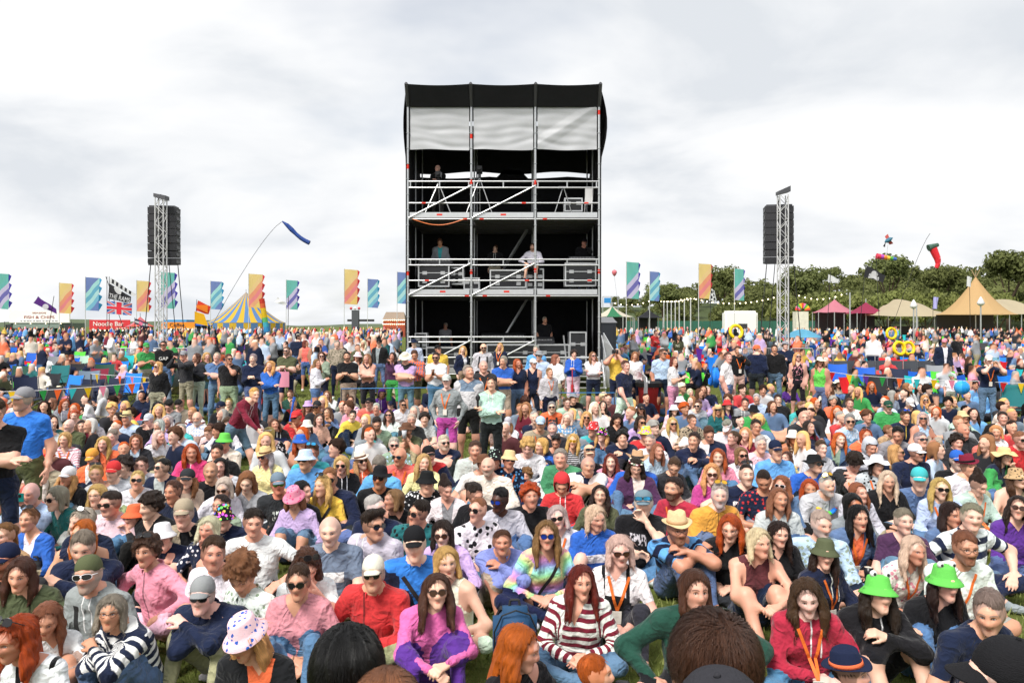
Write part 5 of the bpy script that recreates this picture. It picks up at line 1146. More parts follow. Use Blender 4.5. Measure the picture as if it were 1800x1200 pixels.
def stretch(px0, px1, tops, d, label, low):
    t = empty('stretch_tent', ((px0 + px1) / 2 / F * d - CX / F * d, d, ground_z(0, d))); tag(t, label, 'tent', 'cream stretch tents'); n = len(tops) - 1; ox = t.location.x; gz = t.location.z
    def f(u, v):
        i = min(int(u * n), n - 1); q = u * n - i; q = q * q * (3 - 2 * q); py = tops[i] * (1 - q) + tops[i + 1] * q; dd = d + v * 9
        z = CAMZ - (py - HY) / F * d; zl = CAMZ - (low - HY) / F * d; return ((px0 + (px1 - px0) * u - CX) / F * d - ox, v * 9, (zl * (1 - v) ** 2 + z * (1 - (1 - v) ** 2)) - gz)
    MB().grid(f, 26, 8).build('canopy', mat('canvas_stretch', COLS['stretch'], .8, trans=True), t, smooth=True)
    for k in range(4): x = ((px0 + (px1 - px0) * (k + .5) / 4) - CX) / F * d - ox; MB().bar((x, .3, 0), (x, .3, CAMZ - (low - HY) / F * d - gz), .06, 6).build('pole', ALU, t)
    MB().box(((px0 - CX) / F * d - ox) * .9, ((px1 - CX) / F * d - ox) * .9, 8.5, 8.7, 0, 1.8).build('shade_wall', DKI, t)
stretch(1570, 1690, (553, 545, 533, 522, 526, 540, 545), 108, 'cream stretch tent left of the tepee', 556); stretch(1745, 1830, (548, 530, 520, 524, 522), 108, 'cream stretch tent at the right edge behind the tepee', 552)
# hoarding, trailer, sign frame, sunburst
t = empty('hoarding_fence', at(1230, HY, 140).xy.to_3d() + Vector((0, 0, ground_z(0, 140)))); tag(t, 'long dark green hoarding behind the far crowd at right', 'fence')
for k in range(22): x0 = -17 + k * 1.75; MB().box(x0, x0 + 1.7, 0, .08, 0, 2.7 + .0 * k).build('panel', mat('hoarding_green', '#2c5f4f', .7, var=.15, scale=1), t)
d = 132; x0, x1, z0, z1 = px2(1275, 1333, 546, 572, d); t = empty('white_trailer', ((x0 + x1) / 2, d, ground_z(0, d))); tag(t, 'white catering trailer in front of the green hoarding', 'trailer'); W = (x1 - x0) / 2; gz = ground_z(0, d)
me = MB().box(-W, W, 0, 2.3, .4, z1 - gz).mesh('body'); bmx = bmesh.new(); bmx.from_mesh(me); bmesh.ops.bevel(bmx, geom=bmx.edges[:], offset=.35, segments=3, affect='EDGES'); bmx.to_mesh(me); bmx.free(); obj('body', me, WHITEB, t); MB().box(-.6, .9, -.05, -.01, 1.3, 2.2).build('hatch', DKI, t)
for s in (-.5, .5): MB().bar((s, -.05, .35), (s, .25, .35), .35, 14).build('wheel', BLACKP, t)
d = 120; x0, x1, z0, z1 = px2(1062, 1086, 521, 536, d); t = empty('sign_gantry', (x0, d, ground_z(0, d))); tag(t, 'blue sign on a thin frame right of the scaffold tower', 'sign'); gz = ground_z(0, d); MB().box(0, 1.0, 0, .1, z0 - gz + .3, z1 - gz - .2).build('sign_panel', mat('sign_blue', '#2f86c8', .5), t); [MB().bar((x, 0, 0), (x, 0, z1 - gz), .06, 6).build('post', ALU, t) for x in (-.2, 1.05, 2.1)]; MB().bar((-.2, 0, z1 - gz), (2.1, 0, z1 - gz), .05, 6).build('crossbar', ALU, t)
d = 105; c = at(1411, 546, d); t = empty('sunburst_sign', (c.x, d, ground_z(0, d))); tag(t, 'colourful fanned sunburst fairground topper at right', 'fairground sign'); cz = c.z - ground_z(0, d)
for k in range(9):
    a = R(15 + 150 * k / 8); p = Vector((math.cos(a), 0, math.sin(a))); q = Vector((-p.z, 0, p.x)); MB().add([tuple(p * .3 + q * .08 + Vector((0, y, cz))) for y in (0, .08)] + [tuple(p * .3 - q * .08 + Vector((0, y, cz))) for y in (0, .08)] + [tuple(p * 1.0 + q * .16 + Vector((0, y, cz))) for y in (0, .08)] + [tuple(p * 1.0 - q * .16 + Vector((0, y, cz))) for y in (0, .08)], [(0, 2, 6, 4), (1, 5, 7, 3), (0, 1, 3, 2), (4, 6, 7, 5), (0, 4, 5, 1), (2, 3, 7, 6)]).build('ray', mat('ray_' + str(k % 4), ('#e84f3a', '#f2c230', '#58b84a', '#e77fb0')[k % 4], .5), t)
MB().box(-.8, .8, .1, 1.5, 0, cz - .1).build('kiosk', mat('kiosk_cream', '#d9d4c4', .6, var=.3, scale=2), t)
d = 130; x0, x1, z0, z1 = px2(672, 712, 548, 572, d); t = empty('fairground_stall', ((x0 + x1) / 2, d, ground_z(0, d))); tag(t, 'brown roofed stall edged with bulbs just left of the scaffold tower', 'food stall'); gz = ground_z(0, d); W = (x1 - x0) / 2; zz = z1 - gz
MB().add([(-W, 0, zz - 1.3), (W, 0, zz - 1.3), (W * .8, 1.5, zz), (-W * .8, 1.5, zz), (-W, 3, zz - 1.3), (W, 3, zz - 1.3)], [(0, 1, 2, 3), (5, 4, 3, 2), (0, 3, 4), (1, 5, 2)]).build('roof', mat('shingle', '#8d7c6c', .8, var=.25), t); MB().box(-W * .95, W * .95, .3, 2.8, 0, zz - 1.35).build('stall_body', mat('brick_red_board', '#a04a34', .7, var=.2), t); bulbs(t, (-W, -.1, zz - 1.35), (W, -.1, zz - 1.35), 12, .08); bulbs(t, (-W, -.1, zz - 2.0), (W, -.1, zz - 2.0), 12, .08)
d = 140; t = empty('ride_tower', (at(624, HY, d).x, d, ground_z(0, d))); tag(t, 'small dark fairground ride tower above the crowd left of the scaffold', 'fairground ride'); MB().box(-.6, .6, 0, 1, 0, 4.6).build('tower_body', mat('ride_grey', '#4c4f55', .6, var=.3), t); MB().box(-1.4, 3.2, .2, 1.2, 2.6, 3.0).build('arm', DKI, t); [MB().lathe([(.01, -.3), (.3, 0), (.01, .3)], 8, (x, 0, 4.9)).build('lamp', REDB if x else WHITEB, t) for x in (-.7, 0, .7)]
# ================================================================== light poles and festoons
def festoon(pa, pb, n, label, sag=.8):
    o = empty('festoon_lights', pa); tag(o, label, 'string lights', 'festoon lights'); P = [(Vector(pb) - Vector(pa)) * (k / n) - Vector((0, 0, sag * 4 * (k / n) * (1 - k / n))) for k in range(n + 1)]
    MB().tube(P, .02, 4).build('cable', STRAPM, o)
    for p in P[1:-1]: MB().lathe([(.01, -.11), (.06, -.06), (.075, 0), (.04, .05)], 8, p).build('bulb', WARM, o)
poles = [(1167, 530), (1173, 530), (1180, 530), (1187, 530), (1194, 529), (1203, 527), (1214, 525)]
for i, (px, py) in enumerate(poles):
    d = 128 - i * 5; b = gx(px, d); h = CAMZ - (py - HY) / F * d - b.z; o = empty('light_pole', b); tag(o, ('leftmost', 'second', 'third', 'fourth', 'fifth', 'sixth', 'rightmost')[i] + ' slim white pole in the lit row right of the black gazebo', 'light pole', 'row of light poles'); MB().bar((0, 0, 0), (0, 0, h), .07, 8).build('pole', WHITEST, o); [MB().lathe([(.01, -.08), (.085, 0), (.01, .08)], 8, (x, 0, h)).build('bulb', WARM, o) for x in (-.45, 0, .45)]; MB().bar((-.5, 0, h), (.5, 0, h), .03, 5).build('crossbar', WHITEST, o)
festoon(at(1214, 523, 98), at(1370, 520, 96), 16, 'festoon bulbs strung from the light poles towards the right truss tower'); festoon(at(1394, 515, 96), at(1490, 513, 96), 9, 'festoon bulbs between the right truss tower and the pale lamp post'); festoon(at(1072, 530, 110), at(1160, 520, 110), 9, 'festoon bulbs between the blue sign and the blue banner')
for px, py, lab in ((1606, 527, 'white teardrop lamp on a post left of the tepee'), (1724, 522, 'white teardrop lamp on a post in front of the tepee')):
    d = 80; b = gx(px, d); h = CAMZ - (py - HY) / F * d - b.z; o = empty('teardrop_lamp', b); tag(o, lab, 'lamp', 'teardrop lamps'); MB().bar((0, 0, 0), (0, 0, h - .9), .07, 8).build('post', ALU, o); MB().lathe([(.02, -.95), (.3, -.75), (.36, -.6), (.2, -.25), (.02, .05)], 14, (0, 0, h)).build('lamp_shade', WHITEP, o, smooth=True)
for px, py, lab in ((1494, 514, 'plain pale post between the pink marquee and maroon gazebo'), (1611, 540, 'plain pale post beside the left teardrop lamp')):
    d = 75; b = gx(px, d); o = empty('marker_post', b); tag(o, lab, 'post'); MB().bar((0, 0, 0), (0, 0, CAMZ - (py - HY) / F * d - b.z), .07, 8).build('shaft', ALU, o)
# ================================================================== banners, flags, kites
def banner_mat(name, cols):
    """diagonal printed bands, in the banner's own coordinates"""
    N = NT(name); x, y, z = N.xyz(N.obco()); u = N.m('SUBTRACT', N.m('MULTIPLY', z, 1.0), N.m('MULTIPLY', x, 1.15)); r = N.n('ShaderNodeValToRGB'); r.color_ramp.interpolation = 'CONSTANT'
    N.set(r.inputs[0], N.m('MULTIPLY_ADD', u, 1 / 4.8, 1.0)); E = r.color_ramp.elements
    for i, c in enumerate(cols):
        p = i / len(cols)
        e = E[0] if i == 0 else (E[1] if i == 1 else E.new(p)); e.position = p; e.color = tuple(.84 * v + .14 for v in srgb(c)) + (1,)
    t = N.n('ShaderNodeBsdfTranslucent'); N.set(t.inputs[0], r.outputs[0]); N.set(N.b.inputs['Base Color'], r.outputs[0]); N.b.inputs['Roughness'].default_value = .7; s = N.n('ShaderNodeMixShader'); s.inputs[0].default_value = .5
    N.t.links.new(N.b.outputs[0], s.inputs[1]); N.t.links.new(t.outputs[0], s.inputs[2]); N.t.links.new(s.outputs[0], N.o.inputs[0]); return N.mat
BM = {'o': (banner_mat('banner_orange', ['#f0c84f', '#f2a05a', '#ee6a72', '#f08a52', '#f0c878', '#eecb6a', '#eecb6a', '#f0d27a']), mat('tail_red', '#d93a48', .7, trans=True), 'orange and yellow'),
      'b': (banner_mat('banner_blue', ['#3c6cc0', '#58b8dc', '#a9e0e4', '#2ea6cc', '#9adfe0', '#4068bb', '#4068bb', '#4068bb']), mat('tail_cyan', '#3f9ed0', .7, trans=True), 'blue and aqua'),
      't': (banner_mat('banner_teal', ['#2fb3a6', '#c9bfe6', '#4038b0', '#c9bfe6', '#2fb3ae', '#2fb3a6', '#2fb3a6', '#2fb3a6']), mat('tail_violet', '#5044b4', .7, trans=True), 'teal and violet')}
FM = {}
def banner(px0, px1, py0, py1, k, label):
    hp = py1 - py0; d = min(105, max(66, F * 3.6 / hp)); b = gx(px0, d); s = d / F; zt = CAMZ - (py0 - HY) * s - b.z; zb = CAMZ - (py1 - HY) * s - b.z; w_ = (px1 - px0) * s; h = zt - zb
    o = empty('festival_banner', b); tag(o, label, 'flag', 'tall festival banners'); MB().bar((0, 0, 0), (0, 0, zt + .05), .04, 6).build('pole', WHITEST, o); bw = w_ * .86; ph = random.Random(label).uniform(0, 6)
    wv = lambda x, z: .1 * math.sin(x * 3.5 + z * 1.3 + ph) * min(1, x / .4)
    me = MB().grid(lambda u, v: (bw * u + .02, wv(bw * u, h * (v - 1)), -h * (1 - v) - .1 * u), 8, 18).mesh('cloth', True)
    sc_ = 3.6 / h; c = obj('cloth', me, BM[k][0], o); c.location = (0, 0, zt)
    for q in range(4):
        z = -h * (.02 + .25 * q); MB().add([(bw, wv(bw, z), z), (bw + w_ * .15, .1 + .05 * q, z - .22 * h * .25 - .02), (bw + w_ * .04, .06, z - .2 * h), (bw, wv(bw, z), z - .235 * h)], [(0, 1, 2, 3)]).build('tail', BM[k][1], o, (0, 0, zt))
for a in ((-8, 19, 480, 542, 't', 'teal and violet banner cut by the left edge of the picture'), (104, 129, 497, 550, 'o', 'orange and yellow banner beside the purple flag'), (150, 178, 487, 545, 'b', 'blue and aqua banner left of the union flag'),
          (240, 265, 493, 547, 'o', 'orange and yellow banner just left of the left truss tower'), (283, 311, 478, 541, 't', 'teal and violet banner behind the left truss tower'), (370, 393, 494, 543, 'b', 'blue and aqua banner left of the circus tent peak'),
          (437, 465, 481, 540, 'o', 'orange and yellow banner right of the circus tent peak'), (503, 526, 492, 543, 't', 'teal and violet banner right of the circus tent'), (605, 632, 473, 534, 'o', 'orange and yellow banner nearest the left of the scaffold tower'),
          (646, 667, 490, 540, 'b', 'blue and aqua banner between the orange banner and scaffold tower'), (698, 722, 478, 533, 'b', 'blue and aqua banner half hidden by the scaffold tower'), (1101, 1126, 460, 524, 't', 'teal and violet banner right of the scaffold tower'),
          (1142, 1161, 477, 528, 'b', 'smaller blue and aqua banner right of the scaffold tower'), (1228, 1253, 463, 524, 'o', 'orange and yellow banner on the right before the wood'), (1291, 1310, 472, 527, 't', 'teal and violet banner nearest the right truss tower')): banner(*a)
WHITEC = mat('white_flag_cloth', '#ececef', .75, trans=True); BLUEC = mat('flag_blue', '#1f4fa8', .75); REDC = mat('flag_red', '#d0283a', .75); BLKC = mat('flag_black', (.02, .02, .025), .8)
def flag(pole_px, foot_y, tip, quad, d, mt, label, name='flag', nx=10, nz=6, amp=.12, pole=True):
    """cloth spread over four photo corners (hoist top, fly top, fly bottom, hoist bottom), waving in depth"""
    base = gx(pole_px[0], d); o = empty(name, base); tag(o, label, 'flag' if name == 'flag' else 'kite'); tp_ = at(pole_px[1], tip, d) - base
    if pole: MB().bar((0, 0, 0), tp_, .025, 6).build('pole', STRAPM, o)
    Q = [at(x, y, d) - base for x, y in quad]
    def f(u, v):
        p = (Q[3].lerp(Q[2], u)).lerp(Q[0].lerp(Q[1], u), v); p.y += amp * math.sin(u * 7 + v * 2) * u; p.z += amp * .4 * math.sin(u * 5 + 1) * u; return tuple(p)
    me = MB().grid(f, nx, nz).mesh('cloth', True); obj('cloth', me, mt, o); return o, f
flag((80, 95), 575, 520, [(100, 552), (58, 532), (66, 520), (99, 543)], 70, mat('flag_purple', '#5d2d86', .75, trans=True), 'purple swallow-tail flag with white emblem at far left')
o = bpy.context.scene.objects['flag']; MB().grid(lambda u, v: tuple(at(80 + 5.5 * math.cos(u * 6.28) * v, 539 + 5 * math.sin(u * 6.28) * v, 69.8) - o.location), 14, 2).build('emblem', WHITEC, o)
o, f = flag((229, 186), 575, 486, [(192, 498), (230, 521), (228, 532), (190, 525)], 66, BLKC, 'black flag lettered THE RAMS above the union flag')
lt = lettering('THE RAMS', .55, WHITEC, o, at(210, 524, 65.7) - o.location, 1.75); lt.rotation_euler = (R(90), R(14), 0)
MB().add([tuple(at(x, y, 65.8) - o.location) for x, y in ((200, 505), (206, 503), (210, 508), (214, 512), (212, 518), (206, 516), (202, 511))], [(0, 1, 2, 3, 4, 5, 6)]).build('ram_head', WHITEC, o)
flag((192, 192), 575, 486, [(195, 488), (239, 517), (236, 521), (192, 497)], 67, WHITEC, 'black and white streamer flying above the rams flag'); o = [q for q in COL.objects if q.name.startswith('flag')][-1]
for k in range(5): MB().add([tuple(at(x, y, 66.6) - o.location) for x, y in ((197 + 7.5 * k, 490 + 5 * k), (201 + 7.5 * k, 492.5 + 5 * k), (200 + 7.5 * k, 499.5 + 4.6 * k), (196 + 7.5 * k, 497.5 + 4.6 * k))], [(0, 1, 2, 3)]).build('black_band', BLKC, o)
# union flag: field, saltires and crosses as separate cloth
o, f = flag((188, 188), 575, 486, [(188, 529), (232, 533), (231, 554), (188, 551)], 66, BLUEC, 'union flag flying below the rams flag', amp=.05)
def on(u0, v0, u1, v1, wd, mt, name, off):
    dx, dy = u1 - u0, v1 - v0; L = math.hypot(dx * 2, dy); nx_, ny_ = -dy / L * wd / 2, dx * 2 / L * wd; clampf = lambda q: min(1, max(0, q))
    MB().grid(lambda a, b: (lambda p: (p[0], p[1] - off, p[2]))(f(clampf(u0 + dx * a + nx_ * (b - .5) * 2), clampf(v0 + dy * a + ny_ * (b - .5) * 2))), 10, 2).build(name, mt, o)
for (a, b) in (((0, 0), (1, 1)), ((0, 1), (1, 0))): on(*a, *b, .11, WHITEC, 'white_saltire', .012); on(*a, *b, .045, REDC, 'red_saltire', .024)
on(.5, 0, .5, 1, .34, WHITEC, 'white_cross', .036); on(0, .5, 1, .5, .17, WHITEC, 'white_cross', .036); on(.5, 0, .5, 1, .2, REDC, 'red_cross', .048); on(0, .5, 1, .5, .1, REDC, 'red_cross', .048)
o, f = flag((237, 237), 590, 558, [(238, 560), (260, 567), (257, 576), (236, 569)], 62, mat('flag_navy', '#1b2140', .75), 'small navy and white flag left of the left truss tower'); on(.0, .45, 1, .55, .2, WHITEC, 'white_band', .012); on(.5, .2, .5, .8, .3, mat('flag_pink', '#d86a8e', .7), 'badge', .024)
flag((342, 346), 575, 526, [(348, 528), (370, 538), (366, 552), (344, 546)], 70, mat('flame_red', '#e0442e', .7, trans=True), 'red and yellow flame flag left of the circus tent'); o = [q for q in COL.objects if q.name.startswith('flag')][-1]
MB().grid(lambda u, v: tuple(at(342 + 24 * u * (1 - .3 * v), 568 - 21 * v + 5 * u, 69.9) - o.location), 6, 4).build('yellow_tail', mat('flame_yellow', '#f2b61e', .7, trans=True), o); MB().grid(lambda u, v: tuple(at(345 + 20 * u, 541 - 5 * v + 9 * u * (1 - v), 69.8) - o.location), 6, 3).build('orange_tail', mat('flame_orange', '#f0902a', .7, trans=True), o)
# rainbow windsock
d = 60; base = gx(462, d); o = empty('windsock', base); tag(o, 'rainbow windsock hanging in front of the circus tent', 'windsock'); MB().bar((0, 0, 0), at(460, 523, d) - base, .03, 6).build('pole', STRAPM, o)
for k, c in enumerate(('#d84a3a', '#ee7a4a', '#f2d23a', '#f0cf2a', '#7fd07a', '#54c4dc', '#4aa8e0')): a, b_ = at(460 + k * 1.3, 525 + k * 8.3, d) - base, at(461.3 + k * 1.3, 533.3 + k * 8.3, d) - base; MB().bar(a, b_, .2, 12, .2).build('colour_band', mat('sock_%d' % k, c, .7, trans=True), o)
flag((506, 507), 575, 520, [(506, 535), (488, 522), (482, 530), (500, 537)], 62, WHITEC, 'small white flag with red cross trailing left of the teal banner')
# blue tube kite on a long bent pole
d = 30; base = gx(352, d); o = empty('pole_kite', base); tag(o, 'long blue tube windsock on a bent fishing pole at upper left', 'windsock'); P = [at(352 + 143 * t, 612 - 222 * (1 - (1 - t) ** 1.25), d) - base for t in [k / 14 for k in range(15)]]; P[0] = Vector((0, 0, 0)); MB().tube(P, .008, 5).build('pole', STRAPM, o)
pts = [(496, 389), (505, 396), (513, 404), (520, 411), (528, 418), (536, 423), (544, 427)]; rad = [.02, .075, .09, .07, .075, .08, .085]; m = MB()
for (a, b_, r1, r2) in zip(pts[:-1], pts[1:], rad[:-1], rad[1:]): m.bar(at(*a, d) - base, at(*b_, d) - base, r1, 10, r2)
m.build('tube', mat('kite_blue', '#1d3f86', .7, var=.3), o)
# pirate flag, white flags
o, f = flag((1508, 1522), 560, 464, [(1524, 467), (1558, 484), (1553, 496), (1518, 487)], 70, BLKC, 'black pirate flag with white skull over the wood'); mm = MB(); mm.grid(lambda u, v: (lambda p: (p[0], p[1] - .015, p[2]))(f(.45 + .16 * v * math.cos(u * 6.28), .58 + .3 * v * math.sin(u * 6.28))), 12, 2); mm.build('skull', WHITEC, o); on(.22, .1, .7, .35, .1, WHITEC, 'bone', .015); on(.22, .4, .7, .08, .1, WHITEC, 'bone', .02)
flag((1452, 1460), 560, 478, [(1456, 482), (1475, 490), (1474, 497), (1455, 494)], 70, WHITEC, 'pale white flag hanging left of the pirate flag'); flag((1706, 1704), 560, 484, [(1700, 485), (1709, 487), (1707, 504), (1699, 503)], 85, WHITEC, 'small pale flag at the left of the tepee tip'); flag((1640, 1640), 560, 520, [(1641, 522), (1650, 522), (1648, 542), (1639, 543)], 90, mat('flag_lilac', '#a9a6dc', .7), 'lilac vertical flag beside the cream stretch tent')
o, f = flag((1247, 1250), 560, 505, [(1250, 507), (1256, 510), (1260, 527), (1246, 529)], 75, WHITEC, 'black and white cow-patterned flag beside the right orange banner'); [MB().grid(lambda u, v: (lambda p: (p[0], p[1] - .02, p[2]))(f(cu + .16 * v * math.cos(u * 6.28), cv + .13 * v * math.sin(u * 6.28))), 9, 1).build('black_patch', BLKC, o) for cu, cv in ((.3, .75), (.65, .5), (.3, .3), (.7, .15), (.7, .85))]
# kites
d = 45; base = gx(1610, d); o = empty('pole_kite', base); tag(o, 'red tube kite with rainbow mouth high at right', 'kite'); P = [at(1560 + 75 * t, 600 - 190 * (1 - (1 - t) ** 1.2), d) - base for t in [k / 12 for k in range(13)]]; MB().tube(P, .012, 5).build('pole', STRAPM, o)
pts = [(1640, 437), (1644, 446), (1648, 455), (1649, 463), (1646, 471)]; m = MB(); rad = [.22, .2, .18, .14, .1]
for (a, b_, r1, r2) in zip(pts[:-1], pts[1:], rad[:-1], rad[1:]): m.bar(at(*a, d) - base, at(*b_, d) - base, r1, 12, r2)
m.build('tube', mat('kite_red', '#e02a36', .6), o); MB().bar(at(1632, 436, d) - base, at(1649, 430, d) - base, .2, 10, .1).build('mouth', mat('kite_mouth', '#3c5a4c', .6, var=.9, scale=9), o)
d = 50; base = at(1562, 422, d); o = empty('bird_kite', base); tag(o, 'small parrot-shaped kite above the wood', 'kite'); MB().lathe([(.01, -.3), (.12, -.15), (.14, .1), (.02, .3)], 8).build('body', mat('parrot', '#3b6f86', .6, var=.8, scale=8), o); [MB().add([(0, 0, .1), (s * .35, .1, .2), (s * .3, .1, -.05), (0, 0, -.1)], [(0, 1, 2, 3)]).build('wing', mat('parrot_wing', '#a8433c', .6, var=.6, scale=8), o) for s in (-1, 1)]; MB().add([(0, 0, -.2), (.28, 0, -.42), (.16, 0, -.5)], [(0, 1, 2)]).build('tail', BLKC, o); o.rotation_euler = (0, R(60), 0)
MB().bar((0, 0, 0), o.matrix_basis.inverted() @ (gx(1535, d)), .006, 4).build('string', STRAPM, o)
d = 55; base = gx(1548, d); o = empty('fish_kite', base); tag(o, 'striped rainbow fish windsock above the wood', 'windsock'); MB().bar((0, 0, 0), at(1540, 450, d) - base, .02, 5).build('pole', STRAPM, o)
for k, c in enumerate(('#d8405a', '#b24fb0', '#f0883a', '#e9c23e', '#5aa84a', '#3f62b8')): MB().bar(at(1541 + 5.6 * k, 450 + .9 * k, d) - base, at(1547 + 5.6 * k, 451 + .9 * k, d) - base, .2 - .014 * k, 10, .19 - .016 * k).build('colour_band', mat('fish_%d' % k, c, .7), o)
d = 60; base = at(1080, 479, d); o = empty('balloon', base); tag(o, 'small red and white balloon right of the scaffold tower', 'balloon'); MB().lathe([(.02, -.28), (.12, -.18), (.2, 0), (.16, .14), (.02, .22)], 12).build('envelope', mat('balloon_red', '#c96a74', .4, var=.5, scale=4), o, smooth=True); MB().bar((0, 0, -.28), gx(1096, d) - base, .008, 4).build('string', STRAPM, o)
# ================================================================== bunting
def bunting(pts, d0, d1, h, cols, label):
    """a rope at height h above the grass with pennants hung on it"""
    P = []
    for (px, py, q) in pts: d = d0 + (d1 - d0) * q; P.append(at(px, py, d))
    o = empty('bunting_line', P[0]); tag(o, label, 'bunting', 'bunting ropes'); MB().tube([p - P[0] for p in P], .007, 5).build('rope', WHITEC, o)
    L = [0]
    for a, b_ in zip(P[:-1], P[1:]): L.append(L[-1] + (b_ - a).length)
    n = len(cols)
    for k, c in enumerate(cols):
        s = L[-1] * (k + .5) / n; i = max(j for j in range(len(L) - 1) if L[j] <= s); q = (s - L[i]) / (L[i + 1] - L[i]); p = P[i].lerp(P[i + 1], q) - P[0]; t = (P[i + 1] - P[i]).normalized() * .075
        MB().add([tuple(p - t), tuple(p + t), tuple(p + Vector((.02 * math.sin(k), .04 * math.cos(k * 2), -.24)))], [(0, 1, 2)]).build('pennant', mat('pennant_' + c, COLS[c], .7, trans=True), o)
    for p in (P[0], P[-1]): MB().bar(p - P[0], (p.x - P[0].x, p.y - P[0].y, ground_z(p.x, p.y) - P[0].z), .02, 6).build('stake', STEELD, o)
bunting([(-20, 689, 0), (70, 686, .25), (150, 681, .5), (268, 671, 1)], 16.4, 17.6, 1.0, ['blue', 'yellow', 'purple', 'green', 'orange', 'turquoise', 'yellow', 'pink', 'green', 'orange', 'blue'], 'bunting rope across the chairs at left, nearer the camera'); bunting([(160, 657, 0), (265, 664, 1)], 20.0, 18.5, 1.0, ['yellow', 'green', 'orange', 'pink', 'yellow'], 'short bunting rope among the chairs at left, further back')
bunting([(1448, 652, 0), (1500, 659, .2), (1600, 666, .5), (1700, 669, .8), (1810, 674, 1)], 19.5, 18.8, 1.0, ['red', 'yellow', 'purple', 'green', 'orange', 'turquoise', 'yellow', 'pink', 'peach', 'green', 'red', 'yellow'], 'bunting rope in front of the chairs at right')
P = [at(600, 683, 17.8), at(760, 681, 17.8), at(900, 690, 17.8), at(1080, 690, 18.2)]; o = empty('blue_rope', P[0]); tag(o, 'thin blue rope stretched behind the seated crowd at centre', 'rope'); MB().tube([p - P[0] for p in P], .009, 5).build('line', mat('rope_blue', '#3a86c8', .6), o); [MB().bar(p - P[0], (p.x - P[0].x, p.y - P[0].y, ground_z(p.x, p.y) - P[0].z), .015, 5).build('stake', STEELD, o) for p in (P[0], P[-1])]
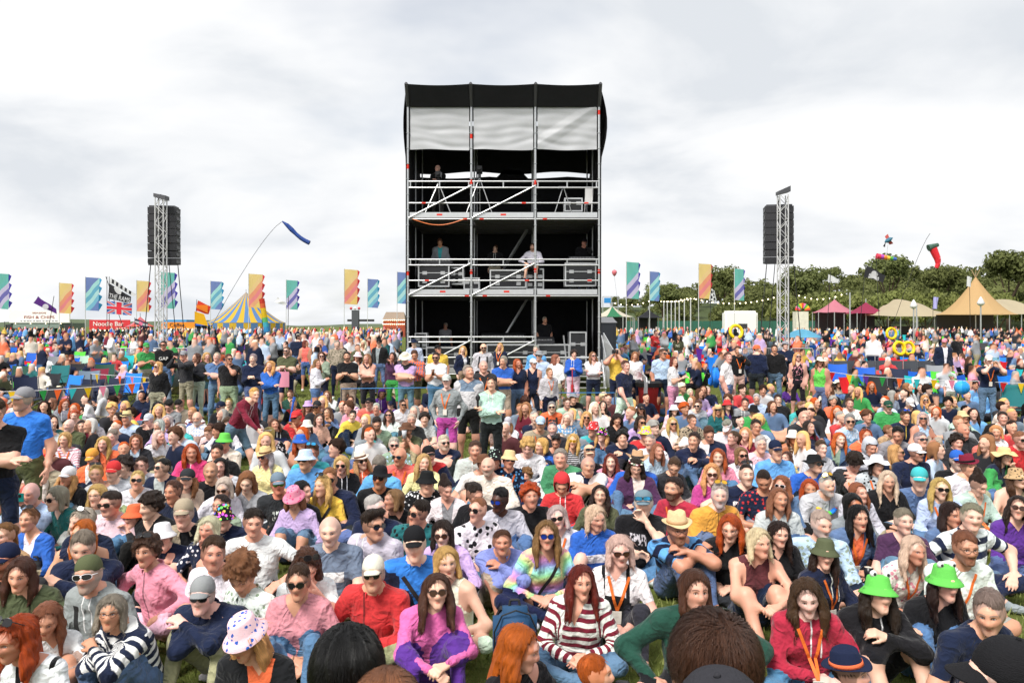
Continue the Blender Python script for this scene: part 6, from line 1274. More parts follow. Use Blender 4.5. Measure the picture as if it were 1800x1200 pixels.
# ================================================================== the people in the photograph: head position (in enlarged views of it), pose, hair, clothes
CROWD = {
(0, 900): """140 320 c b.lo olive.jacket yaw=8
330 640 k l.lo white.tshirt kid=.84 dn=14 yaw=10
110 735 c r.wa white+black:dung.tshirt sunup dn=8
780 580 x g.bo white+navy:stripe.hoodie glasses yaw=22 f
620 290 c g.sh grey.hoodie capback=olive wrap rim=white beard pack yaw=10
580 130 x g.sh navy.jumper yaw=18 dn=12
1030 150 n b.cu pink.fleece f sunup trousers.palepink yaw=14
1420 440 x g.sh navy+blue:zip.fleece cap=grey sun trousers.khaki yaw=8
1720 710 c y.lo black+orange:inner.cardigan bucket=palepink+blue:print dn=22
1700 300 c l.cu white+sage:print.shortshirt dn=35 kid=.94
1500 165 c b.sh white.shirt yaw=28
40 205 c d.sh charcoal.tshirt cap=navy beard skin=red""",
(450, 900): """300 360 c b.po rose.sweatshirt sun yaw=0
360 270 h b.wa white.blouse sunup dn=30
520 35 c g.fr slate+white:band.tshirt beard=.4 yaw=5
825 290 c g.sh red.fleece cap=cream sun trousers.khaki yaw=6
1270 430 k b.lo brightpink.jumper sun=brown trousers.purple yaw=2
1115 85 c g.bz brightblue+navy:block.jacket cap=black strap yaw=0
1340 240 c y.bo cream.vest yaw=22 skirt.cream
1730 120 x b.po periwinkle.jacket
1310 55 c d.bo lilac.shirt sun=brown yaw=6""",
(900, 900): """60 795 c o.lo black.top kid=.95 yaw=62 dn=12 rot=40
490 370 c a.lo maroon+white:stripe.hoodie vn jeans yaw=8 cw=maroon_and_white_striped_hooded_top
245 55 c l.lo peach:rainbow.top sun=blue strap yaw=0
760 160 c w.bo white+black:dung.tshirt sun=brown lan yaw=5
1290 405 n b.bo darkgreen.fleece m shorts.black
1740 110 k w.bo burgundy.vest yaw=12
590 1005 c o.sh white.tshirt kid=.8 rot=180""",
(1350, 900): """275 470 c b.wa crimson.hoodie lan jeans yaw=-12
400 175 c d.lo navy+white:string.hoodie bucket=olive lan
780 415 x d.wa black.hoodie frog=limegreen shorts.black yaw=0
1245 340 c d.lo black.top frog=limegreen yaw=4
1030 165 c w.lo cream+rose:print.blouse lan yaw=2
1390 130 c l.sh white.tshirt beard=1 glasses lan
1555 545 c g.sh navy.polo lan yaw=-38 dn=10
575 945 c d.sh charcoal.shirt trilby=navy+orange kid=.8 rot=150""",
(0, 720): """335 75 c g.sh palegrey.hoodie cap=white yaw=40
570 70 c d.po maroon.hoodie lan yaw=25
455 155 c y.bo white+rose:stripe@26.top lan
315 265 c d.sh khaki.top trilby=orange+red
190 375 c l.sh blue.tshirt kid
650 265 c b.po orange+white:inner.jacket cap=mustard dn=12
725 185 c y.wa orange.jacket yaw=15
790 135 c g.sh denim.shirt
955 170 c l.bo charcoal+paleblue:inner.cardigan sunup
795 350 c b.sh palegrey.jacket cap=red beard=.4
870 320 c d.cu grey.hoodie kid=.9
990 325 c d.sh black+white:yoke.top kid=.88
675 380 c y.po white.tshirt sunup
475 390 c y.wa black+white:logo.tshirt cap=white
40 390 c r.lo coral.shirt cap=cream lan
215 515 p s.fr paleblue.shirt
395 535 c g.bo teal.top sun yaw=-15
680 520 c y.bo white.shirt glasses
775 570 c d.sh palepink.shirt sun fat yaw=-5
1140 340 c k.sh navy+palegrey:inner.jacket sun beard=.3
965 425 c y.po white.blouse sun
1345 235 c r.lo hotpink.hoodie yaw=28
1480 365 c b.fr black.jumper beard=.4
1315 405 c l.lo beige.jumper cap=charcoal
1575 475 c w.bo white.top sun=brown dn=14
1735 435 c l.lo palegrey.top dn=25
1215 490 c b.po navy.jumper
1060 575 c d.cu black.jacket f yaw=-28
1290 615 c g.sh khaki+black:inner.rolled cap=khaki glasses
1570 660 c d.sh navy.jacket bucket=black+multicolour:mix kid=.85
1550 592 c d.po sage.top glasses kid=.9
945 655 h b.sh charcoal.jacket bucket=orange kid=.88
1145 785 x b.sh navy.tshirt bucket=white kid=.88
580 770 c o.lo navy.vest
570 690 c s.bo navy.top sunup
200 685 c l.po blue+white:inner.cardigan sunup
1465 745 c w.bo navy+white:print.blouse
1780 690 n d.sh white.tshirt
635 25 c d.lo palegrey.top cowboy=grey
830 15 c d.bo white.tshirt
890 0 c s.sh paleblue.shirt trilby=straw
1045 20 h g.sh black.hoodie cap=palegrey
1115 65 c s.bo lilac.top
1175 35 c s.bo lilac.cardigan
1120 140 c w.lo white.top rot=35 yaw=50
1255 85 c b.bo turquoise.hoodie lan
1385 15 c s.bd paleblue+white:plaid.shirt beard=.9 glasses
1465 120 c l.sh palepink.top kid dn=30
1575 155 c y.sh cream.tshirt bucket=limegreen wrap=blue strap
1525 235 c d.sh black.tshirt
1545 335 c k.lo palegrey.top
1600 55 c b.lo white.top dn=30
1480 95 c b.sh brown.top kid
525 0 c r.po brown.jacket
485 65 c s.fr olive.jacket
195 325 c g.bz cream.jumper
30 790 c l.po tan.blouse""",
(450, 720): """285 0 h b.sh red+black:logo.tshirt cap=red sun fat
360 65 c b.bo denim.jacket bucket=cream
445 25 c b.bo peach.top
505 -20 h b.lo denim.shirt glasses
680 0 c d.po yellow.jumper
790 105 c b.lo grey+turquoise:inner.hoodie sun dn=18
850 50 c d.sh sage.tshirt beard glasses dn=25
1060 85 h b.sh olive+black:logo.tshirt boonie=brown beard yaw=35
1185 15 c d.cu palegrey.tshirt kid=.9
1095 25 c s.sh charcoal.tshirt glasses
1320 175 x s.sh navy.tshirt sun beard=.5
1215 245 c d.sh navy+red:yoke.jacket cap=black yaw=30
1010 265 c g.bd coral.polo sun lan fat
1180 305 h y.lo paleyellow.top
740 280 c y.lo orange.hoodie trilby=cream+brown sun
600 320 c y.bo black+white:string.hoodie sun
555 205 c l.sh denim.shirt glasses f
315 165 c r.lo tan.vest bucket=blue yaw=30
395 235 c b.sh turquoise.tshirt sunup=cyan
345 270 c b.sh sky.tshirt bucket=paleblue+white:print sun fat
65 250 c s.lo paleyellow.top trilby=straw+brown sun
85 125 c y.bo black+white:print.blouse band=cream
155 430 c l.sh charcoal+white:logo.tshirt cap=slate wrap=green skin=red
265 535 c l.lo lilac.top bucket=pink+hotpink:print dn=22 skirt.denim
465 455 c y.lo yellow.tshirt sunup strap
515 405 c l.sh navy.jacket sun
870 385 c g.sh black+navy:zip.shirt boonie=black sun skin=tan
865 330 c g.sh sky.shirt dn=30
840 595 c s.sh navy.polo yaw=62
965 555 c l.bo black.vest yaw=-60
1200 420 c d.sh black+white:print@30.hoodie bucket=black
1330 460 c d.up white+grey:inner.cardigan dn=18 f
1540 515 c d.po black.top yaw=40 dn=20
1630 335 c g.bd cream.shirt beard=.6
1600 305 c d.sh white.tshirt boonie=brown
1540 215 c b.sh palegrey.hoodie
1675 270 c b.sh orange.tshirt bucket=black+mint:print
1770 45 h l.lo white+black:dung.tshirt beanie=palegrey
1780 275 c d.sh navy+sky:print.shirt bucket=straw sun lan
1715 545 c k.sh palegrey.shirt sun=blue skin=dark yaw=-32
1560 615 c l.bz white+black:print@14.shortshirt sun yaw=-40
825 690 c d.qf palegrey.hoodie sun yaw=48
1145 630 c d.sh teal+black:print.shortshirt sun yaw=-32
970 90 c y.sh white.tshirt kid=.6
935 0 c d.lo white.cardigan sun
970 190 c s.sh sage+paleblue:print.shirt sun f
330 495 c k.bo black.top rot=180
130 60 c b.lo black.hoodie""",
(900, 720): """130 510 c r.cu black.jumper
320 670 c s.bo white.cardigan sun lan
590 670 c w.bo blue+white:band.fleece dn=8 yaw=20
925 555 h s.sh black+palegrey:logo.tshirt cap=slate sunup=cyan fat
1135 470 c d.sh crimson.tshirt beard=1 lan fat
1460 510 c s.sh mustard.jacket sunup=gold beard=.9
1165 700 x b.bz sky+navy:stripe@8.polo trilby=straw+tan glasses beard=.7 yaw=0
1535 735 c r.lo black.jacket glasses dn=8
535 330 x g.fr white+navy:yoke.gilet strap fat
340 270 c g.sh jade.hoodie fat
350 450 c b.sh red.hoodie hood=red kid=.85 dn=30
695 305 x a.lo pink+black:inner.shirt
870 340 c d.wa plum+cream:inner.coat flowers glasses dn=14
880 275 c b.sh blue.jacket cowboy=tan
1025 235 c l.lo paleblue.jacket
1140 340 c b.po charcoal.hoodie lan glasses dn=28 yaw=-20
1280 155 x d.sh navy.jumper
620 525 c d.lo olive.top
1405 375 c y.wa magenta.jumper sun=brown
1450 270 c r.lo pink.tshirt
1615 260 c l.bo white.tshirt sun
1650 380 n d.bz navy+white:logo.tshirt sunup
1750 180 c s.sh palepink.polo glasses
1640 120 c y.lo maroon.top
1515 80 c g.sh white.top visor=white dn=35
1555 145 c b.po pink.tshirt yaw=-60
1385 115 c b.sh navy+white:inner.jacket dn=25
1715 65 c d.sh white.tshirt glasses
1130 50 k y.lo white.jumper sun trousers.cream
1265 30 c b.sh khaki+black:print.jacket f
940 105 c g.sh red.fleece bucket=yellow+multicolour:mix
970 170 c g.bz white.tshirt yaw=-20
635 120 c y.lo navy+orange:string.jacket bucket=black+multicolour:mix
570 75 c g.sh turquoise+grey:block.tshirt bucket=red+white:print
775 135 x k.cu navy.jumper
430 165 c y.lo white+black:stripe@30.top sun=gold rim=yellow
545 240 c b.po black.tshirt cap=peach sunup
205 195 x y.bo navy+blue:stripe@6.fleece
110 195 c y.cu white+black:logo.hoodie m dn=18
310 175 c d.po charcoal.top sunup dn=25 kid=.9
285 85 c g.bz charcoal.shirt sunup beard
200 40 c l.sh khaki.shirt cap=paleblue lan
390 15 c w.bo white+sky:plaid.shirt glasses
525 10 c y.wa slate.shirt sun
740 30 c d.lo black.top dn=32
905 40 c d.lo lilac.tshirt sun
100 405 c l.cu white.top kid=.7
1770 430 c d.bz navy+red:print.tshirt dn=32""",
(1350, 720): """175 135 c b.bo brown+beige:print@30.vest bucket=cream skin=tan
290 75 c d.lo maroon.top
55 205 c d.sh sky.shirt cap=navy
130 290 c b.lo paleyellow.top kid yaw=-50
505 155 c o.lo denim+sage:inner.jacket
375 210 c b.sh palegrey.tshirt f
330 305 c g.sh blue.tshirt boonie=black sun fat
415 460 c s.bz palegrey.jacket beard lei sunup=gold
295 485 c r.lo denim.jacket lei kid=.85
95 460 c l.wa denim.shirt sun rim=white
80 545 c l.lo palegrey.cardigan
80 780 c d.lo black.jacket
375 705 c s.sh paleblue+sage:print.shirt beard=1
640 665 c k.lo denim+orange:inner.jacket lips lan
600 585 c k.bo grey.jacket skin=tan
640 510 c l.lo palegrey.hoodie kid=.9
845 425 c w.lo black.jacket
765 310 c d.bo palegrey+black:print@26.coat sunhat=white lan
720 195 c b.sh palegrey.hoodie hood=palegrey kid=.9 dn=20
610 310 q d.cu palegrey+charcoal:block.gilet dn=45 lan
690 130 c r.bo orange.hoodie sunup
905 240 c y.lo navy.top sun
1040 230 c d.sh navy.jacket cap=white sun
1075 155 c g.sh navy.tshirt sun lan fat
915 115 c k.sh grey.tshirt dn=20
1065 395 c s.sh denim.polo cap=turquoise
1215 475 c y.lo paleblue.cardigan sun lan
1295 645 c d.lo denim.shirt
1435 655 n g.sh navy+white:stripe@9.polo fat
955 690 c g.sh plum.tshirt f
1475 425 c d.up mint.jacket lan dn=28 f
1410 305 c b.sh white.hoodie trilby=maroon+black
1330 275 c g.sh black.jumper cap=blue sun beard=.5
1330 165 c d.cu charcoal.jacket kid=.9
1375 95 c g.bd charcoal.jacket
1560 155 c d.po coral.hoodie
1665 255 h d.lo navy+green:block.jumper sunhat=straw
1750 400 c b.cu beige.vest f wrap bucket=tan+black:print
1775 150 c l.sh red.jumper sun
1605 105 c y.bo white.jumper
1650 10 c d.sh black+white:inner.jacket
1370 0 h l.bo mint.jumper bucket=straw
1090 15 c s.bo paleblue.vest sun
965 5 c b.sh navy+yellow:zip.fleece sunup=blue beard=.6
575 25 c g.sh paleblue+white:print.shirt sun fat
850 105 c l.sh tan.tshirt kid
1760 600 c d.lo purple.top sun=brown
250 10 c d.fr charcoal.shirt glasses""",
(0, 560): """365 555 c l.lo mint.hoodie sun
455 560 c r.lo grey.hoodie yaw=40
605 490 c d.lo black.vest dn=30 shorts.navy
825 520 c b.sh brightblue.tshirt kid=.9
820 470 c b.sh denim.hoodie
1000 500 c k.sh navy.coat hood=navy
1110 580 c k.wa black.tshirt sun m
1095 530 c b.lo black.top
1260 575 c k.sh khaki.tshirt dn=45
1190 575 c k.sh grey.tshirt dn=40
1350 620 c y.sh maroon+white:stripe.top f
1550 575 c g.sh black.jacket cap=navy beard
1610 555 c y.po khaki.jacket sunup
1635 470 c b.sh charcoal.jacket bucket=white+blue:print
525 635 c r.po tan.jacket""",
(450, 560): """500 505 h l.lo white.shirt
640 480 c b.sh navy.jacket sunup=cyan
665 540 c b.po purple+palepink:plaid.shirt
845 590 c s.sh grey.tshirt glasses
1030 565 c d.po white.tshirt sun
1085 490 c d.lo black.vest yaw=-40
885 490 c d.bo purple.hoodie yaw=30 hood=purple
990 480 c s.sh navy.top sunhat=khaki dn=20
945 575 c b.sh purple.jacket cap=navy kid
430 570 c d.sh charcoal.shirt cap=charcoal sun skin=olive
365 570 c l.lo red.tshirt bucket=lilac sun
260 565 c y.sh black+red:yoke.top sunup kid=.9
795 550 c k.sh coral.tshirt cap=black
240 500 l b.po darkgreen.tshirt""",
(900, 560): """90 550 c b.cu grey.tshirt dn=40
280 580 c g.sh orange.tshirt sun pack
385 555 c b.sh mint.tshirt glasses
545 480 c k.po mint.tshirt
430 515 c b.sh black.top boonie=grey
645 515 c w.cu coral.blouse sun f
640 575 h d.lo black.tshirt
825 545 c b.lo white.jumper
870 455 c l.sh red.jumper trilby=tan+brown yaw=50
990 480 c b.sh white.blouse bucket=white+black:print f yaw=40
905 590 c b.lo charcoal.vest cap=charcoal sun
1140 600 c k.lo palepink.top bucket=white+paleblue:print kid=.9
1185 540 c b.sh blue.top bucket=white
1255 490 c w.bo navy+white:inner.jacket
1375 475 c s.sh navy.jacket
1310 570 c b.sh palegrey.hoodie sun beard=.5
1450 595 c y.lo teal.jumper trilby=straw+tan sun
1515 565 c d.lo purple.top bucket=red
1640 555 c d.sh grey.hoodie
1700 600 c b.sh green.jacket bucket=black
1720 525 c s.sh paleblue.top
335 500 c d.po grey.top kid""",
(1350, 560): """385 570 c b.sh denim.top kid
575 555 c b.sh white.tshirt
845 570 c b.sh green.jumper cap=darkgreen wrap=green fat
490 425 c d.lo beige.top sunhat=cream
800 450 c y.lo white.shirt yaw=40
930 420 c s.sh grey+slate:block.jumper sun
1075 425 c b.sh pink.polo cap=black sun
1180 450 c y.bo denim.jacket
1105 535 c y.wa denim.hoodie sun rim=cream
1300 545 c y.lo sage.fleece
1135 595 c y.sh turquoise.tshirt kid yaw=50
995 555 c s.sh navy.top cap=white dn=30
1480 440 c b.po palepink.top cap=orange sun
20 455 c s.sh denim.shirt
70 530 l d.sh black.jumper
150 460 c k.bo purple.top dn=30
235 580 c l.sh turquoise.tshirt yaw=40""",
}
STANDING = {
(0, 560): """1030 165 sh g.sh green.tshirt cap=green shorts.khaki rot=50 yaw=20
1150 155 s d.sh black.tshirt sun jeans
1110 300 s y.wa black.jacket sun shorts.khaki h=1.6
1290 220 sp b.sh charcoal.jacket cap=grey shorts.khaki
1380 240 sh b.lo charcoal.jacket trousers.palegrey
1455 235 s y.wa olive.coat bare rot=60
1525 235 sx g.bz denim.rolled jeans
1610 245 sd b.sh black.tshirt sun yaw=40
1780 245 sh g.sh navy.shirt jeans
165 470 s g.sh brightblue.tshirt cap=grey fat shorts.olive h=1.78
-35 560 sx b.sh black.tshirt dn=25 rot=30
1790 480 sb y.po maroon.hoodie shorts.denim rot=70 h=1.48""",
(450, 560): """100 295 sx y.wa blue.jacket jeans
215 195 sh b.sh olive.tshirt sun beard shorts.navy
430 280 sh l.lo white.hoodie rot=90 bare h=1.6
460 230 sh b.bo sage.shirt sun skirt.navy
350 150 s a.lo coral.vest rot=180 shorts.denim
300 110 s d.sh navy.gilet rot=180 shorts.denim
570 150 s g.sh khaki+olive:print@20.shortshirt fat
640 230 sh d.sh black.tshirt beard trousers.khaki
715 230 s b.lo white.top bucket=palepink
780 245 sx l.lo charcoal.dress
865 140 s b.sh black+grey:inner.jacket cap=black jeans
960 235 sd d.wa plum.top skirt.green
1050 235 sx s.sh lilac+charcoal:yoke.gilet sunhat=cream dn=25 jeans
1115 220 sh b.sh denim+orange:plaid.shirt lan shorts.olive dn=20
1265 235 sh d.sh white.tshirt sun beard fat jeans
1280 180 s k.sh yellow.gilet cap=black cw=high-visibility_yellow_vest
1455 190 s y.lo navy+white:inner.cardigan rot=40
1600 175 s d.bd palegrey.jumper sun beard pack
1715 170 s y.wa navy.jacket lan
1110 140 s s.sh paleblue.shirt boonie=navy
755 150 s w.wa white.top
1740 260 sx g.sh blue.tshirt shorts.khaki yaw=-30
1600 295 s g.fr charcoal.shirt lan
1340 385 sk b.sh grey.jumper cap=palegrey lan shorts.magenta f
1495 325 s g.sh palegrey+slate:yoke.polo shorts.black fat
1655 405 sx d.po mint.hoodie trousers.black""",
(900, 560): """40 280 s r.lo navy.tshirt jeans
150 275 s d.sh navy.dress cap=white f sun
190 220 s g.sh paleblue.shirt boonie=grey sun
170 185 s g.sh sky.shirt
265 345 s l.sh palegrey.jacket lan kid=1 h=1.45
310 250 s l.wa white.blouse rot=160
435 215 sh d.cu blue.hoodie f skirt.palepink
570 230 sx l.lo white+pink:band.sweatshirt sun shorts.navy
740 210 sp s.fr yellow.gilet trousers.navy rot=-20 cw=high-visibility_yellow_vest
865 230 s l.bo white.jumper shorts.navy
800 290 w b.sh navy.tshirt shorts.white rot=50
1060 210 s b.sh paleblue.shortshirt sun
1140 265 sh a.lo white.tshirt skirt.rose rot=50
1170 110 s d.lo olive+cream:logo.tshirt
1010 80 sx d.sh red.jumper rot=40
1265 275 s y.sh white+black:stripe@20.tshirt kid=1 h=1.05 shorts.navy
1520 235 s b.sh white.tshirt fat jeans rot=60
1590 190 sd b.sh black.jacket lan trousers.beige
1725 180 s b.sh navy.hoodie beanie=orange shorts.charcoal rot=150""",
(1350, 560): """45 180 s d.sh black.jacket rot=-30
120 155 sh g.sh navy.jumper boonie=grey
210 235 s y.wa black+rose:print.dress sun
365 265 s l.lo limegreen.vest sunhat=cream jeans rot=-40
1240 135 s d.sh navy+white:inner.jacket yaw=-40 cap=pink
1335 105 s s.sh black.jumper trousers.black
1555 250 sp b.sh navy.tshirt lan jeans cap=cream
1290 385 s b.sh white.tshirt cap=sage kid=1 yaw=40 h=1.05""",
}
for table in (CROWD, STANDING):
    for (ox_, oy_), txt in table.items():
        for ln in txt.strip().split('\n'): make_person(ln, ox_, oy_, 4.0)
print('people', len(PEOPLE), round(time.time() - T0, 1))
# ================================================================== camping chairs
def camping_chair(col, frame=STEELD, high=True):
    r = empty('camping_chair'); cm = mat('nylon_' + col, COLS[col], .7, var=.15, scale=5); h = .95 if high else .8
    MB().grid(lambda u, v: (-.27 + .54 * u, .18 + .14 * v + .05 * math.sin(math.pi * u), .42 + (h - .42) * v - .025 * math.sin(math.pi * u) * v), 6, 5).build('backrest', cm, r, smooth=True)
    MB().grid(lambda u, v: (-.27 + .54 * u, -.26 + .46 * v, .43 - .05 * math.sin(math.pi * u) - .03 * v), 6, 4).build('seat', cm, r, smooth=True)
    for s in (-1, 1): MB().bar((s * .29, .33, h), (s * .29, .15, .4), .011, 6).bar((s * .29, .15, .4), (s * .3, -.28, .0), .011, 6).bar((s * .29, -.28, .62), (s * .29, .28, .0), .011, 6).build('side_frame', frame, r); MB().box(s * .29 - .03, s * .29 + .03, -.28, .24, .62, .635).build('armrest', cm, r)
    MB().bar((-.29, -.27, .02), (.29, -.27, .4), .01, 6).bar((.29, -.27, .02), (-.29, -.27, .4), .01, 6).build('front_cross', frame, r); return r
CHAIRS = [(97, 626, 'grey', 'orange'), (143, 625, 'mint', ''), (178, 624, 'black', ''), (97, 642, 'teal', ''), (28, 643, 'darkgreen', ''), (115, 660, 'brightblue', ''), (150, 652, 'slate', ''), (164, 648, 'maroon', ''), (156, 667, 'navy', ''), (188, 665, 'navy', ''), (220, 656, 'brightblue', ''),
  (237, 633, 'navy', ''), (75, 680, 'black', ''), (130, 677, 'charcoal', ''), (78, 609, 'red', ''), (113, 610, 'red', ''), (46, 620, 'blue', ''), (117, 624, 'blue', ''), (180, 640, 'darkgreen', ''), (130, 618, 'limegreen', ''), (170, 617, 'slate', ''), (190, 617, 'green', ''), (120, 636, 'brown', ''), (50, 663, 'navy', ''),
  (1526, 646, 'blue', ''), (1580, 648, 'navy', ''), (1553, 633, 'navy', ''), (1562, 629, 'red', ''), (1592, 632, 'red', ''), (1541, 658, 'black', ''), (1650, 642, 'grey', ''), (1670, 637, 'khaki', ''), (1705, 627, 'palepink', ''), (1787, 676, 'teal', ''), (1727, 602, 'charcoal', ''), (1507, 612, 'hotpink', ''), (1640, 619, 'blue', ''), (1617, 636, 'black', ''), (1475, 640, 'blue', ''), (1760, 612, 'charcoal', ''), (1750, 628, 'brightblue', '')]
rel = {}
proto = {}
for i, (px, py, c, _) in enumerate(CHAIRS):
    lo_, hi_ = 8.0, 45.0
    for _ in range(40):
        d = (lo_ + hi_) / 2
        if (CAMZ - .95 - ground_z(0, d)) * F / d > py - HY: lo_ = d
        else: hi_ = d
    if c not in proto: o = proto[c] = camping_chair(c)
    else: o = copy_tree(proto[c])
    o.location = gx(px, d); o.rotation_euler = (0, 0, random.Random(i).gauss(0, .35))
    CHAIRS[i] = (px, py, c, o)
def side(px): return 'left' if px < 900 else 'right'
for (px, py, c, o) in CHAIRS:
    same = sorted([q for q in CHAIRS if q[2] == c and side(q[0]) == side(px)], key=lambda q: q[1]); k = [q[3].name for q in same].index(o.name); n = len(same)
    w_ = colname(c); s = side(px); post = f'on the {s}'
    ordn = ['farthest back', 'second from the back', 'third from the back', 'fourth from the back'][k] if n > 1 and k < n - 1 else 'nearest the camera'
    tag(o, f'{w_} folding camping chair {post}' + (f', {ordn} of its colour' if n > 1 else ''), 'camping chair', 'empty camping chairs')
# ================================================================== barriers, loo, bin, windbreak, parasol, bags
def barrier(a, b, label):
    a, b = Vector(a), Vector(b); o = empty('crowd_barrier', a); tag(o, label, 'barrier', 'steel crowd barriers'); d = b - a; n = 14; up = Vector((0, 0, 1))
    MB().tube([up * .12, up * 1.0, d * .06 + up * 1.1, d * .94 + up * 1.1, d + up * 1.0, d + up * .12, up * .12], .02, 6).build('frame', ALU, o)
    for k in range(1, n): MB().bar(d * (k / n) + up * .12, d * (k / n) + up * 1.1, .008, 5).build('bar', ALU, o)
    for q in (.08, .92): nrm = d.cross(up).normalized() * .3; MB().bar(d * q - nrm, d * q + nrm, .018, 5).bar(d * q, d * q + up * .14, .018, 5).build('foot', ALU, o)
barrier(gx(1082, 21.5), gx(1125, 20.2), 'steel crowd barrier right of the tower steps, nearer the tower'); barrier(gx(1126, 20.1), gx(1137, 18.6), 'steel crowd barrier end-on beside the red bin')
for k in range(4): barrier(gx(1300 + 45 * k, 31), gx(1340 + 45 * k, 31), ('leftmost', 'second', 'third', 'rightmost')[k] + ' of the four steel barriers round the right truss tower')
for k in range(3): barrier(gx(205 + 45 * k, 31), gx(245 + 45 * k, 31), ('leftmost', 'middle', 'rightmost')[k] + ' of the three steel barriers round the left truss tower')
d = 31.0; o = empty('portable_toilet', gx(1057, d)); tag(o, 'grey portable toilet with white roof and green disc beside the scaffold tower', 'portable toilet')
MB().box(-.58, .58, 0, 1.15, .1, 2.1).build('cabin', mat('loo_grey', '#54585f', .5, var=.1), o); MB().add([(-.62, -.04, 2.1), (.62, -.04, 2.1), (.62, 1.19, 2.1), (-.62, 1.19, 2.1), (-.45, .15, 2.32), (.45, .15, 2.32), (.45, 1.0, 2.32), (-.45, 1.0, 2.32)], [(0, 3, 2, 1), (4, 5, 6, 7), (0, 1, 5, 4), (1, 2, 6, 5), (2, 3, 7, 6), (3, 0, 4, 7)]).build('roof', WHITEP, o); MB().bar((.15, -.012, 1.75), (.15, -.002, 1.75), .19, 20).build('green_disc', mat('loo_green', '#1d4f45', .5), o); MB().box(-.45, .45, -.02, -.004, .2, 2.0).build('door', mat('loo_door', '#5c6068', .5, var=.08), o)
o = empty('red_bin', gx(1142, 19.5)); tag(o, 'red bin with black liner beside the crowd barrier', 'bin'); MB().lathe([(.24, 0), (.29, .9), (.31, .92), (.27, .9)], 18).build('drum', REDB, o, smooth=True); MB().lathe([(.25, .86), (.33, .96), (.36, .9), (.345, .8)], 18, cap=False).build('liner', BLACKP, o)
o = empty('windbreak', gx(1440, 25)); tag(o, 'long dark grey fabric windbreak behind the chairs on the right', 'windbreak')
for k in range(9): a = Vector((k * .44, .02 * (k % 3), 0)); MB().grid(lambda u, v: (a.x + .44 * u, a.y + .03 * math.sin(math.pi * u), .15 + .85 * v), 4, 3).build('panel', mat('windbreak_cloth', '#4b4f57', .8, var=.2), o); MB().bar(a, a + Vector((0, 0, 1.15)), .014, 5).build('stake', ALU, o)
d = 40; o = empty('parasol', gx(1410, d)); tag(o, 'blue and green ringed parasol at the foot of the right truss tower', 'parasol'); zt = CAMZ - (578 - HY) / F * d - o.location.z
for k in range(10): a0, a1 = 2 * math.pi * k / 10, 2 * math.pi * (k + 1) / 10; MB().grid(lambda u, v: (math.cos(a0 + (a1 - a0) * u) * .95 * (1 - v), math.sin(a0 + (a1 - a0) * u) * .95 * (1 - v), zt - .42 * (1 - v) ** 1.6), 3, 5).build('canopy_panel', mat('parasol_cloth', '#6bb5d8', .7, var=.35, scale=3, trans=True), o)
MB().bar((0, 0, 0), (0, 0, zt + .08), .018, 6).build('pole', ALU, o)
def ring(px, py, d, r, label, tilt=80):
    o = empty('inflatable_ring', at(px, py, d)); tag(o, label, 'inflatable', 'yellow inflatables'); n = 20; m = MB(); q = 8; vs = []; fs = []
    for i in range(n):
        t = 2 * math.pi * i / n
        for j in range(q): a = 2 * math.pi * j / q; vs.append(((r + r * .26 * math.cos(a)) * math.cos(t), (r + r * .26 * math.cos(a)) * math.sin(t), r * .26 * math.sin(a)))
    for i in range(n):
        for j in range(q): fs.append((i * q + j, ((i + 1) % n) * q + j, ((i + 1) % n) * q + (j + 1) % q, i * q + (j + 1) % q))
    m.add(vs, fs); m.build('tube', mat('ring_yellow', '#f2cf12', .35), o, smooth=True); o.rotation_euler = (R(tilt), 0, .2)
ring(1581, 612, 28.5, .22, 'yellow inflatable ring held up among the chairs, left of a pair'); ring(1597, 612, 29, .22, 'yellow inflatable ring held up among the chairs, right of a pair'); ring(1567, 586, 46, .3, 'yellow inflatable arch among the far crowd on the right', 85); ring(1294, 583, 50, .4, 'yellow inflatable canopy in the far crowd left of the right truss tower', 80)
b = at(1691, 681, 16.6); o = empty('beach_ball', b); tag(o, 'shiny blue beach ball held by a child in a pale cap', 'ball'); 
for k in range(6): MB().grid(lambda u, v: (.15 * math.sin(math.pi * v) * math.cos(1.0472 * (k + u)), .15 * math.sin(math.pi * v) * math.sin(1.0472 * (k + u)), .15 * math.cos(math.pi * v)), 4, 10).build('gore', mat('ball_%d' % (k % 2), ('#1f8fd6', '#3aa6e2')[k % 2], .18), o, smooth=True)
COLS['packblue'] = '#1c4468'
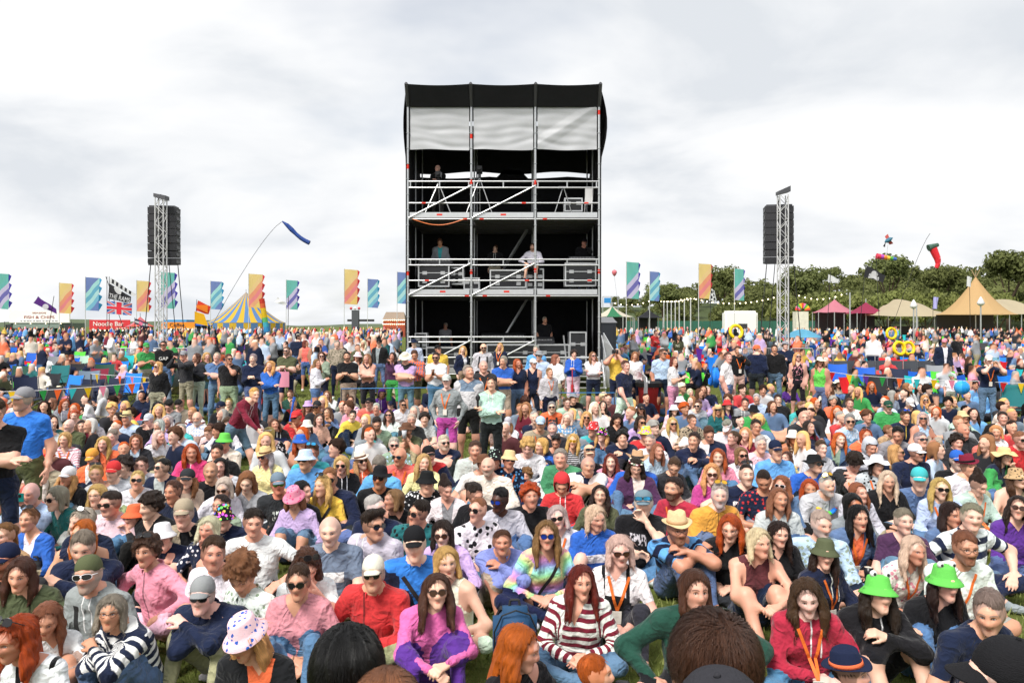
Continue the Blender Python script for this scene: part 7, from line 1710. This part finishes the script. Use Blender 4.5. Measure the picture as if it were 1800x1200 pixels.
def backpack(loc, col, rz, label, s=1.0):
    o = empty('backpack', loc, rz); tag(o, label, 'backpack'); cm = mat('pack_' + col, COLS[col], .75, var=.2, bump=.3)
    me = MB().box(-.16, .16, -.1, .1, 0, .46).mesh('body'); bm = bmesh.new(); bm.from_mesh(me); bmesh.ops.bevel(bm, geom=bm.edges[:], offset=.07, segments=3, affect='EDGES'); bm.to_mesh(me); bm.free(); me.polygons.foreach_set('use_smooth', [True] * len(me.polygons)); obj('body', me, cm, o)
    me = MB().box(-.12, .12, -.16, -.08, .04, .24).mesh('pocket'); bm = bmesh.new(); bm.from_mesh(me); bmesh.ops.bevel(bm, geom=bm.edges[:], offset=.035, segments=2, affect='EDGES'); bm.to_mesh(me); bm.free(); obj('pocket', me, cm, o)
    MB().tube([(-.15, -.03, .1), (-.155, -.06, .3), (-.1, -.07, .42), (0, -.075, .455), (.1, -.07, .42), (.155, -.06, .3), (.15, -.03, .1)], .006, 5).build('zip', BLACKP, o); MB().tube([(-.1, -.165, .2), (.1, -.165, .2)], .006, 5).build('pocket_zip', BLACKP, o)
    for sx in (-1, 1): MB().tube([(sx * .09, .09, .42), (sx * .11, .16, .34), (sx * .12, .16, .16), (sx * .11, .1, .05)], .018, 6).build('shoulder_strap', STRAPM, o)
    MB().tube([(-.04, .02, .45), (-.03, .02, .5), (.03, .02, .5), (.04, .02, .45)], .01, 5).build('handle', STRAPM, o); o.scale = (s,) * 3; return o
def on_ground(px, py): d = F * CAMZ / (py - HY); return Vector(((px - CX) / F * d, d, 0))
b = at(905, 1040, 4.95); backpack((b.x, b.y, .27), 'packblue', .1, 'dark blue backpack on the lap of the person in the periwinkle jacket', .85)
b = at(1094, 1085, 4.25); backpack((b.x, b.y, .02), 'purple', -.2, 'purple backpack beside the striped hooded top at front centre', .95)
for px, py, c, lab in ((1395, 790, 'purple', 'purple bag on the grass at middle right'), (1595, 720, 'charcoal', 'dark rucksack on the grass at right'), (60, 1030, 'black', 'black bag on the grass near the front left')): b = on_ground(px, py + 30); backpack(b, c, random.Random(px).uniform(-1, 1), lab, .8)
# things held in hands
def find(x, y): return min(PEOPLE, key=lambda r: (r['x'] - x) ** 2 + (r['y'] - y) ** 2)
r = find(215 / 4, 720 + 515 / 4); p = (hand_pt(r, 'L') + hand_pt(r, 'R')) / 2; o = empty('phone', p + Vector((0, -.05, .03)), 0); tag(o, 'teal cased phone held up sideways at left', 'phone'); MB().box(-.08, .08, -.006, .006, -.04, .04).build('case', mat('phone_teal', '#128a86', .4), o); MB().box(.03, .06, -.009, -.0065, .0, .03).build('lens_bump', BLACKP, o)
for (x, y, lab) in ((322, 615, 'black phone held up by person in grey cap'), (1739, 622, 'pale blue phone held up by person in navy T-shirt at right')):
    r = find(x, y); p = (hand_pt(r, 'L') + hand_pt(r, 'R')) / 2; o = empty('phone', p + Vector((0, -.05, .02))); tag(o, lab, 'phone', 'phones held up'); MB().box(-.075, .075, -.005, .005, -.038, .038).build('case', BLACKP if 'black' in lab else mat('phone_blue', '#7fb2c8', .4), o); MB().box(.03, .055, -.008, -.0055, .005, .03).build('lens_bump', BLACKP, o)
r = find(900 + 740 / 4, 560 + 210 / 4); p = (hand_pt(r, 'L') + hand_pt(r, 'R')) / 2; o = empty('photo_camera', p, r['rot']); tag(o, 'black camera with long lens held by person in yellow vest', 'camera'); MB().box(-.07, .07, -.04, .04, -.05, .05).build('body', BLACKP, o); MB().bar((0, -.04, 0), (0, -.2, 0), .035, 14, .042).build('lens', BLACKP, o)
r = find(450 + 1655 / 4, 560 + 405 / 4); p = hand_pt(r, 'R'); o = empty('microphone', p); tag(o, 'black microphone held upright by person in mint hoodie', 'microphone'); MB().bar((0, 0, -.08), (0, 0, .1), .014, 8, .018).build('handle', BLACKP, o); MB().lathe([(.018, .1), (.034, .12), (.036, .16), (.012, .19)], 12).build('windshield', STRAPM, o)
def cup(p, col, label, h=.13, lid=None):
    o = empty('cup', p); tag(o, label, 'cup', 'drinks held in hands'); MB().lathe([(.03, 0), (.041, h), (.038, h), (.03, .01)], 16).build('beaker', mat('cup_' + col, COLS[col], .3), o, smooth=True); MB().lathe([(.001, h - .012), (.0385, h - .012), (.0385, h - .006), (.001, h - .006)], 16).build('drink', mat('drink_' + (lid or 'cream'), COLS[lid or 'cream'], .4), o)
r = find(1350 + 640 / 4, 720 + 665 / 4); cup(hand_pt(r, 'R') + Vector((0, -.05, -.05)), 'black', 'dark pint with cream head held by person in denim jacket')
r = find(450 + 1060 / 4, 720 + 85 / 4); cup(hand_pt(r, 'R') + Vector((0, -.04, -.02)), 'palegrey', 'silver can raised to the mouth by person in brown brimmed hat'); r = find(450 + 1265 / 4, 560 + 235 / 4); cup(hand_pt(r, 'R') + Vector((0, -.04, -.03)), 'brown', 'brown drink held by bearded person in white T-shirt', .14); r = find(900 + 1590 / 4, 560 + 190 / 4); cup(hand_pt(r, 'R') + Vector((0, -.05, -.03)), 'white', 'white cup raised by person in black jacket at right')
r = find(450 + 215 / 4, 560 + 195 / 4); p = hand_pt(r, 'R'); o = empty('tote_bag', p); tag(o, 'pink tote bag hanging from a hand at centre left', 'bag'); MB().grid(lambda u, v: (-.17 + .34 * u, .05 * math.sin(math.pi * u), -.5 + .38 * v), 6, 4).grid(lambda u, v: (-.17 + .34 * u, -.05 * math.sin(math.pi * u), -.5 + .38 * v), 6, 4).build('bag_body', mat('tote_pink', '#e99ab0', .8), o, smooth=True); MB().tube([(-.08, 0, -.12), (-.03, 0, 0), (.03, 0, 0), (.08, 0, -.12)], .01, 5).build('handle', mat('tote_pink', '#e99ab0', .8), o)
r = find(900 + 1520 / 4, 560 + 235 / 4); p = r['loc'] + Vector((-.2, .12, .92)); backpack(p, 'brightblue', R(180) + r['rot'], 'bright blue rucksack worn by person in white T-shirt at right', 1.0)
r = find(0 + 1000 / 4, 560 + 500 / 4); o = empty('blanket', r['loc'] + Vector((0, -.3, 0))); tag(o, 'red blanket over the knees of the hooded navy coat at left', 'blanket'); MB().grid(lambda u, v: (-.36 + .72 * u, -.25 + .5 * v, .02 + .42 * math.sin(math.pi * u) ** .6 * (.35 + .65 * v) + .02 * math.sin(u * 14)), 14, 8).build('cloth', REDB, o, smooth=True)
o = empty('blue_stick', on_ground(503, 722)); o.location = gx(503, 16.2); tag(o, 'blue plastic stick standing beside the seated crowd at centre left', 'stick'); MB().bar((0, 0, 0), (.12, .1, .85), .022, 8).build('shaft', mat('stick_blue', '#2a5fc0', .5), o); MB().bar((.12, .1, .85), (.14, .11, .95), .03, 8).build('grip', mat('stick_blue', '#2a5fc0', .5), o)
r = find(900 + 435 / 4, 560 + 215 / 4); p = (hand_pt(r, 'L') + hand_pt(r, 'R')) / 2; o = empty('red_umbrella', Vector((p.x, p.y - .05, r['loc'].z))); tag(o, 'furled red umbrella held by person in blue hoodie by the tower', 'umbrella'); MB().bar((0, 0, .05), (0, 0, .75), .014, 8, .035).build('furled_canopy', REDB, o); MB().bar((0, 0, .75), (0, 0, p.z - r['loc'].z), .012, 6).build('handle', REDB, o)
# lettering on a T-shirt
r = find(1150 / 4, 560 + 155 / 4); o = r['o']; lt = lettering('GAP', .13, WHITEB, o, (0, -.17, 1.22)); lt.location.y = -.165
for ln, d_, zd in TOWERCREW:
    tk = ln.split(); px, py = float(tk[0]), float(tk[1]); X = (px - CX) / F * d_; ht = CAMZ - (py - HY) / F * d_ - zd
    make_person(ln + ' zone=tower', 0, 0, 1.0, height=max(1.55, min(ht, 1.9)), place=(X, d_, zd), lod=2)
d_ = TD + .75; X = (938 - CX) / F * d_; zs = CAMZ - (473 - HY) / F * (TD + .9); make_person('938 431 ch b.sh palegrey.hoodie beard shorts.black zone=tower pw=seated_on_a_case', 0, 0, 1.0, height=1.3, place=(X, d_ + .1, zs - .44), lod=2)
# ================================================================== foreground heads
HEADSFG = [("612 1095 s k.sh black.tshirt rot=180 yaw=180 cw=dark_clothes pw=seen_from_behind,_black_hair_at_the_bottom_edge zone=front", 1.78), ("1250 1073 s b.wa charcoal.tshirt rot=165 yaw=160 m cw=dark_clothes glasses pw=seen_from_behind,_tousled_brown_hair_at_the_bottom_edge zone=front", 1.72),
  ("678 1172 s l.bz grey.tshirt rot=180 yaw=180 cw=grey_clothes pw=cropped_head_just_above_the_bottom_edge zone=front", 1.6), ("1272 1163 s d.sh black.jacket rot=180 yaw=180 cap=charcoal zone=front pw=cropped_at_the_bottom_edge", 1.5), ("1765 1112 s d.sh black.tshirt rot=-95 yaw=-95 cap=black zone=front pw=side-on_at_the_bottom_right_corner", 2.0)]
for ln, d in HEADSFG:
    tk = ln.split(); tk2 = [q for q in tk if not q.startswith('yaw')]; px, py = float(tk[0]), float(tk[1]); X = (px - CX) / F * d; h = CAMZ - (py - HY) / F * d
    yaw = 0 if 'rot=180' in ln else (25 if 'rot=165' in ln else 0); rot = float([q for q in tk if q.startswith('rot')][0][4:])
    ln2 = ' '.join(tk2) + f' yaw={yaw + rot * .6}'
    r = make_person(ln2, 0, 0, 1.0, height=h, place=(X, d, 0), lod=0); r['fg'] = 1
    j = r['j']; hx_, hy_ = j['HC'][0], j['HC'][1]; c, s = math.cos(r['rot']), math.sin(r['rot']); sc_ = r['scl']; r['o'].location.x -= (hx_ * c - hy_ * s) * sc_; r['o'].location.y -= (hx_ * s + hy_ * c) * sc_
def combed(V, Q, n, wild, thick, seed):
    """long fine locks combed from the crown over the skull"""
    rr = np.random.RandomState(seed); c = np.array((0, .014, .035)); rad = np.array((.075, .094, .086)) + thick; q = rr.randn(n * 2, 3); q /= np.linalg.norm(q, axis=1)[:, None]; q = q[(q[:, 2] > -.75) & ((q[:, 1] > -.35) | (q[:, 2] > .5))][:n]; n = len(q)
    crown = np.array((.012, .45, .89)); lev = rr.uniform(.9, 1.03, n); ph = rr.uniform(0, 6.28, n); P = []; m_ = 7; w_ = rr.uniform(.0006, .0014, n)[:, None]
    sway = rr.randn(n, 3) * .35 * wild
    for k in range(m_):
        out = (q * lev[:, None] * (1 + .05 * wild * (k / m_) * np.sin(ph + k * 1.1))[:, None]) * rad + c; P.append(out)
        f = q - crown; f = f - q * (f * q).sum(1)[:, None]; f /= np.linalg.norm(f, axis=1)[:, None] + 1e-6; g = np.stack([np.sin(q[:, 2] * 9 + 2 * q[:, 0] * 5), np.cos(q[:, 0] * 8), np.zeros(n)], 1) * .35 * wild
        f = f + g + sway + np.array((0, 0, -.25)); f = f - q * (f * q).sum(1)[:, None]; f /= np.linalg.norm(f, axis=1)[:, None] + 1e-6; q = q + f * .14; q /= np.linalg.norm(q, axis=1)[:, None]
    P = np.array(P); side_ = np.cross(np.gradient(P, axis=0), P - c); side_ /= np.linalg.norm(side_, axis=2)[..., None] + 1e-9; tap = (np.linspace(1, .3, m_))[:, None, None]
    A = P - side_ * w_ * tap; B = P + side_ * w_ * tap; W = np.stack([A, B], 2).transpose(1, 0, 2, 3).reshape(-1, 3); b = len(V) + np.arange(n)[:, None] * (2 * m_)
    qs = np.concatenate([b + np.array((2 * k, 2 * k + 1, 2 * k + 3, 2 * k + 2)) for k in range(m_ - 1)]); return np.concatenate([V, W]), np.concatenate([Q, qs])
for r in PEOPLE:
    if r.get('fg'):
        for ch in r['o'].children:
            if ch.name.startswith('hair') and not any(q.name.startswith('hat') for q in r['o'].children):
                k_ = int(r['x']); V, Q = hair_mesh('sh' if k_ != 678 else 'bz', .007, 91); V, Q = combed(V, Q, {612: 9000, 1250: 8000, 678: 3000}[k_], {612: .45, 1250: .75, 678: .2}[k_], {612: .017, 1250: .024, 678: .008}[k_], k_)
                ch.data = np_mesh('hair', V, Q); ch.data.materials.append(None); ch.material_slots[0].link = 'OBJECT'; ch.material_slots[0].material = HAIRM
# ================================================================== the crowd beyond, too many to tell apart
def distant_crowd():
    rr = random.Random(21); T = {}; HCN = {}; HV = {}
    for st_ in ('sh', 'bo', 'lo', 'po', 'cu', 'wa'): HV[st_] = hair_mesh(st_, .026, 5)
    for li, h in enumerate((.085, .15, .05)):
        L = []
        for k, pose in enumerate(('ch', 'ch', 'ch', 'ch', 's', 's', 'sh', 'sx', 'c', 'ch')):
            rg = random.Random(k * 7 + li); j = pose_joints(pose, rg, k % 2); S = Sdf(.03); up, lat, fwd, P, N = j['up'], j['lat'], j['fwd'], j['P'], j['N']; C = P + (N - P) * .6
            S.add(P - lat * .07, P + lat * .07, .11, .11, 'L')
            for s in (-1, 1): S.add(P + up * .1 + lat * s * .05, N - up * .08 + lat * s * .08, .11, .085, 'T')
            hc = N + up * .13 + fwd * .02; S.add(N - up * .03, hc + np.array((0, -.015, -.02 if li < 2 else -.05)), .05, .085 if li < 2 else .045, 'N')
            if li < 2: S.add(hc + np.array((0, .03, .05)), hc + np.array((0, .035, .0 if k % 2 == 0 else -.12)), .088, .075, 'X')
            for n, s in (('L', -1), ('R', 1)): S.add(j['S'+n], j['E'+n], .062, .05, 'T'); S.add(j['E'+n], j['W'+n], .05, .04, 'F'); S.add(j['H'+n], j['K'+n], .09, .068, 'L'); S.add(j['K'+n], j['A'+n], .065, .05, 'M')
            if li == 2: S.k = .018
            V, Q, part, _ = S.surf(h); L.append((V, Q, part, pose)); HCN[(li, k)] = hc
        T[li] = L
    VV, QQ, CC, off = [], [], [], 0; CV, CQ, CCc, coff = [], [], [], 0
    tops = [tuple(.8 * v + .2 * sum(srgb(COLS[c])) / 3 for v in srgb(COLS[c])) for c in ('white', 'navy', 'black', 'grey', 'blue', 'sky', 'red', 'green', 'palegrey', 'cream', 'charcoal', 'pink', 'orange', 'teal', 'denim', 'maroon', 'yellow', 'white', 'paleblue', 'slate', 'charcoal', 'navy', 'black', 'navy', 'denim', 'grey', 'white', 'black', 'charcoal', 'navy', 'olive', 'denim', 'grey', 'burgundy', 'lilac')]
    hairs = [srgb(HAIRC[c]) for c in 'kdbblyywgsradb'] + [srgb(COLS[c]) for c in ('white', 'navy', 'straw', 'red', 'black', 'cream', 'pink', 'orange')]; bots = [srgb(COLS[c]) for c in ('denim', 'navy', 'black', 'khaki', 'charcoal')]; ccol = [srgb(COLS[c]) for c in ('navy', 'blue', 'brightblue', 'black', 'charcoal', 'red', 'darkgreen', 'grey', 'limegreen', 'slate', 'purple', 'navy', 'blue', 'turquoise')]
    taken = [(r['loc'].x, r['loc'].y) for r in PEOPLE] + [(q[3].location.x, q[3].location.y) for q in CHAIRS]
    spots = []; d = 20.5
    while d < 112:
        stp = .8 if d < 36 else 1.0 if d < 50 else 1.5; x = -.7 * d
        while x < .7 * d:
            px = CX + F * x / d + rr.uniform(-6, 6); xx = x + rr.uniform(-.2, .2); dd = d + rr.uniform(-.4, .4)
            x += stp * rr.uniform(.8, 1.5)
            if -4.3 < xx < 3.9 and 22.5 < dd < 31.5: continue
            if dd > 31 and abs(xx + .3) < 3.9 * dd / 26 * .9: continue
            if 690 < px < 1085 and dd < 26: continue
            if dd < 23.5 and 560 < px < 1420 and rr.random() < .8: continue
            if dd < 22 and 300 < px < 1480: continue
            if dd < 34 and 1130 < px < 1420 and rr.random() < .35: continue
            if any(abs(xx - a) < .5 and abs(dd - b) < .6 for a, b in taken): continue
            spots.append((xx, dd, px))
        d += 1.05 if d < 36 else 1.9 if d < 55 else 4.0
    d = 10.5; sit = set()
    while d < 20.5:      # those seated in the gaps of the middle rows
        x = -.67 * d
        while x < .67 * d:
            xx = x + rr.uniform(-.2, .2); dd = d + rr.uniform(-.3, .3); x += .62
            if rr.random() < .3 or any(abs(xx - a) < .42 and abs(dd - b) < .5 for a, b in taken): continue
            spots.append((xx, dd, 0)); sit.add(len(spots) - 1); taken.append((xx, dd))
        d += .62
    print('sitters', len(sit))
    for si, (x, d, px) in enumerate(spots):
        li = 0 if d < 33 else 1; ch_side = px < 340 or px > 1140
        stand = rr.random() < (.10 if ch_side and d < 60 else .35 if d < 60 else .6) ; 
        if si in sit: li = 2; stand = False
        if 480 < px < 700 and d < 60: stand = rr.random() < .75
        V, Q, part, pose = T[li][rr.choice((4, 5, 6, 7)) if stand else (8, 8) [0] if si in sit else rr.choice((0, 1, 2, 3, 9, 8) if ch_side else (0, 1, 2, 3, 8))]
        a = rr.gauss(0, .5) if si in sit or rr.random() < .85 else rr.uniform(0, 6.28); s = rr.uniform(.9, 1.05); c_, s_ = math.cos(a) * s, math.sin(a) * s; g = ground_z(x, d)
        W = np.stack([V[:, 0] * c_ - V[:, 1] * s_ + x, V[:, 0] * s_ + V[:, 1] * c_ + d, V[:, 2] * s + g], 1)
        top = rr.choice(tops); sk = srgb(rr.choice(SKINS)); bo = rr.choice(bots); ha = rr.choice(hairs); fo = sk if rr.random() < .5 else top; mi = sk if rr.random() < .4 else bo
        cm = {'T': top, 'L': bo, 'N': sk, 'X': ha, 'F': fo, 'M': mi}; col = np.array([cm[p] + (1,) for p in part])
        VV.append(W); QQ.append(Q + off); CC.append(col); off += len(W)
        if si in sit:
            fem = rr.random() < .5; st_ = rr.choice(('bo', 'lo', 'po', 'wa')) if fem else rr.choice(('sh', 'sh', 'cu')); hq = eul(rr.gauss(0, .3), rr.gauss(-.03, .08), 0); hd = srgb(HAIRC[rr.choice('kdbblyywgsrd')])
            for (hv_, hq_), kind_ in ((HEADS[(int(fem), 2)], 0), (HV[st_], 1)):
                p = (hv_ * .91) @ hq.T + HCN[(2, 8)] + np.array((0, 0, .012)); W = np.stack([p[:, 0] * c_ - p[:, 1] * s_ + x, p[:, 0] * s_ + p[:, 1] * c_ + d, p[:, 2] * s + g], 1); cc_ = np.tile((sk if kind_ == 0 else hd) + (1,), (len(W), 1))
                if kind_ == 0:
                    ex, ez, fr = np.abs(hv_[:, 0]) - .031, hv_[:, 2], hv_[:, 1] < -.05
                    cc_[fr & ((ex / .017) ** 2 + ((ez - .004) / .012) ** 2 < 1), :3] *= .35; cc_[fr & (np.abs(hv_[:, 0]) < .02) & (np.abs(ez + .069) < .009), :3] *= (.75, .5, .5)
                VV.append(W); QQ.append(hq_ + off); CC.append(cc_); off += len(W)
        if pose == 'ch':
            cc = rr.choice(ccol); pts = []
            hb = rr.choice((.75, .82, .95)); 
            for zz, yy in ((.4, -.28), (.38, .16), (hb, .3)):
                for xx in (-.3, -.12, .12, .3): pts.append((xx, yy + (.05 if abs(xx) < .2 else 0), zz - (.03 if abs(xx) < .2 else 0)))
            P = np.array(pts); W = np.stack([P[:, 0] * c_ - P[:, 1] * s_ + x, P[:, 0] * s_ + P[:, 1] * c_ + d, P[:, 2] + g], 1); q = np.array([(r_ * 4 + k, r_ * 4 + k + 1, r_ * 4 + k + 5, r_ * 4 + k + 4) for r_ in (0, 1) for k in range(3)])
            lg = []
            for sx in (-1, 1):
                for y0, z0, y1, z1 in ((-.28, .42, .2, 0.), (.16, .42, -.28, 0.)):
                    A, B = np.array((sx * .3, y0, z0)), np.array((sx * .3, y1, z1)); n0 = len(pts) + len(lg); lg += [A, A + (.02, 0, 0), B + (.02, 0, 0), B]
            G = np.array(lg); W2 = np.stack([G[:, 0] * c_ - G[:, 1] * s_ + x, G[:, 0] * s_ + G[:, 1] * c_ + d, G[:, 2] + g], 1); q2 = np.arange(len(G)).reshape(-1, 4) + len(P)
            CV.append(np.concatenate([W, W2])); CQ.append(np.concatenate([q, q2]) + coff); coff += len(W) + len(W2); CCc.append(np.concatenate([np.tile(cc + (1,), (len(W), 1)), np.tile((.12, .12, .13, 1), (len(W2), 1))]))
    N = NT('crowd_colours'); a = N.attr('Col').outputs['Color']; n_ = N.m('MULTIPLY_ADD', N.noise(N.obco(), 9, 3, .6), .5, .74); N.set(N.b.inputs['Base Color'], N.mix(1.0, a, N.vec(n_, n_, n_), 'MULTIPLY')); N.b.inputs['Roughness'].default_value = .85; N.b.inputs['Specular IOR Level'].default_value = .2
    me = np_mesh('crowd', np.concatenate(VV), np.concatenate(QQ)); vattr(me, 'Col', 'FLOAT_COLOR', np.concatenate(CC)); tag(obj('crowd', me, N.mat), 'distant crowd of people filling the field behind the front rows', 'crowd', None, 'stuff')
    me = np_mesh('crowd_chairs', np.concatenate(CV), np.concatenate(CQ), False); vattr(me, 'Col', 'FLOAT_COLOR', np.concatenate(CCc)); tag(obj('crowd_chairs', me, N.mat), 'mass of camping chairs under the distant crowd', 'chairs', None, 'stuff'); print('crowd', len(spots), len(me.polygons), sum(len(q) for q in QQ))
distant_crowd()
# ================================================================== labels that single out each person
def base_label(r):
    ex = r['ex'][:2]; s = 'person in ' + r['top']
    if ex: s += ', ' + ' and '.join(ex)
    return s
from collections import Counter
for r in PEOPLE: r['b'] = base_label(r) + (' on the scaffold tower' if r['zone'] == 'tower' else '') + (', ' + r['pose'] if r.get('fg') else '')
cb = Counter(r['b'] for r in PEOPLE); used = Counter()
def short(r): return (r['top'] if not r['ex'] else r['ex'][0])
cs = Counter(short(r) for r in PEOPLE); ct = Counter(r['top'] for r in PEOPLE)
def nbr(r, dx, dy):
    best = None
    for q in PEOPLE:
        if q is r or q['zone'] != r['zone']: continue
        ex, ey = q['x'] - r['x'], q['y'] - r['y']
        if dx and (ex * dx < 12 or abs(ey) > abs(ex) * .9) or dy and (ey * dy < 10 or abs(ex) > abs(ey) * .9): continue
        nm = q['top'] if ct[q['top']] == 1 else ' and '.join(q['ex'][:1]) if q['ex'] and cs[q['ex'][0]] == 1 and q['ex'][0].count(' ') < 4 else None
        if not nm: continue
        dd = math.hypot(ex, ey) + len(nm.split()) * 12
        if best is None or dd < best[0]: best = (dd, nm)
    return best
final = []
for r in PEOPLE:
    lab = r['b']
    if cb[lab] > 1 or len(lab.split()) < 4:
        cand = []
        for dx, dy, w_ in ((1, 0, 'left of the'), (-1, 0, 'right of the'), (0, 1, 'behind the'), (0, -1, 'in front of the')):
            b = nbr(r, dx, dy)
            if b: cand.append((b[0], f"{lab}, {w_} {b[1]}"))
        cand.sort()
        for _, c in cand:
            if c not in used and len(c.split()) <= 16: lab = c; break
        else:
            for _, c in cand:
                c = 'person in ' + r['top'] + c[len(r['b']):]
                if c not in used and len(c.split()) <= 16: lab = c; break
    elif len(lab.split()) <= 10 and not r.get('fg'): lab += ', ' + r['pose'] if r['zone'] != 'tower' else ', ' + r['pose']
    if len(lab.split()) > 16: lab = ' '.join(lab.split()[:16])
    used[lab] += 1; final.append(lab); tag(r['o'], lab, 'person', {'tower': 'crew on the scaffold tower', 'front': 'heads at the bottom edge'}.get(r['zone'], 'people standing behind the seated crowd' if r['pose'].startswith(('stand', 'walk', 'stoop')) else 'people seated on the grass'))
dups = [k for k, v in used.items() if v > 1]; print('dup labels', dups); print('\n'.join(final[::23]))
print('done', round(time.time() - T0, 1), 'tris', sum(2 * len(m.polygons) for m in bpy.data.meshes))
